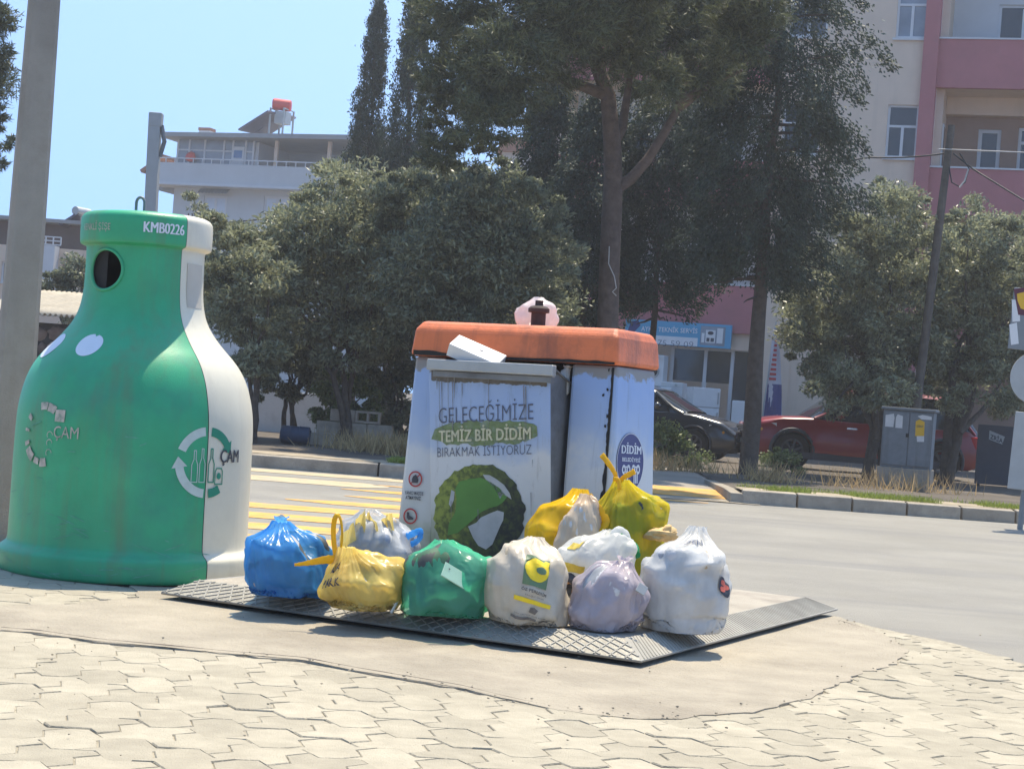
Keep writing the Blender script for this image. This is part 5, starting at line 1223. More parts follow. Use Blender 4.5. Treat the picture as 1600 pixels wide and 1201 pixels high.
def window(root, h, y, cols=2, transom=0., pm='pane', fw=.06, name='window', sill=True, fm='frame'):
    x0, x1, z0, z1 = h; b = B(); d0, d1 = y + .06, y + .12
    b.box(x0, x1, d0, d1, z0, z0 + fw); b.box(x0, x1, d0, d1, z1 - fw, z1); b.box(x0, x0 + fw, d0 + .002, d1 - .002, z0 + fw, z1 - fw); b.box(x1 - fw, x1, d0 + .002, d1 - .002, z0 + fw, z1 - fw)
    zt = z1 - transom if transom else z1 - fw
    if transom: b.box(x0 + fw, x1 - fw, d0 + .004, d1 - .004, zt - fw * .5, zt + fw * .5)
    for c in range(1, cols):
        x = x0 + (x1 - x0) * c / cols; b.box(x - fw * .6, x + fw * .6, d0 + .006, d1 - .006, z0 + fw, zt - fw * .4)
    f = obj(name, b, MT[fm], root)
    obj('pane', B().box(x0 + fw * .5, x1 - fw * .5, d0 + .03, d0 + .04, z0 + fw * .5, z1 - fw * .5), MT[pm], f)
    if sill: obj('sill', B().box(x0 - .06, x1 + .06, y - .06, y + .10, z0 - .06, z0 - .003), MT['palewall'], f)
    return f

# ---- pink and cream apartment block
pA = at(1440, 690, 46.0)
apt = thing('apartment_building', 'pink and cream apartment block with balconies and a shop on its ground floor', 'building', (pA.x, 46.0, .14), R_(-17))
A = lambda px, py, yl=0.: local(apt, px, py, yl)
def AH(x0, y0, x1, y1, yl=0.):
    a = A(x0, (y0 + y1) / 2, yl)[0]; c = A(x1, (y0 + y1) / 2, yl)[0]; xm = (x0 + x1) / 2
    return (min(a, c), max(a, c), A(xm, y1, yl)[1], A(xm, y0, yl)[1])
xP0 = A(1437, 160)[0]; xP1 = xP0 + .38
xL0 = A(862, 400)[0]; xL1 = A(1183, 465)[0]; xR = xP1 + 8.5
ZT = 15.0
PT = [A(1150, 433)[1], A(1510, 264)[1], A(1510, 62)[1]]; PT[0] = PT[1] - (PT[2] - PT[1])
PHT = A(1520, 62)[1] - A(1520, 138)[1]
wins = [AH(1385, 164, 1434, 247), AH(1402, -26, 1451, 60)]
dzs = wins[1][2] - wins[0][2]
wins.append((wins[0][0], wins[0][1], wins[0][2] - dzs, wins[0][3] - dzs))
wx = A(1222, 200)[0]; wins += [(wx, wx + 1.0, w_[2], w_[3]) for w_ in wins[:3]]
b = wall_with_openings(B(), xL1, xP0, 0, ZT, 0, .3, wins); obj('wall', b, MT['cream'], apt)
for w_ in wins: window(apt, w_, 0, 2, .55, 'panepale' if w_ is wins[1] else 'pane')
obj('pilaster', B().box(xP0, xP1, -.16, .3, 0, ZT), MT['pink'], apt)
# right bay: balconies with a recess behind
def bay(x0, x1, depth, floors, side):
    for k, zt in enumerate(floors):
        obj('balcony_parapet', B().box(x0, x1, -.03, .12, zt - PHT, zt), MT['pink'], apt)
        b = B().box(x0, x1, -.06, .15, zt + .003, zt + .045); obj('coping', b, MT['palewall'], apt)
        obj('balcony_slab', B().box(x0, x1, .122, depth, zt - PHT + .02, zt - PHT + .24), MT['cream'], apt)
bay(xP1, xR, 1.7, PT[1:], 1)
bay(xP1, xR, 1.7, PT[:1], 1)
bay(xL0, xL1, 1.5, PT, -1)
dk = AH(1527, 202, 1563, 262, 1.7); wn = AH(1590, 200, 1640, 262, 1.7); wn2 = AH(1560, 8, 1640, 60, 1.7)
dh = (dk[0], dk[1], PT[1] - PHT + .25, dk[3]); 
dh0 = (dk[0], dk[1], PT[0] - PHT + .25, dk[3] - (PT[1] - PT[0]))
holes = [dh, (wn[0], wn[1], PT[1] - .2, wn[3]), dh0]
zmid = PT[2] - PHT
b = wall_with_openings(B(), xP1, xR, 0, zmid + .02, 1.7, 2.0, holes); obj('recess_wall', b, MT['brownwall'], apt)
h2 = (wn2[0], wn2[1], PT[2] - .2, wn2[3]); b = wall_with_openings(B(), xP1, xR, zmid + .25, ZT, 1.7, 2.0, [h2]); obj('recess_wall', b, MT['palewall'], apt)
window(apt, dh, 1.7, 1, 0, 'pane', .1, 'balcony_door', False); window(apt, holes[1], 1.7, 1, .4, 'pane', .08, sill=False); window(apt, h2, 1.7, 2, 0, 'pane', .07, sill=False); window(apt, dh0, 1.7, 1, 0, 'pane', .1, 'balcony_door', False)
b = wall_with_openings(B(), .3, 1.7, 0, ZT, 0, .2, [(.55, 1.05, PT[1] - .25, PT[1] + 1.25)])
b.v = [(xP1 + .001 + y, x, z) for x, y, z in b.v]; obj('side_wall', b, MT['cream'], apt)
f = B(); f.box(xP1 + .20, xP1 + .24, .56, 1.04, PT[1] - .24, PT[1] + 1.24); sw = obj('window', f, MT['frame'], apt); obj('pane', B().box(xP1 + .242, xP1 + .25, .63, .97, PT[1] - .17, PT[1] + 1.17), MT['pane'], sw)
b = B().box(xP1 + .201, xR, .4, 1.699, zmid - .55, zmid - .03 + .01); 
obj('beam', B().box(xP1 + .21, xR, 1.35, 1.69, zmid - .45, zmid + .018), MT['cream'], apt)
# left bay back wall and shop
b = wall_with_openings(B(), xL0, xL1, PT[0] - PHT + .26, ZT, 1.5, 1.8, [(xL0 + .8 + k * 2.6, xL0 + 2.2 + k * 2.6, z - .95, z + 1.25) for k in range(2) for z in PT]); obj('recess_wall', b, MT['palewall'], apt)
for k in range(2):
    for z in PT: window(apt, (xL0 + .8 + k * 2.6, xL0 + 2.2 + k * 2.6, z - .95, z + 1.25), 1.5, 2, 0, 'pane', .07, 'balcony_door', False)
obj('end_wall', B().box(xL0 - .3, xL0, 0, 9, 0, ZT), MT['cream'], apt)
obj('roof_slab', B().box(xL0 - .4, xR + .1, -.3, 9, ZT, ZT + .25), MT['roofslab'], apt)
zs0, zs1 = 0, PT[0] - PHT
zbm = A(1060, 541)[1]
obj('shop_beam', B().box(xL0, xL1, .1, .45, zbm, zs1 - .003), MT['cream'], apt)
obj('shop_floor', B().box(xL0, xL1, .1, 5, .0, .12), MT['path'], apt)
obj('shop_back_wall', B().box(xL0, xL1, 4.6, 4.8, 0, zs1 - .01), MT['greywall'], apt)
b = B(); 
for px in (985, 1048, 1100, 1142, 1170): x = A(px, 600, .3)[0]; b.box(x - .045, x + .045, .26, .36, .12, zbm)
obj('shopfront_frame', b, MT['palewall'], apt)
b = B().box(A(1050, 600, .3)[0], A(1142, 600, .3)[0], .30, .31, zbm - .9, zbm - .05); obj('fanlight', b, MT['pane'], apt)
b = B().box(A(1142, 600, .3)[0] + .05, xL1 - .02, .30, .31, .14, zbm - .02); obj('glass_door', b, MT['pane'], apt)
# lower wall parts right of the shop
obj('column', B().box(xL1 - .02, xL1 + 1.0, -.02, -.001, 0, zs1), MT['cream'], apt)
x0s, x1s = A(1168, 640, -.0)[0], A(1205, 640)[0]
# signboard
sgn = thing('shop_sign', 'light blue shop signboard with white lettering and a pictured stove', 'sign', tuple(apt.matrix_basis @ Vector((0, 0, 0))), R_(-17))
S_ = lambda px, py: local(apt, px, py, -.2)
s0, s1 = S_(978, 497), S_(1141, 545); zt_, zb_ = S_(1060, 503)[1], S_(1060, 540)[1]
b = B().box(s0[0], s1[0], -.2, -.1, zb_, zt_); obj('board', b, MT['bluesign'], sgn, bevel=.01)
sfn = lambda x, z: (x, -.204, z)
bd = bpy.data.objects['board']
xm = S_(1091, 520)[0]; b = B(); wrap(b, shape2d(rect(s0[0] + .02, xm, zb_ + .015, zb_ + .235)), sfn); obj('white_strip', b, MT['whitepl'], bd)
b = B(); fit_text(b, '0532 475 59 09', S_(983, 533), S_(1083, 538.5), .16, lambda x, z: (x, -.207, z), -.02); obj('lettering', b, MT['greyink'], bd)
b = B(); fit_text(b, 'AYKO TEKNİK SERVİS', S_(1002, 512), S_(1090, 516), .17, sfn, .01); obj('lettering', b, MT['whitepl'], bd)
b = B(); xc, zc = S_(991, 511); wrap(b, shape2d([(-.17, -.1), (-.05, -.2), (.17, .06), (.1, .2), (0, .1), (-.1, .14)]), sfn, xc, zc); obj('emblem', b, MT['navy'], bd)
b = B(); xc, zc = S_(1112, 524); wrap(b, shape2d(rect(-.3, .36, -.27, .24)), sfn, xc, zc); obj('picture', b, MT['panepale'], bd)
sfn2 = lambda x, z: (x, -.207, z); b = B(); wrap(b, shape2d(rect(-.16, .1, -.2, .14)), sfn2, xc, zc); wrap(b, shape2d(rect(.14, .3, -.2, .2)), sfn2, xc, zc); wrap(b, shape2d(rect(-.27, -.19, -.2, .05)), sfn2, xc, zc); obj('picture', b, MT['white'], bd)
b = B(); wrap(b, shape2d(ellipse(.08, .05, 14)), lambda x, z: (x, -.21, z), xc - .03, zc + .06); wrap(b, shape2d(rect(-.13, -.05, -.17, -.07)), lambda x, z: (x, -.21, z), xc, zc); wrap(b, shape2d(rect(-.02, .07, -.17, -.07)), lambda x, z: (x, -.21, z), xc, zc); obj('picture', b, MT['ink'], bd)
# appliances on show
def appliance_place(o, px, yl, rz=0, z=.0): 
    x = A(px, 640, yl)[0]; o.location = apt.matrix_basis @ Vector((x, yl, z)); o.rotation_euler = (0, 0, R_(-17) + rz)
def washer(label, px, yl, z, rz=0):
    t = thing('washing_machine', label, 'washing machine', group='appliances outside the repair shop'); appliance_place(t, px, yl, rz, z)
    obj('cabinet', B().box(-.3, .3, -.28, .28, .02, .85), MT['white'], t, bevel=.015)
    pf = lambda x, q: (x, -.284, q)
    b = B(); v, f = ring2d(.15, .20, n=32); b.add([(x, -.30, y + .42) for x, y in v] + [(x, -.27, y + .42) for x, y in v], f); r = obj('door_ring', b, MT['signback'], t)
    b = B(); b.grid(24, 4, lambda u, v: (.15 * v * math.cos(u * math.tau), -.30 - .03 * (1 - v * v), .42 + .15 * v * math.sin(u * math.tau)), True); obj('door_glass', b, MT['carglass'], r, smooth=60)
    obj('control_panel', B().box(-.28, .28, -.29, -.279, .73, .83), MT['paper'], t); b = B(); b.tube([(.12, -.29, .78), (.12, -.315, .78)], .035, 14); obj('dial', b, MT['signback'], t)
    obj('foot', B().box(-.27, .27, -.25, .25, 0, .02), MT['black'], t)
    return t
zf = .12
washer('white washing machine on the ground between the two fridges', 1052, -.75, 0)
washer('white washing machine stacked on another beside the tall fridge', 1050, -.30, .86)
washer('white washing machine at the far left of the shopfront', 1018, -.3, 1.55)
def fridge(label, px, yl, w, d, h, split, rz):
    t = thing('fridge', label, 'fridge', group='appliances outside the repair shop'); appliance_place(t, px, yl, rz)
    obj('body', B().box(-w / 2, w / 2, -d / 2 + .04, d / 2, .03, h), MT['white'], t, bevel=.012)
    for a, c in ((.05, split), (split + .015, h - .005)):
        dd = obj('door', B().box(-w / 2 + .002, w / 2 - .002, -d / 2 - .012, -d / 2 + .036, a, c), MT['white'], t, bevel=.015); obj('handle', B().box(w / 2 - .07, w / 2 - .045, -d / 2 - .04, -d / 2 - .014, max(a + .1, c - .5), c - .1), MT['signback'], dd)
    obj('foot', B().box(-w / 2 + .03, w / 2 - .03, -d / 2 + .05, d / 2 - .03, 0, .03), MT['black'], t); return t
fridge('tall white fridge standing in front of the shop window', 1097, -1.0, .72, .66, 1.62, 1.1, R_(28))
fridge('narrow white fridge at the left, half hidden by the waste container', 1030, -.9, .55, .55, 1.55, .9, R_(10))
fridge('white upright freezer right behind the cypress trunk', 1165, -.9, .55, .6, 1.35, .7, R_(-10))
# flag banner
fb = thing('feather_flag', 'tall white feather flag with blue and red print beside the shop', 'flag'); appliance_place(fb, 1205, -.9)
zf0, zf1 = A(1207, 655, -.9)[1], A(1205, 505, -.9)[1]
b = B(); b.grid(8, 20, lambda u, v: ((u - .45) * .50 * (1 - v) ** .55 + .02 - .06 * v, .03 * math.sin(u * 7 + v * 4), zf0 + (zf1 - zf0) * v)); cl = obj('cloth', b, mat('flag_cloth', (.50, .47, .50), .8, .1, 3), fb, smooth=60)
rr = random.Random(3)
b = B(); b.grid(6, 6, lambda u, v: ((u - .45) * .46 * (1 - v * .38) ** .5 + .02, .03 * math.sin(u * 7 + v * 1.5) - .006, zf0 + .02 + (zf1 - zf0) * .36 * v)); obj('print', b, MT['navy'], cl)
b = B()
for k in range(9):
    z = zf0 + (zf1 - zf0) * (.42 + .05 * k); wrap(b, shape2d(rect(-.11 + .01 * k, .07 - .006 * k, -.03, .035)), lambda x, q: (x, -.037, q), 0, z)
obj('print', b, MT['redprint'], cl)
b = B(); b.tube([(-.22, 0, 0), (-.20, 0, zf0 + .4), (-.04, 0, zf1 + .05)], .015, 8); obj('pole', b, MT['signback'], fb)

# ---- pale house far behind on the left
pH = at(400, 600, 95.0)
hs = thing('apartment_house', 'pale grey house with a covered roof terrace, far behind the trees', 'building', (pH.x, 95.0, 0), R_(-18))
Hh = lambda px, py, yl=0.: local(hs, px, py, yl)
hx0 = Hh(272, 300)[0]; hx1 = Hh(640, 300)[0]; zsl = Hh(400, 293)[1]; ztp = Hh(400, 262)[1]
hw = [(Hh(318, 320)[0], Hh(354, 320)[0], Hh(335, 372)[1], Hh(335, 306)[1]), (Hh(412, 320)[0], Hh(452, 320)[0], Hh(430, 345)[1], Hh(430, 307)[1])]
hw += [(a, c, e - 3.1, g - 3.1) for a, c, e, g in hw[:2]]
b = wall_with_openings(B(), hx0, hx1, 0, zsl, 0, .3, hw); obj('wall', b, MT['greywall'], hs)
obj('end_wall', B().box(hx0 - .002, hx0 + .3, .301, 9, 0, zsl), MT['greywall'], hs)
for w_ in hw: window(hs, w_, 0, 2, 0, 'shutter', .12)
obj('terrace_parapet', B().box(hx0 - .9, hx1, -.9, 9, zsl, ztp), MT['greywall'], hs)
b = B().box(hx0 - 1.0, hx1 + .05, -1.0, 9, zsl - .14, zsl - .003); obj('cornice', b, MT['palewall'], hs)
zrf = Hh(400, 224)[1]
xr0, xr1 = Hh(252, 212, -1.2)[0], Hh(545, 212, -1.2)[0]
b = B(); b.prism([(xr0, zrf), (hx1, zrf + .15), (hx1, zrf + .4), (xr0 + .1, zrf + .22)], -1.6, 9, lambda a, c, h: (a, h, c)); obj('roof', b, MT['roofslab'], hs)
b = B(); gx0, gx1 = Hh(276, 240, -.5)[0], Hh(396, 240, -.5)[0]
for px in (278, 296, 320, 350, 364, 384, 396): x = Hh(px, 240, -.5)[0]; b.box(x - .05, x + .05, -.55, -.45, ztp, zrf + .05)
for z in (ztp + .02, ztp + .75): b.box(gx0, gx1, -.54, -.46, z - .04, z + .04)
gl_ = obj('terrace_glazing', b, MT['frame'], hs); obj('pane', B().box(gx0, gx1, -.51, -.49, ztp, zrf), MT['panepale'], gl_)
dx0, dx1 = Hh(363, 240, -.56)[0], Hh(382, 240, -.56)[0]; f_ = obj('door', B().box(dx0, dx1, -.60, -.555, ztp, zrf - .3), MT['frame'], hs); obj('pane', B().box(dx0 + .12, dx1 - .12, -.62, -.601, ztp + .4, zrf - .5), mat('blue_pane', (.10, .22, .42), .2, .1, 2), f_)
for px in (432, 515): x = Hh(px, 240, -.6)[0]; obj('post', B().box(x - .09, x + .09, -.7, -.52, ztp, zrf + .1), MT['cream'], hs)
obj('terrace_back', B().box(gx1, hx1, 3.4, 3.6, ztp - .5, zrf), MT['greywall'], hs)
obj('partition', B().box(gx1 + .05, gx1 + .25, -.4, 3.4, ztp - .5, zrf), MT['palewall'], hs)
b = B(); zq = Hh(450, 254, -.85)[1]; b.box(hx0 - .8, hx1, -.88, -.83, zq, zq + .06)
for k in range(26): x = hx0 - .7 + (hx1 - hx0) * k / 25; b.box(x - .025, x + .025, -.875, -.835, ztp, zq)
obj('railing', b, MT['frame'], hs)
cxh = Hh(322, 205, 1)[0]; ch_ = obj('chimney', B().box(cxh - .33, cxh + .33, .8, 1.4, zrf, zrf + .72), MT['palewall'], hs); obj('chimney_cap', B().box(cxh - .36, cxh + .36, .77, 1.43, zrf + .723, zrf + .88), MT['tile'], ch_)
b = B(); b.box(Hh(279, 300)[0] - 1.6, hx0 - .01, .5, 4, zsl - .3, zsl + 0.1); obj('eave_slab', b, MT['roofslab'], hs)
b = B(); xe = hx0 - .9; b.prism([(xe - 1.2, ztp - .5), (xe, ztp + .35), (xe, ztp + .55), (xe - 1.3, ztp - .35)], 0, 6, lambda a, c, h: (a, h, c)); obj('side_eave', b, MT['tile'], hs)
obj('flower_pot', B().ball((Hh(296, 255, -.8)[0], -.72, ztp + .35), .3, 10, 7, (1, .6, .9), .3, 2), MT['redtank'], hs, smooth=60)
for k, zz in enumerate((zsl - .5,)):
    b = B(); n_ = 9; xx0, xx1 = Hh(310, 300, -.5)[0], Hh(356, 300, -.5)[0]
    b.grid(27, 2, lambda u, v: (xx0 + (xx1 - xx0) * u, -.25 - .35 * v, hw[0][3] + .35 - .25 * v - .05 * abs(math.sin(u * n_ * math.pi)) * v)); obj('awning', b, MT['signgrey'], hs)
# solar heater
so_h = thing('solar_heater', 'roof solar water heater with a red tank on its stand', 'solar heater', tuple(hs.matrix_basis @ Vector((0, 0, 0))), R_(-18))
Sx = lambda px, py: local(hs, px, py, 1.0)
a_, c_ = Sx(386, 209), Sx(432, 180); b = B()
def slab(b, p, q, y0, y1, th, sk=0):
    d = Vector((q[0] - p[0], q[1] - p[1])); n = Vector((-d.y, d.x)).normalized() * th
    b.prism([p, q, (q[0] + n.x, q[1] + n.y), (p[0] + n.x, p[1] + n.y)], y0, y1, lambda a, c, h: (a + sk * h, h, c))
slab(b, a_, c_, .0, .9, .1, .42); slab(b, a_, c_, .95, 1.85, .1, .42); obj('solar_panel', b, MT['solar'], so_h)
t0_, t1_ = Sx(430, 164), Sx(455, 166); b = B(); b.tube([(t0_[0], .7, t0_[1]), (t0_[0] + .06, .72, t0_[1]), (t1_[0] - .06, 1.0, t1_[1]), (t1_[0], 1.02, t1_[1])], [.25, .31, .31, .25], 18); obj('tank', b, MT['redtank'], so_h, smooth=40)
b = B(); 
for px in (432, 453):
    x, z = Sx(px, 172)
    for yy in (.3, 1.5): b.box(x - .04, x + .04, yy - .04, yy + .04, zrf + .2, z)
    b.box(x - .03, x + .03, .3, 1.5, z - .06, z)
x_, z_ = Sx(443, 185); b.box(x_ - .3, x_ + .35, .5, 1.2, z_ - .35, z_ + .3); obj('stand', b, MT['signback'], so_h)

# ---- low houses at far left
lh = thing('low_house', 'low cream and brown house with a white balcony rail, behind the bottle shaped bin', 'building', (at(90, 430, 62).x, 62, 0), R_(-4))
Lh = lambda px, py: local(lh, px, py, 0)
b = wall_with_openings(B(), Lh(-60, 420)[0], Lh(150, 420)[0], 0, Lh(90, 388)[1], 0, .3, [(Lh(2, 420)[0], Lh(30, 420)[0], Lh(2, 440)[1], Lh(2, 408)[1])]); obj('wall', b, MT['cream'], lh)
obj('upper_wall', B().box(Lh(-60, 360)[0], Lh(160, 360)[0], 1.2, 8, Lh(90, 389)[1], Lh(90, 347)[1]), mat('dark_brown_render', (.16, .115, .10), .9, .1, 1.5), lh)
obj('roof', B().box(Lh(-70, 345)[0], Lh(170, 345)[0], .4, 8.3, Lh(90, 346.5)[1], Lh(90, 341)[1]), MT['roofslab'], lh)
obj('pale_corner', B().box(Lh(66, 400)[0], Lh(92, 400)[0], -.5, -.002, Lh(80, 470)[1], Lh(80, 385)[1]), MT['palewall'], lh)
b = B(); z0_, z1_ = Lh(85, 384)[1], Lh(85, 372)[1]
for z in (z0_, (z0_ + z1_) / 2, z1_): b.box(Lh(55, 380)[0], Lh(102, 380)[0], -.5, -.46, z - .02, z + .02)
for k in range(5): x = Lh(55, 380)[0] + k * (Lh(102, 380)[0] - Lh(55, 380)[0]) / 4; b.box(x - .02, x + .02, -.5, -.46, z0_, z1_)
obj('railing', b, MT['frame'], lh); obj('balcony_recess', B().box(Lh(100, 398)[0], Lh(134, 398)[0], -.05, -.003, Lh(110, 420)[1], Lh(110, 405)[1]), MT['brownwall'], lh)
window(lh, (Lh(2, 420)[0], Lh(30, 420)[0], Lh(2, 440)[1], Lh(2, 408)[1]), 0, 2)
s2 = thing('solar_heater', 'small roof solar heater with a steel tank above the brown wall', 'solar heater', tuple(lh.location), R_(-4))
b = B(); slab(b, Lh(84, 350), Lh(114, 331), .5, 1.4, .08, .1); obj('solar_panel', b, MT['solar'], s2)
p_ = Lh(117, 327); b = B(); b.tube([(p_[0] - .15, .5, p_[1]), (p_[0] + .12, 1.2, p_[1])], .15, 14); obj('tank', b, MT['galv'], s2, smooth=40)
b = B(); x, z = Lh(120, 336)
for yy in (.6, 1.2): b.box(x - .03, x + .03, yy - .03, yy + .03, Lh(90, 342)[1], z)
obj('stand', b, MT['signback'], s2)
# ---- tile roofed house glimpsed through the pines
th_ = thing('tile_roofed_house', 'house with an orange tiled roof glimpsed through the pine crown', 'building', (at(830, 400, 88).x, 88, 0), R_(-8)); Tl = lambda px, py: local(th_, px, py, 0)
obj('wall', B().box(Tl(780, 300)[0], Tl(880, 300)[0], 0, 8, 0, Tl(830, 240)[1]), MT['whitewall'], th_)
b = B(); b.prism([(Tl(772, 240)[0], Tl(830, 240)[1]), (Tl(890, 240)[0], Tl(830, 240)[1]), (Tl(862, 216)[0], Tl(830, 217)[1]), (Tl(800, 216)[0], Tl(830, 217)[1])], -.4, 8.4, lambda a, c, h: (a, h, c)); obj('roof', b, MT['tile'], th_)

# ---- stone shed with corrugated roof
Ys = 27.0; sh_ = thing('stone_shed', 'rubble stone shed with a corrugated roof behind the concrete pole', 'shed', (at(95, 560, Ys).x, Ys, .13), R_(-14)); Sh = lambda px, py, yl=0: local(sh_, px, py, yl)
x0_, x1_ = Sh(-40, 560)[0], Sh(150, 560)[0]; zt2 = Sh(100, 496)[1]
b = B(); b.box(x0_, x1_, .02, 2.2, 0, zt2 - .1); obj('wall', b, MT['mortar'], sh_)
b = B(); rr = random.Random(8); z = .02
while z < zt2 - .25:
    hgt = rr.uniform(.14, .24); x = x0_
    while x < x1_ - .1:
        wd = rr.uniform(.15, .34); b.ball((x + wd / 2, .02, z + hgt / 2 + rr.uniform(-.02, .02)), .5, 10, 7, (wd * .95, .12, hgt * .97), .35, rr.random() * 40); x += wd + .012
    z += hgt + .01
obj('stonework', b, MT['stone'], sh_, smooth=70)
b = B(); ra, rb = Sh(70, 455, 1.8)[1], Sh(100, 494, -.4)[1]
b.grid(150, 6, lambda u, v: (x0_ + (x1_ + .12 - x0_) * u, -.45 + 2.4 * v, rb + (ra - rb) * v + .025 * math.sin(u * 150))); obj('corrugated_roof', b, MT['corr'], sh_, smooth=80, solid=.008)

# ---- garden walls at the back left
def place(px, py, Y): p = at(px, py, Y); return p
p0, p1 = at(380, 640, 33), at(520, 640, 33); zt3 = at(450, 612, 33).z
b = B(); b.box(p0.x - 6, p1.x + .2, 33, 33.2, .05, zt3); ww = tag(obj('garden_wall', b, MT['whitewall'], bevel=.01), 'whitewashed garden wall in the shade at the back left', 'wall')
Yb = 28.2; bl = thing('block_wall', 'low wall of hollow concrete blocks behind the dry weeds', 'wall', (at(482, 700, Yb).x, Yb, .12), R_(-3))
xb1 = local(bl, 600, 680, 0)[0]; zt4 = local(bl, 540, 650, 0)[1]; b = B(); bw, bh = .39, .19; rr = random.Random(4); nrow = max(3, int(zt4 / (bh + .01)))
for r in range(nrow):
    for k in range(int(xb1 / (bw + .01)) + 1):
        x = k * (bw + .01) + (r % 2) * .2 - .1; z = r * (bh + .01)
        if r == nrow - 1 and x > xb1 * .45:      # top course on its side, hollows showing
            b.box(x, x + bw, 0, .19, z, z + .035); b.box(x, x + bw, 0, .19, z + bh - .035, z + bh); [b.box(x + q, x + q + .035, 0.002, .188, z + .0352, z + bh - .0352) for q in (0, .177, .355)]
        elif r == nrow - 1 and x < .1: continue
        else: b.box(x, x + bw, rr.uniform(-.008, .008), .19, z, z + bh)
obj('blocks', b, MT['block'], bl, bevel=.006)
pb = at(462, 676, 27.6)
for k, (dx, lab) in enumerate(((0, 'blue plastic barrel lying in the shade by the white garden wall'),)):
    t = thing('barrel', lab, 'barrel', (pb.x, pb.y, .27)); b = B().lathe([(0, -.4), (.2, -.4), (.22, -.37), (.22, -.14), (.235, -.12), (.22, -.1), (.22, .1), (.235, .12), (.22, .14), (.22, .37), (.2, .4), (0, .4)], 22); b.v = [(z * .55, y * .62, x * .62) for x, y, z in b.v]; obj('body', b, MT['bluebarrel'], t, smooth=40); b = B(); b.tube([(.222, 0, .07), (.24, 0, .07)], .02, 10); obj('bung', b, MT['ink'], t)
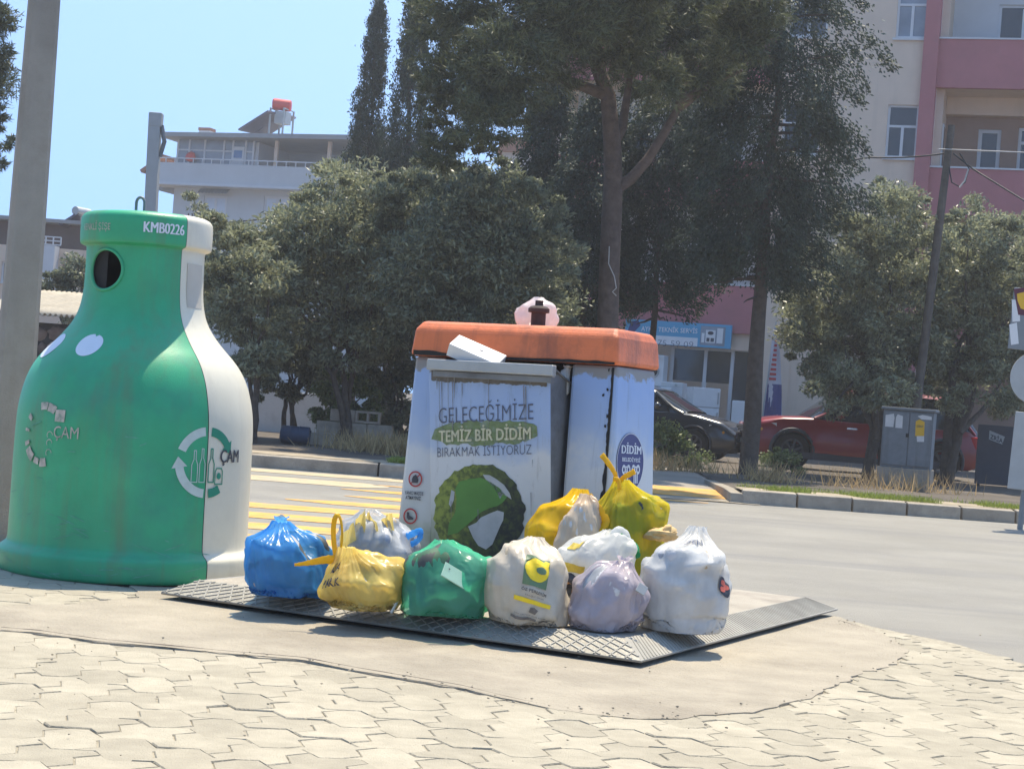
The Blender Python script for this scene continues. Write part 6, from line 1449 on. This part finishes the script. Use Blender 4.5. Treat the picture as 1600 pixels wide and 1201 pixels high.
# ================================================================== VEHICLES
def car(name, label, cat, loc, rz, L, W, H, paint, prof_roof, prof_belt, wheel_x, wr=.33, side=1, suv=False):
    """+x is the front. side profile lists (x, z)"""
    t = thing(name, label, cat, loc, rz)
    bx_, bz = zip(*prof_belt); rx, rz_ = zip(*prof_roof)
    zb_ = lambda x: float(np.interp(x, bx_, bz)); N = 64
    half = lambda x: W / 2 * (1 - .16 * abs(x / (L / 2)) ** 4)
    zlow = .24 if suv else .2
    def body(u, v):
        x = -L / 2 + L * u; h = half(x); zt = zb_(x); k = 14
        endk = min(1, min(u, 1 - u) * 22)
        lo = zlow + (.12 * (1 - endk))
        prof = [(-.90, lo), (-.985, lo + .10), (-1.0, lo + .28 * (zt - lo) + .05), (-1.0, lo + .55 * (zt - lo)), (-.975, lo + .8 * (zt - lo)), (-.93, zt - .035), (-.86, zt), (0, zt + .02)]
        prof = prof + [(-a, c) for a, c in prof[-2::-1]]
        f = v * (len(prof) - 1); i = min(int(f), len(prof) - 2); q = f - i
        return (x, h * (prof[i][0] * (1 - q) + prof[i + 1][0] * q), prof[i][1] * (1 - q) + prof[i + 1][1] * q)
    b = B(); b.grid(N, 28, body)
    def wheelcut(c): return any((c[0] - wx) ** 2 + (c[2] - wr) ** 2 < (wr + .055) ** 2 for wx in wheel_x) and abs(c[1]) > half(c[0]) * .8
    keep = [f for f in b.f if not wheelcut(sum((Vector(b.v[i]) for i in f), Vector()) / len(f))]; b.f = keep; b.m = [0] * len(keep)
    e0 = [body(0, j / 28) for j in range(29)]; e1 = [body(1, j / 28) for j in range(29)]; b.add(e0, [tuple(range(29))]); b.add(e1, [tuple(range(29))])
    bo_ = obj('body', b, paint, t, smooth=40)
    # arches, underside
    b = B()
    for wx in wheel_x:
        for s in (-1, 1):
            y = s * half(wx); R1 = wr + .06
            b.tube([(wx + R1 * math.cos(a), y * .985, wr + R1 * math.sin(a)) for a in [R_(-20 + 220 * i / 16) for i in range(17)]], .035 if suv else .02, 6)
    b.box(-L / 2 + .25, L / 2 - .3, -W / 2 * .80, W / 2 * .80, zlow - .02, zlow + .25)
    b.box(-L / 2 + .9, L / 2 - .95, -W / 2 * .985, W / 2 * .985, zlow - .01, zlow + .12); obj('sill_trim', b, MT['ink'], t)
    # greenhouse
    x0, x1 = rx[0], rx[-1]
    def cab(u, v, off=0.):
        x = x0 + (x1 - x0) * u; zt = float(np.interp(x, rx, rz_)); z0 = zb_(x) - .02; h = half(x) * .90; hr = h * .78
        prof = [(-1, 0), (-.93, .5), (-.86, .86), (-.76, .97), (0, 1.0), (.76, .97), (.86, .86), (.93, .5), (1, 0)]
        f = v * 8; i = min(int(f), 7); q = f - i; a = prof[i][0] * (1 - q) + prof[i + 1][0] * q; c = prof[i][1] * (1 - q) + prof[i + 1][1] * q
        return (x, a * h * (1 + off), z0 + max(.02, zt - z0) * c + off)
    b = B().grid(40, 16, cab); obj('cabin_glass', b, MT['carglass'], t, smooth=40)
    flat = [x for x, z in prof_roof if z > max(rz_) - .12]
    fx0, fx1 = min(flat), max(flat)
    b = B().grid(24, 10, lambda u, v: cab((fx0 + (fx1 - fx0) * u - x0) / (x1 - x0), .27 + .46 * v, .012)); obj('roof', b, paint, t, smooth=50)
    b = B()
    for s in (0, 1):
        e = (lambda v: v) if s == 0 else (lambda v: 1 - v)
        for ua, ub in [((fx0 - x0) / (x1 - x0), 0.02), ((fx1 - x0) / (x1 - x0), .98), (.46, .46)]:
            b.tube([Vector(cab(ua + (ub - ua) * q, e(.30 * (1 - q)), .008)) for q in (0, .33, .66, 1)], .03, 6)
    obj('pillar', b, paint, t, smooth=50)
    for wx in wheel_x:
        for s in (-1, 1):
            y = s * (half(wx) - .11); b = B().lathe([(wr * .62, -.10), (wr * .9, -.11), (wr, -.08), (wr, .08), (wr * .9, .11), (wr * .62, .10)], 28); b.v = [(x + wx, z + y, q + wr) for x, q, z in b.v]
            ty = obj('wheel', b, MT['tyre'], t, smooth=40)
            b = B()
            for k in range(7): a = k * math.tau / 7; b.tube([(wx, y + s * .09, wr), (wx + wr * .6 * math.cos(a), y + s * .095, wr + wr * .6 * math.sin(a))], .028, 6)
            b.tube([(wx + wr * .6 * math.cos(a), y + s * .09, wr + wr * .6 * math.sin(a)) for a in [i * math.tau / 24 for i in range(25)]], .022, 6, cap=False); b.tube([(wx, y + s * .02, wr), (wx, y + s * .1, wr)], .06, 10); obj('rim', b, MT['rim'], ty, smooth=40)
    # lamps, grille, mirrors, handles, plates
    for s in (-1, 1):
        zf_ = zb_(L / 2 - .25) - .14; b = B(); hh = half(L / 2 - .3)
        b.grid(8, 4, lambda u, v: (L / 2 - .02 - .50 * u ** 1.6, s * (hh * .60 + (hh * .40 + .012) * u ** .8), zf_ - .07 + .14 * v + .03 * u)); hl = obj('headlight', b, MT['lamp'], t, smooth=60)
        obj('indicator', B().ball((L / 2 - .24, s * (hh * .93), zf_ - .04), .045, 8, 6), MT['amber'], hl)
        zr_ = zb_(-L / 2 + .2) - .18; b = B(); hh2 = half(-L / 2 + .1); b.box(-L / 2 - .01, -L / 2 + .28, s * hh2 * .72 if s > 0 else -hh2 - .01, hh2 + .01 if s > 0 else s * hh2 * .72, zr_ - .14, zr_ + .12); obj('tail_light', b, MT['taillamp'], t, bevel=.03)
        b = B(); mxp = x1 - .55; b.ball((mxp, s * (half(mxp) + .09), zb_(mxp) + .09), .1, 10, 7, (.7, 1.1, .8)); obj('mirror', b, paint, t, smooth=60)
        for q in (.35, -.65): b = B().box(q - .1, q + .1, s * half(q) * 1.0 - .02 if s > 0 else s * half(q) - .035, s * half(q) + .035 if s > 0 else s * half(q) + .02, zb_(q) - .16, zb_(q) - .125); obj('door_handle', b, MT['chrome'] if suv else paint, t)
    b = B(); zg = zb_(L / 2 - .2) - .16; b.box(L / 2 - .06, L / 2 + .012, -W * .30, W * .30, zg - .09, zg + .06); b.box(L / 2 - .05, L / 2 + .015, -W * .36, W * .36, .30, .42); g_ = obj('grille', b, MT['ink'], t, bevel=.01)
    b = B(); 
    for k in range(3): b.box(L / 2 + .010, L / 2 + .02, -W * .29, W * .29, zg - .07 + .045 * k, zg - .055 + .045 * k)
    obj('grille_bar', b, MT['chrome'], g_)
    obj('number_plate', B().box(L / 2 + .012, L / 2 + .03, -.26, .26, .44, .55), MT['white'], t)
    obj('bumper', B().box(-L / 2 - .03, -L / 2 + .08, -W * .42, W * .42, .32, .52), MT['ink'], t, bevel=.03)
    return t
Lc = 4.35
pd = at(1085, 712, 36.5)
car('dark_car', 'dark hatchback nosing out from behind the waste container', 'car', (pd.x - 1.05, 37.2, .13), R_(-22), Lc, 1.76, 1.46, MT['blackcar'], [(-2.0, .98), (-1.6, 1.30), (-1.0, 1.44), (0, 1.46), (.45, 1.36), (1.15, .98)], [(-2.18, .80), (-1.8, .95), (-.5, .95), (.9, .95), (1.3, .93), (1.9, .80), (2.18, .62)], (-1.30, 1.34), .32)
pr_ = at(1338, 738, 36.0); yr = 36.2
Lr = at(1521, 690, yr).x - at(1157, 690, yr).x
car('red_suv', 'red off-roader parked side on behind the electric cabinet', 'car', (at(1338, 700, yr).x, yr, .12), R_(183), Lr, 1.85, 1.72, MT['redcar'], [(-Lr / 2 + .1, 1.05), (-Lr / 2 + .45, 1.50), (-Lr / 2 + .8, 1.66), (.1, 1.70), (.45, 1.60), (1.15, 1.06)], [(-Lr / 2, .86), (-Lr / 2 + .3, 1.02), (.3, 1.03), (1.1, 1.05), (1.7, 1.02), (Lr / 2 - .2, .92), (Lr / 2, .72)], (-Lr / 2 + .85, Lr / 2 - .85), .37, suv=True)

# ================================================================== STREET FURNITURE ACROSS THE ROAD
Yc = 28.5; pcb = at(1412, 740, Yc)
cb = thing('electric_cabinet', 'grey steel electric cabinet with torn notices on a concrete plinth', 'cabinet', (pcb.x, Yc, .12), R_(-20)); Cb = lambda px, py, yl=0: local(cb, px, py, yl)
x0_, x1_ = Cb(1377, 690)[0], Cb(1456, 690)[0]; zt5, zp = Cb(1412, 641)[1], Cb(1412, 731)[1]
obj('plinth', B().box(x0_ - .03, x1_ + .02, -.03, .42, -.05, zp), MT['kerb'], cb, bevel=.01)
obj('housing', B().box(x0_, x1_, .012, .40, zp, zt5), MT['cabinet'], cb, bevel=.008)
obj('roof_cap', B().box(x0_ - .03, x1_ + .035, -.035, .44, zt5 + .002, zt5 + .045), MT['cabinet'], cb, bevel=.008)
xm_ = Cb(1419, 690)[0]
for a, c in ((x0_ + .03, xm_ - .006), (xm_ + .006, x1_ - .02)): d_ = obj('door', B().box(a, c, -.012, .010, zp + .04, zt5 - .03), MT['cabinet'], cb, bevel=.004)
obj('handle', B().box(xm_ - .04, xm_ + .0, -.035, -.013, Cb(1419, 680)[1] - .03, Cb(1419, 680)[1] + .03), MT['black'], cb)
nf = lambda x, z: (x, -.0145, z)
b = B()
for poly in ([(1384, 648), (1397, 646), (1398, 653), (1396, 667), (1383, 666)], [(1400, 652), (1403, 647), (1411, 650), (1410, 669), (1399, 668)], [(1432, 676), (1444, 676), (1444, 690), (1433, 690)], [(1434, 650), (1442, 648), (1456, 651), (1456, 656), (1440, 655)]): wrap(b, shape2d([Cb(x, y) for x, y in poly]), nf)
obj('torn_notice', b, MT['paper'], cb)
b = B(); wrap(b, shape2d([Cb(x, y) for x, y in ((1431, 658), (1437, 655), (1445, 659), (1444, 681), (1430, 681))]), lambda x, z: (x, -.0155, z)); wrap(b, shape2d([Cb(x, y) for x, y in ((1377, 646),) for _ in ()] or rect(0, .001, 0, .001)), nf); obj('yellow_notice', b, MT['yellownote'], cb)
b = B(); fit_text(b, '! DİKKAT', Cb(1432, 665), Cb(1443, 665.5), .05, lambda x, z: (x, -.0165, z), .02); obj('lettering', b, MT['ink'], cb)
# traffic signs seen from behind, right edge
Yg = 21.6; ts = thing('traffic_sign_post', 'grey traffic sign post with a round and a square sign seen from behind', 'traffic sign', (at(1606, 780, Yg).x, Yg + .2, -.03), 0)
Gs = lambda px, py: local(ts, px, py, 0)
ts.rotation_euler = (0, R_(2), 0)
b = B(); b.tube([(0, .04, 0), (0, .04, 3.4)], .035, 12); obj('post', b, MT['signgrey'], ts, smooth=40)
xc, zc = Gs(1619, 591); b = B(); b.tube([(xc, -.02, zc), (xc, -.002, zc)], .32, 48); obj('round_sign', b, MT['signback'], ts, smooth=30)
xa_, za_ = Gs(1568, 447); xz, zz_ = Gs(1579, 545); b = B().box(xz - .04, xz + .60, -.02, -.002, zz_, za_); sq = obj('square_sign', b, MT['signgrey'], ts, bevel=.008)
b = B(); wrap(b, shape2d([Gs(*p) for p in ((1580, 468), (1592, 469), (1593, 502), (1581, 503))]), lambda x, z: (x, -.0225, z)); wrap(b, shape2d([Gs(*p) for p in ((1576, 507), (1588, 504), (1591, 537), (1579, 539))]), lambda x, z: (x, -.0225, z)); obj('sticker', b, MT['white'], sq)
b = B(); wrap(b, shape2d([Gs(*p) for p in ((1583, 452), (1612, 447), (1616, 494), (1590, 492))]), lambda x, z: (x, -.0235, z)); pn = obj('poster', b, mat('maroon_poster', (.10, .02, .04), .5, .1, 9), sq)
b = B(); wrap(b, shape2d([Gs(*p) for p in ((1588, 459), (1601, 456), (1604, 468), (1600, 476), (1606, 486), (1594, 482), (1589, 470))]), lambda x, z: (x, -.0245, z)); obj('print', b, MT['yellownote'], pn)
xq, zq1 = Gs(1584, 642); _, zq0 = Gs(1596, 765); b = B().box(xq + .02, xq + .60, -.015, .0, zq0, zq1); obj('lower_plate', b, MT['signback'], ts, bevel=.01)
# dark board with pale letters by the back of the off-roader
pv_ = at(1551, 690, 33.5); bo2 = thing('advert_board', 'dark board with slanted pale lettering at the right, beyond the off-roader', 'board', (pv_.x, 33.5, .12)); Bo = lambda px, py: local(bo2, px, py, 0)
b = B().box(Bo(1528, 690)[0], Bo(1640, 690)[0], 0, .05, .05, Bo(1550, 664)[1]); obj('panel', b, MT['ink'], bo2)
b = B(); b.box(Bo(1532, 690)[0], Bo(1532, 690)[0] + .06, .06, .1, 0, .3); b.box(Bo(1630, 690)[0], Bo(1630, 690)[0] + .06, .06, .1, 0, .3); obj('leg', b, MT['black'], bo2)
b = B(); wrap(b, shape2d([Bo(*p) for p in ((1546, 672), (1570, 682), (1566, 694), (1545, 686))]), lambda x, z: (x, -.003, z)); obj('sticker', b, MT['signback'], bo2)
b = B(); fit_text(b, 'ZRİA', Bo(1547, 680), Bo(1567, 688), .12, lambda x, z: (x, -.005, z), .03); obj('lettering', b, MT['ink'], bo2)
# steel square post far left
Yq = 40.; b = B(); p_ = at(242, 420, Yq); t_ = at(242, 178, Yq); wq = 9 / FPX * Yq; xt = at(241.5, 200, Yq).x; xbm = at(240, 330, Yq).x
gq = thing('steel_post', 'plain grey square steel post behind the bottle shaped bin', 'post', (xbm - (xt - xbm) * .6, Yq, 0)); zt6 = t_.z; sl = (xt - (xbm - (xt - xbm) * .6)) / zt6
b = B(); b.add([(x + sl * z, y, z) for z in (0, zt6) for x, y in ((-wq, -wq), (wq, -wq), (wq, wq), (-wq, wq))], [(0, 1, 5, 4), (1, 2, 6, 5), (2, 3, 7, 6), (3, 0, 4, 7), (4, 5, 6, 7)]); obj('shaft', b, MT['signback'], gq)
b = B().box(sl * zt6 - wq * .95, sl * zt6 + wq * 1.25, -wq * 1.05, wq * 1.05, zt6 - .3, zt6 + .02); obj('cap', b, MT['signback'], gq, bevel=.02)
b = B(); b.tube([(sl * zt6 + wq * 1.2, 0, zt6 - .25), (sl * zt6 + wq * 1.9, 0, zt6 - .6), (sl * zt6 + wq * 1.3, 0, zt6 - .95)], .05, 8); obj('bracket', b, MT['greysteel'], gq)
# wooden pole and cables
Yw = 31.0; t0 = at(1487, 196, Yw); t1 = at(1462, 395, Yw); sl = (t0.x - t1.x) / (t0.z - t1.z); xw = t1.x - sl * (t1.z - .1)
b = B(); b.tube([(xw, Yw, .1), (t1.x, Yw, t1.z), (t0.x, Yw, t0.z)], [.085, .075, .062], 12); tag(obj('wooden_pole', b, MT['woodpole'], smooth=50), 'leaning weathered wooden pole rising from the trees at the right', 'utility pole')
def cable(name, label, pts, r, m='cable', sag=.0):
    b = B(); P = []
    for a, c in zip(pts[:-1], pts[1:]):
        for i in range(12): t = i / 12; p = a.lerp(c, t); P.append(p - Vector((0, 0, sag * 4 * t * (1 - t))))
    P.append(pts[-1]); b.tube(P, r, 6); tag(obj(name, b, MT[m], smooth=60), label, 'cable')
cable('cable', 'dark overhead cable running left from the wooden pole into the trees', [at(1475, 240, 31), at(1360, 246, 31.5), at(1200, 262, 32.5), at(900, 292, 34)], .014, sag=.03)
cable('cable', 'pale overhead wire running right from the wooden pole', [at(1466, 233, 30.9), at(1640, 240, 30.)], .011, 'whitecable')
cable('cable', 'dark cable dropping right from the wooden pole across the pink balcony', [at(1490, 240, 30.9), at(1520, 264, 30.8), at(1640, 338, 29.5)], .014)
cable('cable', 'slack dark loop of cable hanging beside the wooden pole', [at(1483, 262, 30.9), at(1487, 285, 30.8), at(1499, 292, 30.8), at(1508, 285, 30.8), at(1514, 263, 30.8), at(1500, 240, 30.9)], .011)
cable('cable', 'short pale taped end of cable hanging beside the wooden pole', [at(1499, 293, 30.75), at(1507, 283, 30.75), at(1513, 264, 30.75)], .014, 'whitecable')
cable('cable', 'thin cable crossing in front of the pale house', [at(330, 350, 60), at(460, 338, 60), at(560, 330, 60)], .025)

# ================================================================== TREES
def blob(px, py, r, Y, ry=None, rz=None):
    p = at(px, py, Y); k = Y / FPX; return (p.x, p.y, p.z, r * k, (ry or r * .8) * k, (rz or r) * k)
GL = 'bushy roadside trees across the road'
def groundpt(px, Y, z=.13): p = at(px, 650, Y); return (p.x, Y, z)
bushy_tree('olive_tree', 'broad bushy tree left of the container, below the pale house', 'tree', groundpt(540, 28), [blob(545, 330, 75, 28), blob(480, 370, 75, 28), blob(600, 370, 85, 28), blob(500, 450, 90, 28), blob(590, 470, 95, 28), blob(430, 440, 55, 28), blob(640, 320, 55, 28.3), blob(550, 540, 60, 28)], 62000, MT['olivelight'], 1, GL, .06)  # paler leaf colour puts the sunlight on this tree into its leaves
bushy_tree('olive_tree', 'dark bushy tree right of the middle left one, standing behind the waste container', 'tree', groundpt(690, 27), [blob(720, 340, 80, 27), blob(790, 330, 70, 27), blob(680, 420, 90, 27), blob(780, 430, 100, 27), blob(850, 400, 55, 27), blob(720, 510, 90, 27), blob(820, 500, 80, 27), blob(840, 330, 45, 27)], 60000, MT['olive'], 2, GL, .07)
bushy_tree('olive_tree', 'small bushy tree beside the cream half of the bottle shaped bin', 'tree', groundpt(395, 27), [blob(375, 400, 50, 27), blob(350, 440, 45, 27), blob(395, 480, 60, 27), blob(340, 360, 28, 27), blob(410, 430, 45, 27), blob(400, 560, 36, 26.6), blob(405, 600, 22, 26.6)], 26000, MT['olivelight'], 3, GL, .06, stems=2)
bushy_tree('olive_tree', 'thin grey green treetop in front of the pale house wall', 'tree', groundpt(298, 38), [blob(298, 328, 22, 38), blob(305, 350, 24, 38), blob(285, 400, 30, 38), blob(300, 450, 50, 38)], 6000, MT['olivelight'], 4, GL, .05)
bushy_tree('round_bush', 'round dark bush between the low house and the bottle shaped bin', 'bush', groundpt(120, 34), [blob(122, 430, 28, 34), blob(110, 445, 22, 34), blob(82, 440, 16, 34), blob(135, 470, 40, 34)], 7000, MT['olive'], 5, None, .05)
bushy_tree('oleander_tree', 'tall bright oleander in front of the cream wall at the right', 'tree', groundpt(1372, 31.5), [blob(1385, 345, 55, 31.5), blob(1340, 390, 62, 31.5), blob(1420, 400, 60, 31.5), blob(1300, 460, 70, 31.5), blob(1390, 480, 85, 31.5), blob(1270, 530, 55, 31.5), blob(1340, 550, 75, 31.5), blob(1420, 560, 55, 31.5), blob(1240, 520, 25, 31.5), blob(1310, 605, 45, 31), blob(1385, 605, 45, 31), blob(1440, 600, 35, 31)], 64000, MT['olivelight'], 6, GL, .09)
bushy_tree('oleander_tree', 'wide oleander at the right edge, right of the wooden pole', 'tree', groundpt(1480, 31.8), [blob(1510, 380, 55, 32), blob(1570, 400, 60, 32), blob(1500, 450, 60, 32), blob(1580, 490, 75, 32), blob(1510, 540, 60, 32), blob(1570, 580, 60, 32), blob(1640, 430, 70, 32), blob(1480, 600, 40, 32)], 56000, MT['olivelight'], 7, GL, .10)
bushy_tree('shrub', 'leafy green shrub growing over the hollow block wall', 'shrub', groundpt(530, 29), [blob(520, 600, 26, 29), blob(515, 640, 26, 28.9), blob(560, 620, 30, 29), blob(555, 650, 20, 29)], 7000, MT['shrub'], 8, None, .02, L=.10, Wd=.05)
bushy_tree('shrub', 'dark low shrub in front of the dark hatchback', 'shrub', groundpt(1045, 31), [blob(1040, 690, 26, 31), blob(1060, 710, 22, 31), blob(1030, 720, 20, 31), blob(1085, 718, 16, 31)], 5000, MT['shrub'], 9, None, .02, L=.09, Wd=.04)
bushy_tree('shrub', 'scraggy undergrowth beside the cypress trunk, right of it', 'shrub', groundpt(1215, 30.5), [blob(1205, 715, 18, 30.5), blob(1225, 725, 18, 30.5), blob(1245, 730, 12, 30.5)], 2200, MT['shrub'], 10, None, .015, L=.08, Wd=.03)
bushy_tree('shrub', 'dark hedge like shrub between the small bushy tree and the broad one', 'shrub', groundpt(455, 30.5), [blob(455, 575, 45, 30.5), blob(500, 570, 40, 30.5), blob(430, 545, 40, 30.5)], 9000, MT['olive'], 12, None, .05)
bushy_tree('shrub', 'dark shrub filling the shade behind the waste container, left of it', 'shrub', groundpt(625, 29.5), [blob(610, 570, 45, 30), blob(640, 610, 40, 30), blob(600, 640, 30, 30), blob(630, 670, 28, 29.5)], 11000, MT['olive'], 13, None, .05)
CG = 'cypresses and pine behind the road'
cypress('cypress', 'slender blue green cypress with a pointed tip, left of the taller one', (at(591, 20, 46).x, 46, 0), at(592, 4, 46).z, 46 / FPX * 46, 2.5, 30000, 20, CG)
cypress('cypress', 'taller cypress whose tip leaves the picture, just right of the slender one', (at(652, 20, 43).x, 43, 0), at(650, -60, 43).z, 55 / FPX * 43, 2., 36000, 21, CG)
cypress('cypress', 'dark drooping cypress between the taller one and the pine trunk', (at(830, 600, 34).x, 34, .1), at(880, 130, 34).z, 70 / FPX * 34, 2.0, 30000, 22, CG, True, prof=lambda t: (1 - t) ** .45 * (.75 + .25 * t), ragged=.35)
cypress('cypress', 'big dark ragged cypress right of the pine, in front of the pink building', (at(1168, 740, 29.6).x, 29.6, .13), at(1230, -160, 29.6).z, 150 / FPX * 29.6, at(1180, 440, 29.6).z - .1, 66000, 23, CG, True, .33, .16, prof=lambda t: (.62 + 1.1 * t * (1 - t)) * (1 - max(0, t - .6) ** 1.5 * 2.2))
cypress('cypress', 'dark drooping conifer just right of the pine trunk', (at(1003, 740, 33).x, 33., .1), at(1030, 90, 33).z, 112 / FPX * 33, at(1010, 475, 33).z - .1, 36000, 26, CG, True, .35, .08, prof=lambda t: .6 + .5 * t * (1 - t) * 2 if t < .8 else .9 * (1 - t) * 3)
cypress('cypress', 'dark drooping conifer left of the pine trunk above the container', (at(893, 740, 32.5).x, 32.5, .1), at(900, 150, 32.5).z, 75 / FPX * 32.5, at(890, 520, 32.5).z - .1, 30000, 27, CG, True, .35, .08, prof=lambda t: .6 + .5 * t * (1 - t) * 2 if t < .8 else .9 * (1 - t) * 3)
# the pine
def pine():
    Y = 28.0; p0 = groundpt(944, Y); rs = np.random.RandomState(30)
    root = thing('pine_tree', 'large pine with a forking grey trunk behind the waste container', 'tree', p0, 0, CG)
    p0 = np.array(p0); tb = B(); W3 = lambda px, py, d=0: np.array(at(px, py, Y + d)) - p0
    pts = [np.array([0, 0, -.1]), W3(948, 560), W3(952, 420), W3(956, 330), W3(958, 290), W3(957, 230), W3(950, 150), W3(930, 95), W3(905, 55), W3(890, -30), W3(880, -140)]
    tb.tube(pts, [.20, .17, .16, .16, .15, .14, .12, .11, .10, .08, .03], 14)
    limbs = [[W3(958, 298), W3(985, 280), W3(1012, 250), W3(1040, 205), W3(1062, 165), W3(1085, 90), W3(1100, 0), W3(1110, -100)], [W3(957, 225), W3(972, 200, .2), W3(980, 150, .3), W3(990, 80, .4), W3(1000, -40, .5)], [W3(950, 150), W3(870, 120, -.3), W3(800, 130, -.6), W3(740, 170, -.9)], [W3(930, 95), W3(860, 60, .4), W3(780, 40, .8), W3(700, 60, 1.)], [W3(900, 40), W3(830, -20, -.5), W3(740, -60, -.9)], [W3(1062, 165), W3(1110, 130, -.4), W3(1160, 110, -.7)], [W3(1085, 90), W3(1140, 40, .5), W3(1200, 10, .8)]]
    for l in limbs: tb.tube(l, [.10 * (1 - .78 * i / (len(l) - 1)) for i in range(len(l))], 8)
    obj('trunk', tb, MT['pinebark'], root, smooth=60)
    rd = np.random.RandomState(77); blobs = [blob(q[0], q[1], q[2] * 1.0, q[3] - 1.2 + rd.uniform(-2.0, 2.0)) for q in ((690, 60, 60, 27.6), (720, 130, 65, 27.4), (700, 200, 50, 27.5), (760, 190, 55, 27.6), (790, 100, 75, 28), (820, 30, 80, 28.2), (720, 0, 70, 28), (870, 90, 70, 28.4), (900, 10, 80, 27.6), (960, 60, 70, 28.3), (980, -10, 80, 28), (1040, 60, 75, 28.2), (1090, 20, 75, 28), (1100, 110, 55, 28.2), (1150, 60, 60, 28), (1180, 10, 60, 28), (740, 250, 35, 27.8), (670, 150, 35, 27.6), (800, 160, 50, 28.6), (690, -90, 80, 28), (850, -100, 120, 28), (1000, -120, 120, 28), (1130, -80, 90, 28), (690, 240, 32, 28), (1040, 130, 40, 28.6), (990, 120, 40, 28.8), (760, 130, 60, 28.8))]
    rel = [tuple(np.array(b_[:3]) - p0) + tuple(b_[3:]) for b_ in blobs]
    C, D = blob_points(rel, 120000, rs, .30, 80, .3); leaves('crown', C, D, .17, .016, MT['pineleaf'], root, rs, spread=.7)
    C, D = blob_points(rel, 34000, rs, .26, 60, .3); leaves('crown', C, D, .13, .03, MT['pineleaf'], root, rs, spread=.7)
    b = B(); b.tube([W3(952, 385, -.18), W3(951, 412, -.19), W3(960, 432, -.2), W3(963, 450, -.2), W3(957, 456, -.21), W3(963, 462, -.2)], .008, 6); obj('tied_string', b, MT['whitecable'], root)
pine()
def far_pine():
    Y = 30.; p0 = np.array(groundpt(-60, Y)); rs = np.random.RandomState(40); root = thing('pine_tree', 'pine branch reaching in at the left edge behind the concrete pole', 'tree', tuple(p0))
    tb = B(); W3 = lambda px, py: np.array(at(px, py, Y)) - p0
    tb.tube([np.array([0, 0, -.1]), W3(-75, 300), W3(-70, 100), W3(-60, -100)], [.16, .14, .1, .05], 10); tb.tube([W3(-74, 250), W3(-40, 200), W3(-5, 190)], [.06, .04, .015], 8); tb.tube([W3(-70, 80), W3(-40, 40), W3(0, 20)], [.06, .04, .015], 8); obj('trunk', tb, MT['pinebark'], root, smooth=60)
    rel = [tuple(np.array(b_[:3]) - p0) + tuple(b_[3:]) for b_ in [blob(*q) for q in ((-6, 30, 30, 30), (-10, 80, 30, 30), (-8, 190, 28, 30), (0, 220, 22, 30), (-10, 250, 18, 30), (-40, 130, 60, 30), (-60, 0, 70, 30), (-70, 220, 50, 30))]]
    C, D = blob_points(rel, 22000, rs, .26, 70, .3); leaves('crown', C, D, .15, .02, MT['pineleaf'], root, rs, spread=.7)
far_pine()
# more greenery far behind, seen between the others
bushy_tree('olive_tree', 'dark tree mass between the pale house and the slender cypress', 'tree', groundpt(600, 50), [blob(570, 270, 40, 50), blob(620, 300, 60, 50), blob(700, 330, 80, 50), blob(780, 320, 60, 50), blob(860, 330, 50, 50)], 24000, MT['cypress'], 15, GL, .12, L=.2, Wd=.09)

# ================================================================== AIR
b = B().box(-70, 70, -6, 125, -1.2, 30); hz = obj('haze', b, None); hz['kind'] = 'stuff'; hz['label'] = 'thin haze volume added over the street to lift dark tones'
hm = bpy.data.materials.new('haze'); hm.use_nodes = True; hn = hm.node_tree; hn.nodes.remove(hn.nodes['Principled BSDF'])
pv = hn.nodes.new('ShaderNodeVolumePrincipled'); pv.inputs['Color'].default_value = (.95, .96, 1, 1); pv.inputs['Density'].default_value = .0013; pv.inputs['Anisotropy'].default_value = .3  # added volume lifts dark foliage the way lens veil does
hn.links.new(pv.outputs[0], hn.nodes['Material Output'].inputs['Volume']); hz.data.materials.clear(); hz.data.materials.append(hm)
